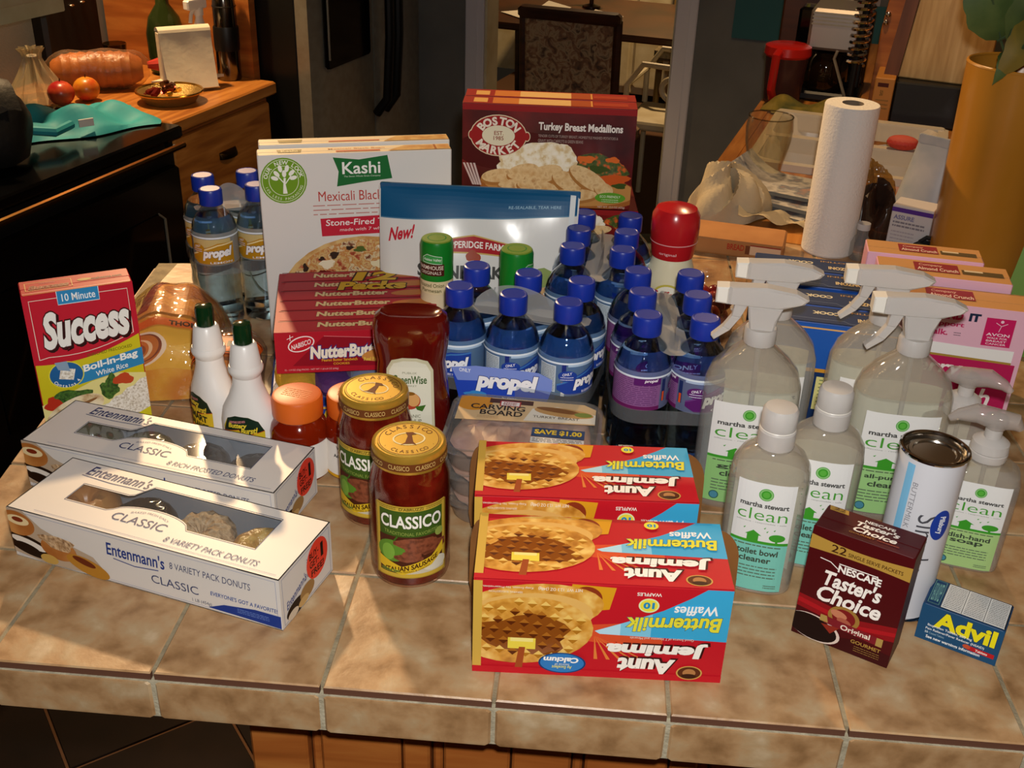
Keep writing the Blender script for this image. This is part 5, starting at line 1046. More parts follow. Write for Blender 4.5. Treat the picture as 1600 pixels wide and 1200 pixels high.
# ---- cereal boxes
PINK = '#e2b2c4'
def cereal(lb, fl, yaw, w, d, h, full, z=0):
    q = carton('cereal_box', lb, 'box', fl, yaw, w, d, h, (PINK, '#c8935a', '#d8a0b6'), group='pink cereal boxes', z=z)
    m = 1000; p_ = Print(f_top(w, d, h+.0005)); p_.R(w*m*.28, d*m*.3, w*m*.62, d*m*.85, '#8e2430'); p_.T('Company', w*m*.32, d*m*.6, w*m*.5, d*m*.78, '#d8a898', .02, .1); p_.T('Almond Crunch', w*m*.3, d*m*.36, w*m*.61, d*m*.55, '#e8d0c0', .02, .1)
    if not full: p_.R(w*m*.64, d*m*.35, w*m*.95, d*m*.6, '#5a4a2c'); p_.R(w*m*.66, d*m*.5, w*m*.8, d*m*.6, '#d8c8a8')
    p_.build('top_print', q)
    if full:
        W, H = w*m, h*m; p_ = Print(f_front(w, d)); p_.R(0, 0, W, H, PINK); p_.T('JOIN US', 4, H-20, W*.22, H-9, '#1c2a44', .05); p_.T('TO', W*.26, H-20, W*.36, H-9, '#1c2a44', .05); p_.T('END', W*.4, H-20, W*.54, H-9, '#d02460', .06); p_.T('IT', W*.58, H-20, W*.66, H-9, '#1c2a44', .06)
        p_.T('to Support', W*.22, H-31, W*.56, H-23, '#c02a60', .03); p_.T('a Walk.', W*.22, H-42, W*.46, H-34, '#c02a60', .03); p_.lines(W*.5, H-42, W*.55, H-36, 2, '#6a5a64')
        p_.R(W*.7, H-50, W*.9, H-12, '#c41c5c'); p_.L([(W*.8, H-30), (W*.81, H-22), (W*.77, H-18)], .8, '#f0c8d8'); p_.L([(W*.81, H-22), (W*.85, H-18)], .8, '#f0c8d8'); p_.E(W*.81, H-16, 2, 2, '#f0c8d8'); p_.T('AVON', W*.72, H-36, W*.88, H-32, '#f4dce6', .02); p_.T('WALK FOR', W*.73, H-40, W*.87, H-37.4, '#f4dce6', .01); p_.T('BREAST', W*.73, H-44, W*.87, H-41.4, '#f4dce6', .01); p_.T('CANCER', W*.73, H-48, W*.87, H-45.4, '#f4dce6', .01)
        p_.R(0, H-62, W*.88, H-48, '#e8e4e2') if False else None
        p_.P([(0, H-50), (W*.66, H-54), (W*.94, H-54), (W*.94, H-70), (0, H-66)], '#ecebe8'); p_.P([(0, H-66), (W*.94, H-70), (W*.94, H-73), (0, H-69)], '#a8883a')
        p_.P([(0, 0), (W*.97, 0), (W*.97, H-73), (0, H-69)], '#b51e54'); p_.T('berry', W*.2, H-100, W*.62, H-76, '#f2e8e4', .02, .15); p_.T('crunch', W*.32, H-136, W*.86, H-110, '#f2e8e4', .02, .15)
        p_.build('front_print', q)
    return q
cereal('front pink cereal box with magenta panel behind the soap pumps', (.752, .566), -8, .172, .055, .170, True)
cereal('middle pink cereal box just behind the magenta one', (.752, .628), -8, .165, .055, .180, False)
cereal('rear pink cereal box partly hidden by a trigger spray', (.750, .692), -8, .150, .048, .182, False)
# ================================================================ jars, bottles, tubs
# ---- pasta sauce jars
SAUCE = ramp_mat('tomato_sauce', [(.3, '#480c07'), (.5, '#5e140a'), (.72, '#762212')], 45, 5, .12)
JGLASS = film('jar_glass', '#fff4f0', .35, .03)
def sauce_jar(label, x, y, rz):
    t = thing('sauce_jar', label, 'jar', x, y, 0, rz, 'pasta sauce jars')
    pr = [(.034, 0), (.039, .004), (.0405, .012), (.0405, .105), (.0395, .118), (.036, .130), (.0345, .138)]
    b = MB(); b.lathe(pr, JGLASS, 40, cap=(True, False)); b.build('glass', t)
    b = MB(); b.lathe([(r-.0012, z+.002) for r, z in pr], SAUCE, 36); b.build('sauce', t)
    b = MB(); b.lathe([(.0362, .137), (.0368, .1395), (.0368, .151), (.036, .1545), (.034, .156)], pm('lid_rim_gold', '#cfa23c', .3, .6), 44, cap=(False, False)); b.build('lid_rim', t)
    b = MB(); b.lathe([(.034, .156), (.0325, .1548), (.0315, .1548), (.0302, .1558), (.0, .1558)], pm('lid_gold', '#dcb650', .34, .55), 44, cap=(False, False)); b.build('lid_top', t)
    p_ = Print(lambda u, v, e: (u, v, .1558+e)); B_ = '#6a3418'; p_.ring(0, 0, 29.5, 29.5, .7, B_); p_.arcT('CLASSICO', 0, 0, 23.5, 23.5, 6.5, 150, 30, B_, .0); p_.arcT('. CLASSICO .', 0, 0, 23.5, 23.5, 5, 205, 335, B_, .0, True); p_.ring(0, 0, 16, 12, 1.6, '#f0e2b0')
    p_.P([(-3, 12), (4, 12), (8, 8), (3, 7), (4, -6), (7, -12), (0, -9), (-9, -11), (-4, -7), (-1, 5)], B_); p_.build('lid_print', t)
    p_ = Print(f_cyl(.0372, .1395), 3); p_.R(-62, 1, 62, 10, '#6a3a1a'); p_.T('CLASSICO', -22, 3, -1, 8, '#d8b870', .0); p_.T('CLASSICO', 5, 3, 26, 8, '#d8b870', .0); p_.T('CLASSICO', -50, 3, -29, 8, '#d8b870', .0); p_.T('CLASSICO', 33, 3, 54, 8, '#d8b870', .0); p_.build('lid_side_print', t)
    p_ = Print(f_cyl(.0406, .0175), 3, box=(-39, 0, 39, 86)); W = 76
    p_.R(-38, 0, 38, 86, '#c8a83c'); p_.R(-34, 5, 34, 80, '#3f5a1c'); p_.T("D'ABRUZZI", -12, 81, 12, 84.5, '#5a4a18', .02); p_.lines(-34, 81, -15, 85, 2, '#8a742a', .6); p_.lines(15, 81, 34, 85, 2, '#8a742a', .6)
    p_.T('CLASSICO', -32, 60, 32, 75, '#f4f0e4', .025, out='#1f2c10', ow=.02); p_.T('TRADITIONAL FAVORITES', -28, 53, 28, 57, '#8fa04a', .0, arc=-1.5)
    p_.R(-34, 5, 34, 50, '#4a2416'); p_.E(-20, 32, 16, 13, '#5c8a2c'); p_.E(-24, 30, 7, 10, '#7aa83e'); p_.L([(-18, 44), (-14, 50)], 1.6, '#3f6a1e'); p_.blob(4, 40, 20, 9, ramp_mat('art_sausage', [(.3, '#5a2a18'), (.6, '#8a4a30')], 200, 3, .4)); p_.blob(22, 36, 16, 9, MATS['art_sausage']); p_.blob(-2, 26, 14, 7, MATS['art_sausage'])
    p_.E(14, 8, 22, 9, '#c8c0a8'); p_.E(24, 14, 14, 8, '#d8d2bc'); p_.R(-34, 0, 34, 5, '#c8a83c'); p_.P([(-34, 24), (-10, 14), (20, 24), (34, 38), (34, 26), (20, 13), (-10, 4), (-34, 12)], '#d8b428'); p_.T('ITALIAN SAUSAGE', -27, 13, 27, 19, '#3a1408', .03, 0, .26, arc=-2.5); p_.T('WITH PEPPERS & ONIONS', -18, 9.5, 18, 11.5, '#5a2a0c', 0, 0, .2, arc=-2)
    p_.lines(-32, 6, -12, 10, 2, '#8ab04a', .4); p_.E(29, 51, 5, 5, '#8fa04a'); p_.frame(-38, 0, 38, 86, 1, '#a8882c'); p_.build('label_print', t)
    return t
sauce_jar('front pasta sauce jar with gold lid and green label', .2085, .176, math.radians(11))
sauce_jar('rear pasta sauce jar half hidden behind the front one', .1555, .272, math.radians(-12))
# ---- ketchup, standing on its cap
KET = pm('ketchup', '#4a0806', .12, var=('#5c0e08', 12, 2), coat=.6)
KP = [(.038, .025, .03), (.043, .028, .05), (.044, .029, .09), (.040, .027, .13), (.0385, .026, .15), (.0425, .028, .172), (.043, .028, .19), (.04, .026, .201), (.034, .021, .206), (.026, .014, .202)]
t = thing('ketchup_bottle', 'dark red ketchup bottle with cream label standing upside down', 'bottle', .181, .362, 0, math.radians(4))
b = MB(); b.lathe([(.03, .02, .0), (.032, .022, .002), (.034, .024, .03)], KET, 36, e=2.4); b.lathe(KP, KET, 40, e=2.5); b.build('bottle_body', t)
p_ = Print(f_prof(KP, 2.5, .045), (3, 4))
p_.P([(-27, 0), (27, 0), (28, 20), (26, 100), (20, 112), (8, 116), (-8, 116), (-20, 112), (-26, 100), (-28, 20)], '#c9c4a4'); p_.P([(-24, 3), (24, 3), (25, 20), (23, 98), (18, 108), (7, 112), (-7, 112), (-18, 108), (-23, 98), (-25, 20)], '#dedcc8'); p_.R(-27, 0, 27, 10, '#2c4a20'); p_.T('20 OZ (567g)', 4, 3, 24, 7, '#cfd8b8', 0)
p_.T('PUBLIX', -8, 96, 8, 98.5, '#8a8a70', 0); p_.T('GreenWise', -19, 84, 19, 94, '#3a5a24', .02); p_.T('MARKET', -8, 80.5, 8, 82.5, '#8a8a70', 0); p_.E(-1, 63, 13, 11, '#b0402a'); p_.E(4, 64, 7, 8, '#d8a060'); p_.E(-1, 72, 7, 2.4, '#8a5a1c'); p_.P([(6, 56), (18, 58), (14, 50), (8, 52)], '#3f6a24'); p_.T('ORGANIC', -12, 42, 12, 46, '#6a6a54', 0); p_.T('KETCHUP', -13, 35, 13, 40, '#5a5a44', 0); p_.build('label_print', t)
b = MB(); b.lathe([(.032, 0), (.033, .003), (.033, .012)], pm('ketchup_cap', '#3a0806', .3), 30, 1.1, .75); b.build('cap', t)
# ---- butter spray bottles
SBW = pm('butter_plastic', '#e4e0dc', .3); SBG = pm('dark_green_cap', '#0c2c14', .12)
def butter(label, x, y, rz):
    t = thing('butter_spray', label, 'bottle', x, y, 0, rz, 'white butter spray bottles')
    b = MB(); b.lathe([(.031, .02, 0), (.034, .023, .004), (.034, .023, .065), (.031, .022, .08), (.022, .019, .097), (.0165, .016, .112), (.0155, .0155, .122), (.019, .019, .128), (.0195, .0195, .132), (.018, .018, .136)], SBW, 34, e=2.2); b.build('bottle_body', t)
    b = MB(); b.lathe([(.018, .136), (.0175, .139), (.0145, .160), (.012, .163)], SBW, 28); b.build('collar', t)
    b = MB(); b.lathe([(.0105, .160), (.0108, .182), (.0095, .1865), (.004, .188)], SBG, 24); b.build('cap', t)
    p_ = Print(f_prof([(.034, .023, .004), (.034, .023, .065), (.031, .022, .08)], 2.2, .015), (3, 4), box=(-25, 0, 25, 72)); p_.P([(-25, 0), (25, 0), (25, 46), (19, 58), (8, 63), (-8, 63), (-19, 58), (-25, 46)], '#d0b428'); p_.P([(-25, 40), (-4, 46), (0, 38), (25, 46), (19, 58), (8, 63), (-8, 63), (-19, 58)], '#12281a'); p_.L([(-25, 40), (-4, 46), (0, 38), (25, 46)], .8, '#c05028')
    p_.T('EVERYTHING GOES WITH', -16, 54, 4, 57, '#e08a8a', .02, 0, .2); p_.T('Buttery', -18, 46, 6, 54, '#e2c838', .04, .2, .12); p_.T('Burst!', -2, 42, 18, 50, '#e2c838', .04, .2, .12); p_.T('SMART', -18, 30, 18, 39, '#1c2414', .04); p_.T('BALANCE', -19, 20, 19, 28, '#1c2414', .04); p_.E(6, 8, 14, 9, '#d86a24'); p_.E(-10, 10, 10, 9, '#c8402a'); p_.lines(-4, 12, 20, 18, 2, '#7a5a1c', .3); p_.build('label_print', t)
    return t
butter('left white butter spray bottle with dark green cap', -.062, .384, math.radians(-42))
butter('right white butter spray bottle, nearer the orange lidded bottles', -.006, .345, math.radians(-8))
# ---- vitamin bottles
AMB = pm('amber_plastic', '#8a1e06', .1, trans=.35, coat=.3, var=('#a02c08', 14, 2)); ORL = pm('orange_lid', '#d8641a', .4)
def vit(label, x, y, rz, front):
    t = thing('vitamin_bottle', label, 'bottle', x, y, 0, rz, 'orange lidded vitamin bottles')
    b = MB(); b.lathe([(.029, 0), (.0325, .004), (.0335, .01), (.0335, .06), (.031, .069), (.0255, .076), (.0255, .082)], AMB, 34); b.build('bottle_body', t)
    b = MB(); n = 44; v = []
    b.lathe([(.0285, .079), (.029, .081), (.029, .1), (.0275, .1035), (.0245, .1045), (.0, .1042)], ORL, 44, cap=(True, False)); b.build('lid', t)
    p_ = Print(lambda u, v, e: (u, v, .1045+e)); p_.lines(-16, -9, 16, 10, 5, '#e88a44', .3); p_.build('lid_print', t)
    p_ = Print(f_cyl(.0337, .006), 3); p_.R(-62, 0, 62, 46, '#e6e0d8')
    if front: p_.lines(-12, 12, 30, 36, 12, '#8a8684', .3); p_.R(14, 3, 30, 12, '#2a2624'); [p_.R(15+1.2*i, 4, 15.5+1.2*i, 12, '#e6e0d8') for i in range(12)]; p_.P([(-10, 36), (4, 40), (6, 45), (-4, 45)], '#c8502a'); p_.lines(8, 37, 32, 44, 4, '#c8a89a', .4, 6); p_.T('VITAMIN', -44, 32, -22, 38, '#b84a28', .03)
    else: p_.T('Windows', -18, 38, 8, 43, '#2a2422', .02); p_.T('vitamin', -16, 34, 4, 37, '#c05030', .0); p_.T('Adult Gummy', -22, 26, 12, 32, '#1c1a18', .03); p_.lines(-14, 10, 10, 22, 4, '#6a6460', .3); p_.R(-62, 0, 62, 4, '#d8a020')
    p_.build('label_print', t)
    # gummies inside show as darker lumps at the shoulder
    R = random.Random(4)
    for k in range(10):
        a = k*.63; c = MB(); c.ball((.021*math.cos(a), .021*math.sin(a), .062+.005*R.random()), .0085, pm('gummy_%d' % (k % 2), ('#5a1404', '#7a2406')[k % 2], .3), 10, 6); c.build('gummy', t)
    return t
vit('orange lidded vitamin bottle beside the rear donut box', .052, .340, math.radians(-12), True)
vit('second orange lidded vitamin bottle tucked behind the sauce jar', .113, .352, math.radians(6), False)
# ---- dressing shakers with green tops
def dressing(label, x, y, rz):
    t = thing('dressing_bottle', label, 'bottle', x, y, 0, rz, 'green topped dressing bottles')
    b = MB(); b.lathe([(.026, 0), (.028, .004), (.028, .09), (.025, .112), (.0215, .125), (.021, .14)], pm('dressing_cream', '#dcc9a4', .3), 30); b.build('bottle_body', t)
    b = MB(); b.lathe([(.0212, .135), (.0214, .2), (.020, .2045), (.012, .206), (.0, .2055)], pm('leaf_green_wrap', '#147a24', .28), 32, cap=(True, False)); b.build('cap_wrap', t)
    b = MB(); b.lathe([(.0, .2062), (.0188, .2058), (.02, .2046)], pm('lime_top', '#6a8a2a', .4), 30, cap=(False, False)); b.build('cap_top', t)
    p_ = Print(f_cyl(.0216, .125), 2.5); p_.P([(-13, 54), (14, 52), (14, 62), (-6, 65), (-13, 60)], '#3f9a4a'); p_.L([(-13, 54), (14, 52), (14, 62), (-6, 65), (-13, 60), (-13, 54)], .7, '#dfe8d8'); p_.T('Hidden Valley', -11, 55.5, 13, 60, '#e8f0e0', .01); p_.R(-20, 36, 17, 52, '#4a1a14'); p_.T('FARMHOUSE', -19, 44.5, 16, 50, '#ecdcc8', .01); p_.T('ORIGINALS', -16, 38, 13, 42.5, '#ecdcc8', .0); p_.R(-34, 10, 34, 28, '#e0cca0'); p_.T('Roasted Onion', -18, 20, 17, 25.5, '#4a4a20', .01); p_.T('Parmesan', -14, 13, 13, 18, '#4a4a20', .01); p_.build('label_print', t)
dressing('left green topped dressing bottle in front of the bread pouch', .178, .588, math.radians(-12))
dressing('right green topped dressing bottle among the blue bottle caps', .283, .567, math.radians(62))
# ---- creamer bottle
t = thing('creamer_bottle', 'cream bottle with big red cap behind the purple label water', 'bottle', .490, .705, 0, math.radians(-10))
b = MB(); b.lathe([(.036, 0), (.038, .004), (.038, .1), (.036, .125), (.028, .15), (.0262, .158)], pm('creamer_wrap', '#d8cda8', .25, var=('#e8e0c4', 14, 3)), 32); b.build('bottle_body', t)
b = MB(); b.lathe([(.0285, .156), (.0295, .160), (.0312, .175), (.0318, .1785)], pm('creamer_red', '#b81c22', .22), 34, cap=(False, False)); b.build('neck_band', t)
b = MB(); b.lathe([(.0318, .1785), (.0325, .18), (.0335, .2), (.0325, .215), (.0275, .224), (.016, .228), (.0, .229)], MATS['creamer_red'], 34, cap=(False, False)); b.build('cap', t)
b = MB(); b.torus((0, 0, .179), .032, .0008, pm('pale_seam', '#e0a0a0', .3), 34, 6); b.build('seam', t)
p_ = Print(f_cyl(.0385, .05), 3); p_.E(2, 54, 22, 22, '#c8b850'); p_.E(2, 54, 19, 19, '#f0ead8'); p_.T('Coffee', -20, 55, 17, 66, '#b02430', .03); p_.T('mate', -14, 42, 14, 53, '#b02430', .03); p_.build('label_print', t)
p_ = Print(lambda u, v, e: ((.0296+.1*v+e)*math.sin(u/.03), -(.0296+.1*v+e)*math.cos(u/.03), .158+v), 3); p_.T('original', -16, 5, 8, 10, '#f0d0d0', .0); p_.build('band_print', t)
# ---- turkey tubs
TUB = film('tub_plastic', '#f0eeea', .35, .06, .10, '#d8d4d0'); HAM = ramp_mat('sliced_turkey', [(.3, '#b88a78'), (.5, '#d0a896'), (.7, '#e0c2b0')], 40, 4, .45, bump=.3)
def rrect(w, d, r, n=6):
    pts = []
    for cx, cy, a0 in ((w/2-r, d/2-r, 0), (-w/2+r, d/2-r, 90), (-w/2+r, -d/2+r, 180), (w/2-r, -d/2+r, 270)):
        for i in range(n+1): a = math.radians(a0+90*i/n); pts.append((cx+r*math.cos(a), cy+r*math.sin(a)))
    return pts
def tub(label, x, y, z, rz, printed):
    t = thing('turkey_tub', label, 'tub', x, y, z, rz, 'clear tubs of sliced turkey'); w, d = .172, .128
    def ring(s_, zz): return [(px*s_, py*s_, zz) for px, py in rrect(w, d, .024)]
    n = 28; b = MB(); v = ring(.86, .001)+ring(.9, .006)+ring(.95, .0245); b.add(v, [tuple(range(n-1, -1, -1))]+[(j*n+i, j*n+(i+1) % n, (j+1)*n+(i+1) % n, (j+1)*n+i) for j in range(2) for i in range(n)], TUB, True); b.build('tray', t)
    b = MB(); v = ring(.96, .0245)+ring(1.0, .0255)+ring(1.0, .031)+ring(.955, .0325)+ring(.94, .030); b.add(v, [(j*n+i, j*n+(i+1) % n, (j+1)*n+(i+1) % n, (j+1)*n+i) for j in range(4) for i in range(n)]+[tuple(range(4*n, 5*n))], TUB, True); b.build('lid', t)
    for k in range(5):
        b = MB(); R = random.Random(k); b.ball((-.055+.027*k, .0, .016), (.024, .048, .0105), HAM, 16, 8, fn=lambda a, c, k=k: 1+.1*math.sin(4*a+k)); b.build('turkey_slice', t)
    if printed:
        p_ = Print(lambda u, v, e: (-w/2+u, -d/2+v, .0305+e), box=(8, 6, 164, 122)); p_.P([(8, 68), (164, 78), (164, 112), (150, 122), (22, 122), (8, 110)], '#d8b888'); p_.E(24, 112, 22, 22, '#d8901e'); p_.P([(84, 76), (164, 80), (164, 100), (120, 112), (92, 104)], '#e8e0cc'); p_.E(128, 100, 34, 10, '#c89a5a', -6); p_.E(122, 104, 26, 5, '#8a5a28', -8); p_.E(150, 98, 10, 5, '#7a8a3a'); p_.R(42, 110, 92, 120, '#4a2414'); p_.R(54, 104, 78, 116, '#b02a28'); p_.R(55.5, 105.5, 76.5, 114.5, '#f0e8e0'); p_.T('Oscar', 58, 110.4, 74, 113.8, '#a02824', .03); p_.T('Mayer', 58, 106.4, 74, 109.6, '#a02824', .03)
        p_.T('CARVING', 22, 94, 84, 105, '#2a1e14', .02); p_.T('BOARD', 34, 82, 82, 93, '#2a1e14', .02); p_.T('TURKEY BREAST', 94, 84, 146, 89, '#6a5a48', .01); p_.lines(32, 74, 56, 80, 2, '#a8885a', .3); p_.R(96, 44, 154, 62, '#24406a'); p_.T('SAVE $1.00', 99, 48, 151, 59, '#e0c030', .04); p_.R(96, 30, 154, 42, '#d8d8d4'); p_.lines(98, 32, 152, 41, 3, '#4a4a4c', .4); p_.build('lid_print', t)
    return t
tub('bottom clear tub of sliced turkey in stack by front sauce jar', .318, .312, 0, math.radians(-1), False)
tub('middle clear tub of sliced turkey in stack by front sauce jar', .315, .314, .033, math.radians(-3), False)
tub('top clear tub of sliced turkey with carving board label', .313, .314, .066, math.radians(-2), True)
# ---- bread bags
def bag_fn(w, d, h, ex=2.6):
    def f(lx, ly): 
        q = max(0, 1-abs(2*lx/w)**ex)*max(0, 1-abs(2*ly/d)**ex); return q**.45
    return f
ROLL = ramp_mat('bagel_brown', [(.3, '#a05c20'), (.55, '#c88438'), (.75, '#dca860')], 22, 4, .4)
t = thing('bagel_bag', 'printed bag of cinnamon swirl bagels beside the rice box', 'bread bag', -.186, .575, 0, math.radians(14))
SW, SD, SH = .155, .205, .098
def bagel_surf(u, v, e, seed=0):
    # u across, v over the bag from front foot to back foot
    x = u; s_ = max(0, 1-abs(2*x/SW)**2.4)**.5
    a = math.pi*v; c, q = math.cos(a), math.sin(a)
    yy = -SD/2*math.copysign(abs(c)**.55, c); zz = SH*abs(q)**.6*s_*(1+.02*math.sin(9*x*14+a*2))+.003
    return (x*(1-.05*q), yy*(.85+.15*s_)-e*c, zz+e*abs(q))
b = MB(); b.grid(lambda u, v: bagel_surf((u-.5)*SW, v, 0), 26, 30, ramp_mat('bagel_wrap', [(.3, '#c8761e'), (.5, '#d8a83c'), (.7, '#b8581c')], 9, 3, .2, bump=.2)); b.build('bag_body', t)
def bprint(p_):
    p_.R(-72, 60, 72, 330, '#d9b23e')
class BagPrint(Print): pass
p_ = Print(lambda u, v, e: bagel_surf(u/1.0, v*1000/1000*1.0, e+.0012), (4, 16))
# here v runs 0..1000 mm over the whole bag
p_.P([(-70, 90), (-10, 90), (70, 90), (70, 330), (-70, 330)], '#d8b040')
for k in range(9): p_.P([(10, 200), (70, 110+k*22), (70, 118+k*22)], '#e6cc6a'); p_.l -= 1
p_.l += 1
p_.E(-34, 210, 42, 105, '#e2d8cc'); p_.E(-36, 208, 38, 96, '#b8702c'); p_.ring(-30, 215, 32, 84, 4, '#7a3c14'); p_.ring(-34, 206, 24, 64, 5, '#e0c8a4'); p_.ring(-36, 200, 17, 46, 4, '#8a4a1a'); p_.E(-38, 192, 10, 28, '#c8843a'); p_.E(-40, 188, 4.5, 17, '#e8e0d4')
p_.P([(-70, 335), (70, 345), (70, 400), (-20, 395), (-70, 380)], '#d0641c'); p_.T('THOMAS', 10, 352, 62, 386, '#2a1408', .04)
p_.P([(-70, 440), (70, 430), (70, 620), (-70, 640)], '#c88434'); p_.E(24, 540, 40, 70, '#d89a44'); p_.E(24, 545, 30, 46, '#b06a24'); p_.P([(-66, 470), (-30, 470), (-10, 640), (-46, 640)], '#e0c878'); p_.P([(-38, 460), (-22, 460), (-2, 640), (-18, 640)], '#8a1c20'); p_.T('Swirl', -60, 500, -32, 560, '#8a5a28', .03); p_.build('bag_print', t)
b = MB(); b.grid(lambda u, v: bagel_surf((u-.5)*SW*1.0, v, .003), 26, 30, film('bread_film', '#fff8ec', .35, .06, .03, bump=(38, .8))); b.build('outer_film', t)
t = thing('muffin_bag', 'clear bag of muffins with orange band behind the butter sprays', 'bread bag', -.080, .497, 0, math.radians(8))
MW, MD, MH = .088, .13, .088
def muff(u, v):
    a = 2*math.pi*u; e = (1-abs(2*v-1)**4)**.5; c, s_ = math.cos(a), math.sin(a)
    return ((.5*MW*math.copysign(abs(c)**.7, c))*e*(1+.06*math.sin(a*5+v*9)), (v-.5)*MD, max(.001, MH/2+MH/2*math.copysign(abs(s_)**.7, s_)*e))
for k in range(3):
    b = MB(); b.lathe([(.026, -.012), (.034, -.008), (.035, .006), (.028, .013)], ROLL, 24, xf=Matrix.Translation((0, -.036+.036*k, .0415)) @ Matrix.Rotation(math.pi/2-.1, 4, 'X')); b.build('muffin', t)
b = MB(); b.grid(muff, 30, 20, film('bread_film', '#fff8ec', .35, .06), True); b.build('film_bag', t)
p_ = Print(lambda u, v, e: muff(.25-u/MW*.42, v*1000/1000)[:2]+(muff(.25-u/MW*.42, v)[2]+e+.0015,), (3, 25)); p_.P([(-40, 180), (40, 220), (40, 560), (-40, 480)], '#d8601c'); p_.L([(-40, 200), (40, 240)], 14, '#3a1a0a'); p_.L([(-40, 460), (40, 540)], 14, '#3a1a0a'); p_.T('THOMAS', -26, 300, 24, 420, '#2a1408', .03, 0, 1.4); p_.build('band_print', t)
b = MB(); b.grid(lambda u, v: ((u-.5)*.05*(1-.6*math.sin(math.pi*v*.9)), 0.063+.035*v, .045+.03*v+.01*math.sin(u*14)), 12, 8, MATS['bread_film']); b.build('bag_tail', t)
# ---- bread pouch
t = thing('bread_pouch', 'white standing pouch of artisan rolls with blue top band', 'bread bag', .222, .657, 0, math.radians(1))
PW, PH, PT = .262, .238, .022
def pouch(u, v, e, sgn=-1):
    x = u; zz = max(0, min(1, v/PH)); f = (max(0, 1-abs(2*x/PW)**3)**.5)*(max(0, 1-zz**3))**.5
    return (x*(1+.04*zz), sgn*PT*f*(1+.14*math.sin(x*55+zz*7))-e+.035*zz*zz, v)
PWH = pm('pouch_white', '#dcdad6', .22)
b = MB(); b.grid(lambda u, v: pouch((u-.5)*PW, v*PH, 0), 30, 16, PWH); b.grid(lambda u, v: pouch((.5-u)*PW, v*PH, 0, 1), 30, 16, PWH); b.build('pouch_body', t)
p_ = Print(lambda u, v, e: pouch(u, v, e+.0004), (4, 5), box=(-129, 0, 129, 237.5)); p_.P([(-131, 198), (131, 212), (131, 238), (-131, 238)], '#14527c'); p_.L([(-131, 198), (0, 205), (131, 212)], 1.5, '#4a7a9a'); p_.R(119, 200, 126, 238, '#d8dcdc'); p_.T('RE-SEALABLE, TEAR HERE', 40, 219, 108, 223, '#9ac0d4', .0, 0, .03)
p_.P([(-50, 176), (-4, 184), (42, 176), (38, 158), (-46, 160)], '#c8a860'); p_.P([(-48, 175), (-4, 182), (40, 175), (36, 160), (-44, 162)], '#a81c24'); p_.T('PEPPERIDGE FARM', -44, 165, 36, 174, '#f2ece4', .02, arc=1.5); p_.blob(-4, 156, 10, 7, '#a0442c'); p_.T('STONE BAKED', -78, 126, 62, 144, '#4a4a48', .04); p_.T('ARTISAN ROLLS', -64, 100, 46, 116, '#5a5a54', .0, .25); p_.L([(-60, 96), (0, 92), (52, 98)], 1, '#8a8a84'); p_.T('New!', -118, 172, -82, 190, '#c02838', .03, .3, .25); p_.blob(74, 120, 26, 18, '#c8a070'); p_.blob(95, 132, 20, 12, '#8a9a58'); p_.blob(82, 100, 20, 12, '#a8703a'); p_.build('front_print', t)
b = MB(); b.rbox(-PW/2-.004, .033, PH-.006, PW/2+.006, .037, PH+.004, pm('seal_blue', '#14527c', .3), .001); b.build('top_seal', t)
# ---- tomatoes in a net bag
fr = (.572, .80)
t = thing('grape_bag', 'open clear bag holding red grapes and tomatoes by the pasta boxes', 'bag', .555, .80, 0)
b = MB()
def gb(u, v): a = 2*math.pi*u; e = (1+.06*math.sin(a*5+v*8)); return (.058*e*(.75+.3*v)*math.cos(a), .075*e*(.8+.25*v)*math.sin(a), .002+.085*v+.008*math.sin(a*3)*v)
b.grid(gb, 40, 10, film('grape_film', '#f0e8dc', .45, .1, .1, '#b8a890', bump=(50, 1)), True); b.build('film_sides', t); b = MB(); b.lathe([(.045, .001), (.045, .002)], MATS['grape_film'], 24); b.build('film_base', t)
R_ = random.Random(21); spots = []
for k in range(26):
    lay = k//13; a = k*2.4; rr = .013*math.sqrt(k % 13)*.92; spots.append((rr*math.cos(a)*.85, rr*math.sin(a)*1.05, .016+.027*lay+.004*R_.random()))
places = ('left', 'right', 'front', 'back', 'middle')
for k, (x, y, z) in enumerate(spots):
    b = MB(); b.ball((0, 0, 0), (.0125, .0125, .0135), pm('grape_%d' % (k % 3), ('#6a1418', '#8a2420', '#a04028')[k % 3], .25), 12, 8); o = b.build('red_grape'); o.location = (.555+x, .80+y, ZC+z)
    tag(o, 'round red grape heaped inside the open clear bag', 'grape', 'red grapes in the bag')
# ================================================================ water bottles in carriers
PET = film('pet_shell', '#e2ecf6', .45, .02)
WATER = pm('water', '#cfe3f6', .0, trans=1.0, ior=1.33)
CAPB = pm('cap_blue', '#15309a', .34)
BH = .206
PROF = [(.026, 0), (.0305, .003), (.0318, .009), (.0308, .03), (.0318, .045), (.0305, .06), (.0318, .075), (.0312, .086), (.0318, .092), (.0322, .098), (.0322, .142), (.0318, .149), (.0298, .158), (.0245, .168), (.0175, .1755), (.0138, .180), (.0132, .1845), (.0132, .19)]
def cap_mesh():
    b = MB(); n = 60; v = []; ring = []
    for r, z, k in ((.0162, .1835, 0), (.0164, .1845, 1), (.0164, .2025, 1), (.0155, .2052, 0), (.0138, .206, 0), (.0132, .2055, 0)):
        for i in range(n): a = 2*math.pi*i/n; q = r*(1+(.012 if (i % 2 and k) else 0)); v.append((q*math.cos(a), q*math.sin(a), z))
    fs = [(j*n+i, j*n+(i+1) % n, (j+1)*n+(i+1) % n, (j+1)*n+i) for j in range(5) for i in range(n)]+[tuple(range(n-1, -1, -1)), tuple(range(5*n, 6*n))]
    return b.add(v, fs, CAPB, True)
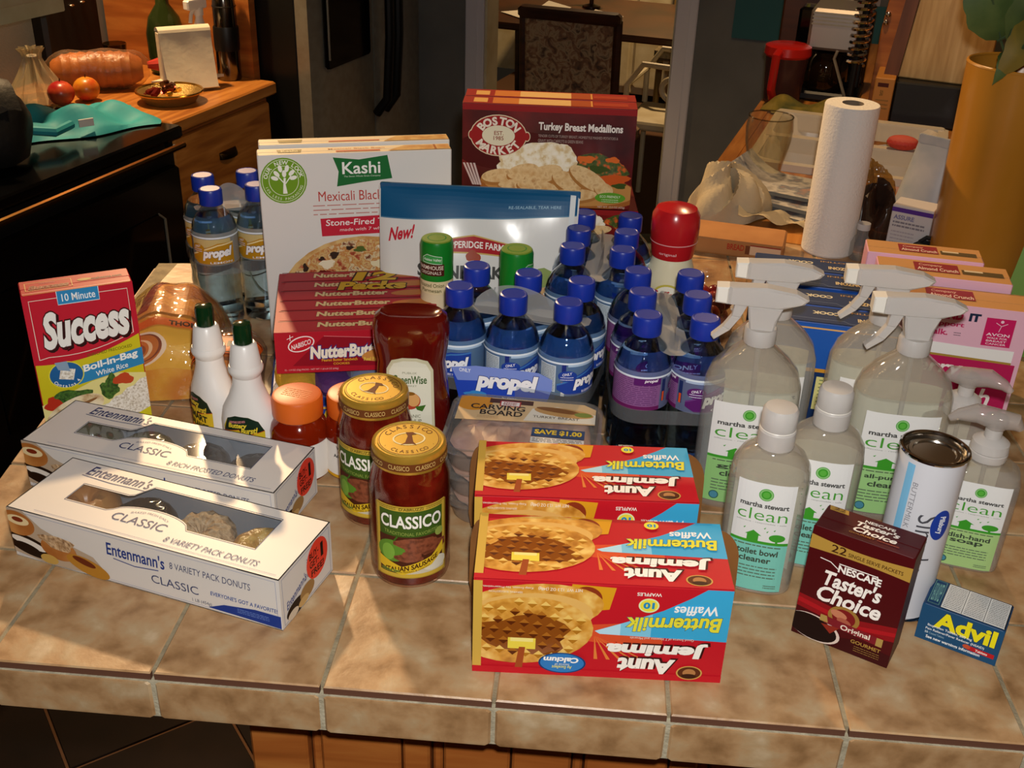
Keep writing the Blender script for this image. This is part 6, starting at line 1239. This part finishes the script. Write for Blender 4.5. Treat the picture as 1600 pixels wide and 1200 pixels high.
LBL = {'blue': ('#20409a', '#a9c4de', '#3f74b8', 'BLUEBERRY POMEGRANATE'), 'purple': ('#5a1e68', '#a9bcd8', '#6a3a80', 'GRAPE'), 'lemon': ('#b8861a', '#c8b478', '#c89a2a', 'LEMON')}
def water_bottle(kind):
    d, l, m_, fl = LBL[kind]
    t = thing('water_bottle', 'proto', 'bottle', 0, 0, 0)
    b = MB(); b.lathe(PROF, PET, 36, cap=(True, False)); b.build('bottle_shell', t)
    ins = [(r-.0009, z+.001) for r, z in PROF if z < .172]; b = MB(); b.lathe(ins, WATER, 36); b.build('water', t)
    cap_mesh().build('cap', t)
    # label band: clear back with printing, opaque panels
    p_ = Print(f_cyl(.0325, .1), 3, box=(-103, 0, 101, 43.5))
    if kind == 'purple':
        p_.R(-60, 0, 12, 42, '#8a5a90'); p_.lines(-58, 6, 8, 40, 14, '#5a2a64', .3, 3); p_.R(-60, 0, 12, 5, '#6a1e5a'); p_.R(-20, 32, 12, 42, '#5a1e68'); p_.T('propel', -8, 35, 8, 40, '#e8e0ea', .04, .2)
        p_.R(14, 10, 19, 38, '#1c2c60'); p_.R(15, 10, 18, 22, '#d8541e')
    elif kind == 'blue':
        p_.R(-96, 0, -64, 40, '#24448a'); p_.lines(-94, 4, -66, 38, 14, '#7a94c0', .35, 4)
        p_.R(-56, 4, -34, 38, '#c8d4dc'); p_.lines(-55, 5, -35, 37, 16, '#5a6470', .4, 5)
    else: p_.R(-96, 0, -50, 40, '#c8a840'); p_.lines(-94, 4, -54, 38, 12, '#7a6a2a', .3, 4)
    p_.R(-20 if kind != 'purple' else 22, 38, 50 if kind != 'purple' else 92, 42, l) if kind != 'lemon' else p_.P([(-30, 24), (30, 34), (30, 40), (-30, 40)], l)
    o = 0 if kind != 'purple' else 56
    if kind == 'blue': p_.R(-27, 26, -22, 42, '#1c2c78'); p_.R(-27, 8, -22.5, 18, '#d8541e'); p_.R(-27, 0, -23, 5, '#d8d8d4')
    p_.P([(o-32, 8), (o-20, 2), (o+34, 2), (o+34, 34), (o+10, 34), (o-10, 26), (o-32, 14)], d); p_.L([(o-32, 14), (o-10, 24), (o+10, 31), (o+34, 33)], 2, m_ if kind != 'lemon' else '#e8d8a0'); p_.E(o-20, 26, 11, 7, d); p_.T('ONLY', o-26, 27, o-15, 30.5, '#e8e8f0', .02, 0, .2); p_.lines(o-28, 20, o-13, 26, 2, '#c8c8e0', .35)
    p_.T('propel', o-13, 9, o+31, 27, '#f2f2f4', .06, .22, .06, out='#2a3050', ow=.03); p_.T(fl, o-2, 3.5, o+30, 6.5, '#e8e8f0', .01)
    p_.R(-103, 41, 101, 43.4, '#dfeaf4'); p_.build('label', t)  # pale top strip stands in for the bright waterline highlight
    b = MB(); b.lathe([(.03235, .1), (.03235, .143), (.0321, .1485)], film('label_clear_'+kind, {'blue': '#9fc0e6', 'purple': '#b0b4e0', 'lemon': '#d8dcd8'}[kind], .25, .1, .34, {'blue': '#8ab4e0', 'purple': '#9aa8d8', 'lemon': '#d0d2cc'}[kind]), 36, cap=(False, False)); b.build('label_film', t)  # milky label film; its rise above the strip imitates a silvery reflection
    return t
CARR = film('carrier_film', '#eef0f0', .3, .15, .38, '#c4c4c2')
def carrier(label, pts, ang, hdl, z=.158, vertical=True):
    """milky plastic multi-pack carrier: a sheet at the shoulders, a band round the pack and a handle"""
    cx = sum(p[0] for p in pts)/len(pts); cy = sum(p[1] for p in pts)/len(pts)
    t = thing('bottle_carrier', label, 'carrier', cx, cy, 0, ang, 'bottle carriers')
    ca, sa = math.cos(-ang), math.sin(-ang); loc = [((x-cx)*ca-(y-cy)*sa, (x-cx)*sa+(y-cy)*ca) for x, y in pts]
    xs = [p[0] for p in loc]; ys = [p[1] for p in loc]
    b = MB()
    if hdl == 'x':          # handle runs along x between the rows
        b.grid(lambda u, v: (min(xs)+.005+(max(xs)-min(xs)-.01)*u, .004*math.sin(u*6), z+(.042*math.sin(math.pi*u)**.4)*v), 22, 4, CARR)
    else:
        b.grid(lambda u, v: (.005*math.sin(u*5), min(ys)+(max(ys)-min(ys))*u, z+(.04*math.sin(math.pi*u)**.4)*v), 22, 4, CARR)
    b.build('handle', t)
    b = MB(); X0, X1, Y0, Y1 = (min(xs)-.02, max(xs)+.02, -.017, .017) if hdl == 'x' else (-.017, .017, min(ys)-.02, max(ys)+.02); b.slab([(X0+.01, Y0), (X1-.01, Y0), (X1, Y0+.01), (X1, Y1-.01), (X1-.01, Y1), (X0+.01, Y1), (X0, Y1-.01), (X0, Y0+.01)], z+.009, z+.0095, CARR); b.build('sheet', t)
    b = MB(); q = rrect(max(xs)-min(xs)+.0685, max(ys)-min(ys)+.0685, .0335, 8); n = len(q)
    b.add([(x, y, .086) for x, y in q]+[(x, y, .104) for x, y in q], [(i, (i+1) % n, n+(i+1) % n, n+i) for i in range(n)], film('band_film', '#eef2f4', .3, .1, .16, '#b8bcc0'), True); b.build('band', t)
    return t, loc
def pack(kind, grid, rots, name, lab):
    proto = water_bottle(kind); k = 0; objs = []
    for (x, y, where), rz in zip(grid, rots):
        lb = 'blue capped %s water bottle, %s' % (lab, where)
        if k == 0: o = proto; o.location = (x, y, ZC); o.rotation_euler = (0, 0, rz); o['label'] = lb
        else: o = dup(proto, (x, y, ZC), rz, lb)
        o['group'] = name; k += 1
r = math.radians
a = r(-11.6); dx, dy = .0655*math.cos(a), .0655*math.sin(a); ux, uy = -.0655*math.sin(a), .0655*math.cos(a); bx, by = .2255, .4405
G = [(bx, by, 'left of front row in centre pack'), (bx+dx, by+dy, 'middle of front row in centre pack'), (bx+2*dx, by+2*dy, 'right of front row in centre pack'), (bx+ux, by+uy, 'left of rear row in centre pack'), (bx+dx+ux, by+dy+uy, 'middle of rear row in centre pack'), (bx+2*dx+ux, by+2*dy+uy, 'right of rear row in centre pack')]
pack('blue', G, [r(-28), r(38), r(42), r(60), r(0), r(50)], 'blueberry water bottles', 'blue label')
t, loc = carrier('milky plastic carrier with blue tag holding the centre water pack', [(x, y) for x, y, _ in G], a, 'x')
# blue tag panel hung on the front of the carrier
b = MB(); p_ = Print(lambda u, v, e: (u-.062, -.0345-.034-e-.004*math.cos(u*26), .079+v), 5, box=(0, 0, 124, 46))
p_.P([(0, 40), (30, 46), (104, 46), (124, 38), (112, 0), (10, 0)], '#2748b8'); p_.P([(0, 40), (30, 46), (104, 46), (124, 38), (118, 20), (60, 30), (8, 24)], '#7a90d8'); p_.T('propel', 30, 13, 104, 40, '#f4f4f8', .06, .2, .02, out='#2a3a80', ow=.03); p_.T('ONLY', 10, 36, 24, 41, '#e8ecf8', .02); p_.T('BLUEBERRY POMEGRANATE', 62, 4, 110, 9, '#e8ecf8', .02); p_.blob(32, 8, 14, 5, '#3a8ad0'); p_.build('front_tag', t)
bx, by = .443, .3925
G = [(bx, by, 'front left in purple pack'), (bx+.064, by, 'front right in purple pack'), (bx-.004, by+.064, 'middle left in purple pack'), (bx+.06, by+.064, 'middle right in purple pack'), (bx-.008, by+.128, 'rear left in purple pack'), (bx+.056, by+.128, 'rear right in purple pack')]
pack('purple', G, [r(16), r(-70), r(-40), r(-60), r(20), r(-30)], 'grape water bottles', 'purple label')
carrier('milky plastic carrier round the purple label water pack', [(x, y) for x, y, _ in G], r(3.6), 'y')
bx, by = .353, .590
G = [(bx, by, 'front left in the pack before the turkey boxes'), (bx+.064, by-.002, 'front right in the pack before the turkey boxes'), (bx+.006, by+.064, 'middle left in the pack before the turkey boxes'), (bx+.07, by+.062, 'middle right in the pack before the turkey boxes'), (bx+.012, by+.128, 'rear left in the pack before the turkey boxes'), (bx+.076, by+.126, 'rear right in the pack before the turkey boxes')]
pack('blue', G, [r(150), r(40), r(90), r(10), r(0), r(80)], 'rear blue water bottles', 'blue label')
carrier('milky plastic carrier looped over the rear water pack', [(x, y) for x, y, _ in G], r(-5), 'y')
a = r(28); bx, by = -.166, .729; dx, dy = .065*math.cos(a), .065*math.sin(a); ux, uy = -.065*math.sin(a), .065*math.cos(a)
G = [(bx, by, 'front left in yellow pack near the range'), (bx+dx, by+dy, 'front right in yellow pack near the range'), (bx+ux, by+uy, 'rear left in yellow pack near the range'), (bx+dx+ux, by+dy+uy, 'rear right in yellow pack near the range')]
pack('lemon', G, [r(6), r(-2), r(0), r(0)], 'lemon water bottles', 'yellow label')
carrier('milky plastic carrier on the yellow label water pack', [(x, y) for x, y, _ in G], a, 'x')
# ================================================================ household cleaners
HAZE = film('cleaner_shell', '#fafaf6', .55, .03, .15, '#eceae6')
LIQ = film('clear_liquid', '#fafaf6', .05, .05, .07, '#e6e4de', base=.0)
FOAM = film('bubbles', '#f6f2ea', .1, .2, .26, '#b8a68c', bump=(420, 1.0), base=.03)  # bubbles; brown haze colour stands in for warm light reflected there
PP = pm('frosted_plastic', '#dcd8d4', .4, trans=.4, ior=1.25)
PPW = pm('nozzle_white', '#e6e2d8', .35)
GREEN, DGREY = '#3f9a2c', '#4a4a48'
def clean_label(p_, w, h, band, prod, small):
    """white label, green house scene, coloured lower half; u centred"""
    p_.R(-w/2, 0, w/2, h, '#e2e2e0'); p_.R(-w/2, 0, w/2, h*.46, band)
    p_.E(0, h*.9, h*.055, h*.055, GREEN); p_.ring(0, h*.9, h*.05, h*.05, h*.012, '#8ac078'); p_.E(0, h*.9, h*.026, h*.026, '#5aae40')
    p_.T('martha stewart', -w*.42, h*.78, w*.42, h*.825, DGREY, .03); p_.T('clean', -w*.44, h*.665, w*.42, h*.765, '#4a9a34', -.008); p_.T('effective - responsible - safe', -w*.44, h*.635, w*.42, h*.65, '#8a8a86', 0)
    p_.R(-w/2, h*.45, w/2, h*.475, GREEN); p_.P([(-w*.22, h*.47), (-w*.02, h*.47), (-w*.02, h*.525), (.03*w, h*.525), (-w*.12, h*.57), (-w*.26, h*.525), (-w*.22, h*.525)], GREEN); p_.E(w*.3, h*.52, w*.14, h*.035, GREEN); p_.R(w*.28, h*.46, w*.32, h*.51, GREEN)
    for x, y in ((-.3, .58), (.05, .6), (.1, .57), (.22, .59)): p_.P([(w*x, h*y), (w*(x+.04), h*(y+.012)), (w*(x+.02), h*(y-.008))], GREEN)
    p_.lines(-w*.42, h*.42, w*.4, h*.44, 1, '#5a6a54', .5); n = len(prod)
    for k, s_ in enumerate(prod): p_.T(s_, -w*.36+(k*w*.06), h*(.345-.07*k), w*.36-(k*w*.1), h*(.4-.07*k), '#3f4a3c', .025)
    p_.lines(-w*.4, h*.12, w*.38, h*.245, 4, '#5a6a58', .3, 6); p_.E(-w*.34, h*.07, w*.07, w*.07, '#4a8aa0'); p_.ring(-w*.34, h*.07, w*.07, w*.07, 1, '#2a5a50'); p_.lines(w*.2, h*.03, w*.42, h*.07, 2, '#5a6a58', .4)
def back_label(t, rx, ry, ex, z0, w, h):
    q = f_oval(rx, ry, ex, z0); p_ = Print(lambda u, v, e: (q(u, v, e)[0], -q(u, v, e)[1], z0+v), 4); p_.R(-w/2, 0, w/2, h, '#e4e4e0'); p_.build('back_label', t)
def oval_bottle(t, prof, e, fill, haze=None):
    b = MB(); b.lathe(prof, HAZE, 44, e=e, cap=(True, False)); b.build('bottle_shell', t)
    q = [(rx-.0012, ry-.0012, z+.001) for rx, ry, z in prof if z < fill]; b = MB(); b.lathe(q, LIQ, 40, e=e); b.build('liquid', t)
    q = [(rx-.0016, ry-.0016, z+.001) for rx, ry, z in prof if z > fill-.022]; b = MB(); b.lathe(q[:-1], FOAM, 40, e=e, cap=(False, False)); b.build('bubbles', t)
SPR = [(.048, .024, 0), (.051, .027, .004), (.052, .028, .012), (.0525, .0285, .13), (.0515, .028, .155), (.046, .0255, .172), (.035, .0215, .185), (.023, .0175, .195), (.0145, .0145, .202), (.0138, .0138, .212)]
def trigger_head(t, z0, k_=1.0):
    b = MB(); n = 40; v = []
    for r_, z in ((.0168, z0), (.0172, z0+.002), (.0172, z0+.016), (.016, z0+.018)):
        for i in range(n): a_ = 2*math.pi*i/n; q = r_*(1.0 if i % 2 else .975); v.append((q*math.cos(a_), q*math.sin(a_), z))
    b.add(v, [(j*n+i, j*n+(i+1) % n, (j+1)*n+(i+1) % n, (j+1)*n+i) for j in range(3) for i in range(n)]+[tuple(range(3*n, 4*n))], PP, True); b.build('collar', t)
    X = Matrix.Rotation(math.pi/2, 4, 'X')
    def side(pts, hw_, name, m, bev=.002):
        # extrude each convex outline across the bottle
        b = MB(); b.slab(pts, -hw_, hw_, m, bev, bev, xf=Matrix.Translation((0, 0, z0)) @ Matrix.Scale(k_, 4) @ X); return b
    b = side([(-.014, .017), (.014, .017), (.017, .034), (.022, .05), (-.02, .05), (-.018, .036)], .0115, 'n', PP)
    b.slab([(-.045, .050), (.018, .048), (.046, .058), (.051, .064), (.036, .071), (.0, .0755), (-.045, .073)], -.0105, .0105, PP, .003, .003, xf=Matrix.Translation((0, 0, z0)) @ Matrix.Scale(k_, 4) @ X); b.build('trigger_head', t)
    b = MB(); b.slab([(-.060, .0515), (-.045, .0505), (-.045, .0725), (-.060, .0715)], -.0115, .0115, PPW, .002, .002, xf=Matrix.Translation((0, 0, z0)) @ Matrix.Scale(k_, 4) @ X); b.build('nozzle', t)
    b = MB()
    for (p0, p1, q0, q1) in (((-.036, .05), (-.020, .05), (-.038, .033), (-.027, .032)), ((-.038, .033), (-.027, .032), (-.047, .018), (-.038, .014)), ((-.047, .018), (-.038, .014), (-.060, .004), (-.056, -.001))):
        b.slab([q0, q1, p1, p0], -.006, .006, PP, .001, .001, xf=Matrix.Translation((0, 0, z0)) @ Matrix.Scale(k_, 4) @ X)
    b.build('trigger', t)
    b = MB(); b.tube([(0, 0, z0+.01), (.004, 0, .02)], .0028, film('dip_tube', '#e8e8e4', .4, .1, .3), 8); b.build('dip_tube', t)
def spray(label, x, y, rz, band, prod):
    t = thing('trigger_spray', label, 'spray bottle', x, y, 0, rz, 'clear trigger spray bottles'); oval_bottle(t, SPR, 3.0, .164); trigger_head(t, .203, .86)
    p_ = Print(f_oval(.0526, .0287, 3.0, .012), 4); clean_label(p_, 78, 128, band, prod, 0); p_.build('label_print', t); back_label(t, .0526, .0287, 3.0, .012, 92, 140); return t
spray('left rear clear trigger spray before the pasta boxes', .588, .418, r(-4), '#8fc47a', ('all-purpose', 'cleaner'))
spray('left front clear trigger spray beside the purple water pack', .560, .345, r(-6), '#8fc47a', ('glass', 'cleaner'))
spray('right rear clear trigger spray before the cereal boxes', .708, .418, r(-6), '#8fc47a', ('all-purpose', 'cleaner'))
spray('right front clear trigger spray with green all purpose label', .722, .345, r(-4), '#9ccc84', ('all-purpose', 'cleaner'))
BWL = [(.035, .022, 0), (.038, .025, .004), (.0385, .0255, .012), (.039, .026, .13), (.037, .025, .146), (.030, .022, .158), (.02, .018, .165), (.0155, .0155, .168)]
def bowl_bottle(label, x, y, rz):
    t = thing('cleaner_bottle', label, 'bottle', x, y, 0, rz, 'toilet bowl cleaner bottles'); oval_bottle(t, BWL, 2.6, .150)
    b = MB(); b.lathe([(.0175, .166), (.018, .168), (.0178, .183), (.0165, .185), (.0172, .187), (.017, .204), (.015, .2075), (.006, .2085)], PP, 30); b.build('flip_cap', t); b = MB(); b.torus((0, 0, .1855), .0168, .0006, PPW, 30, 6); b.build('cap_seam', t)
    p_ = Print(f_oval(.0392, .0262, 2.6, .008), 4); clean_label(p_, 56, 128, '#7cc8b8', ('toilet bowl', 'cleaner'), 0); p_.build('label_print', t); back_label(t, .0392, .0262, 2.6, .008, 66, 134)
bowl_bottle('front toilet cleaner bottle with aqua label beside the waffle boxes', .563, .196, r(-12))
bowl_bottle('rear toilet cleaner bottle with aqua label behind the coffee box', .624, .243, r(-10))
DSH = [(.034, .022, 0), (.037, .025, .004), (.0375, .0255, .01), (.0375, .0255, .108), (.035, .024, .117), (.026, .02, .123), (.0165, .0155, .126), (.0155, .0155, .131)]
def pump_bottle(label, x, y, rz, prz):
    t = thing('soap_pump', label, 'soap bottle', x, y, 0, rz, 'pump soap bottles'); oval_bottle(t, DSH, 4.0, .108)
    b = MB(); b.lathe([(.0185, .129), (.019, .131), (.019, .137), (.0182, .138), (.019, .139), (.018, .148), (.0125, .152), (.0085, .153), (.0085, .166)], PP, 28); b.build('collar', t)
    CLR = film('pump_clear', '#e8e4e0', .5, .05, .35, '#d0c8c2'); b = MB(); c, s_ = math.cos(prz), math.sin(prz)
    b.lathe([(.010, .164), (.012, .17), (.011, .176), (.005, .179)], CLR, 20)
    b.tube([(0, 0, .173), (.02*c, .02*s_, .176), (.036*c, .036*s_, .171), (.044*c, .044*s_, .165)], [.011, .010, .006, .0035], CLR, 12); b.tube([(0, 0, .173), (-.018*c, -.018*s_, .173), (-.024*c, -.024*s_, .166)], [.011, .009, .004], CLR, 12); b.build('pump_spout', t)
    b = MB(); b.tube([(0, 0, .13), (.003, 0, .015)], .0024, MATS['dip_tube'], 8); b.build('dip_tube', t)
    p_ = Print(f_oval(.0377, .0257, 4.0, .006), 4); clean_label(p_, 58, 104, '#a8cc84', ('dish-hand', 'soap'), 0); p_.build('label_print', t); back_label(t, .0377, .0257, 4.0, .006, 40, 104)
pump_bottle('front clear pump bottle of dish hand soap with green label', .792, .262, r(-14), r(180))
pump_bottle('rear clear pump soap bottle before the magenta cereal box', .790, .352, r(-8), r(-10))
# ---- biscuit tube
t = thing('biscuit_can', 'white cardboard tube of biscuits with metal lid behind coffee box', 'can', .706, .176, 0, r(-34))
b = MB(); b.lathe([(.0295, .003), (.0305, .004), (.0305, .183)], pm('tube_paper', '#cfd0d6', .35), 40, cap=(True, False)); b.build('paper_tube', t)
for z in (0, .182): b = MB(); b.torus((0, 0, z+.003), .0302, .0022, CHROME, 40, 8); b.build('metal_rim', t)
b = MB(); b.lathe([(.0295, .184), (.0285, .1805), (.024, .1805), (.0232, .182), (.02, .182), (.0192, .1805), (.0, .1805)], pm('tin_lid', '#b8b2a8', .2, 1.0), 40, cap=(False, False)); b.build('metal_lid', t)
p_ = Print(f_cyl(.0306, .006), 3); p_.R(-14, 0, -6, 172, '#7ab8dc'); p_.T('Simply...', -26, 70, 54, 96, '#4a4a50', -.005, 0, rot=-90); p_.T('BUTTERMILK BISCUITS', -46, 108, 42, 113, '#8a8a90', 0, rot=-90)
p_.E(30, 112, 10, 17, '#1c3c9a'); p_.T('Pillsbury', 20, 108, 40, 116, '#e8ecf4', .03, .1, rot=-90); p_.build('tube_print', t)
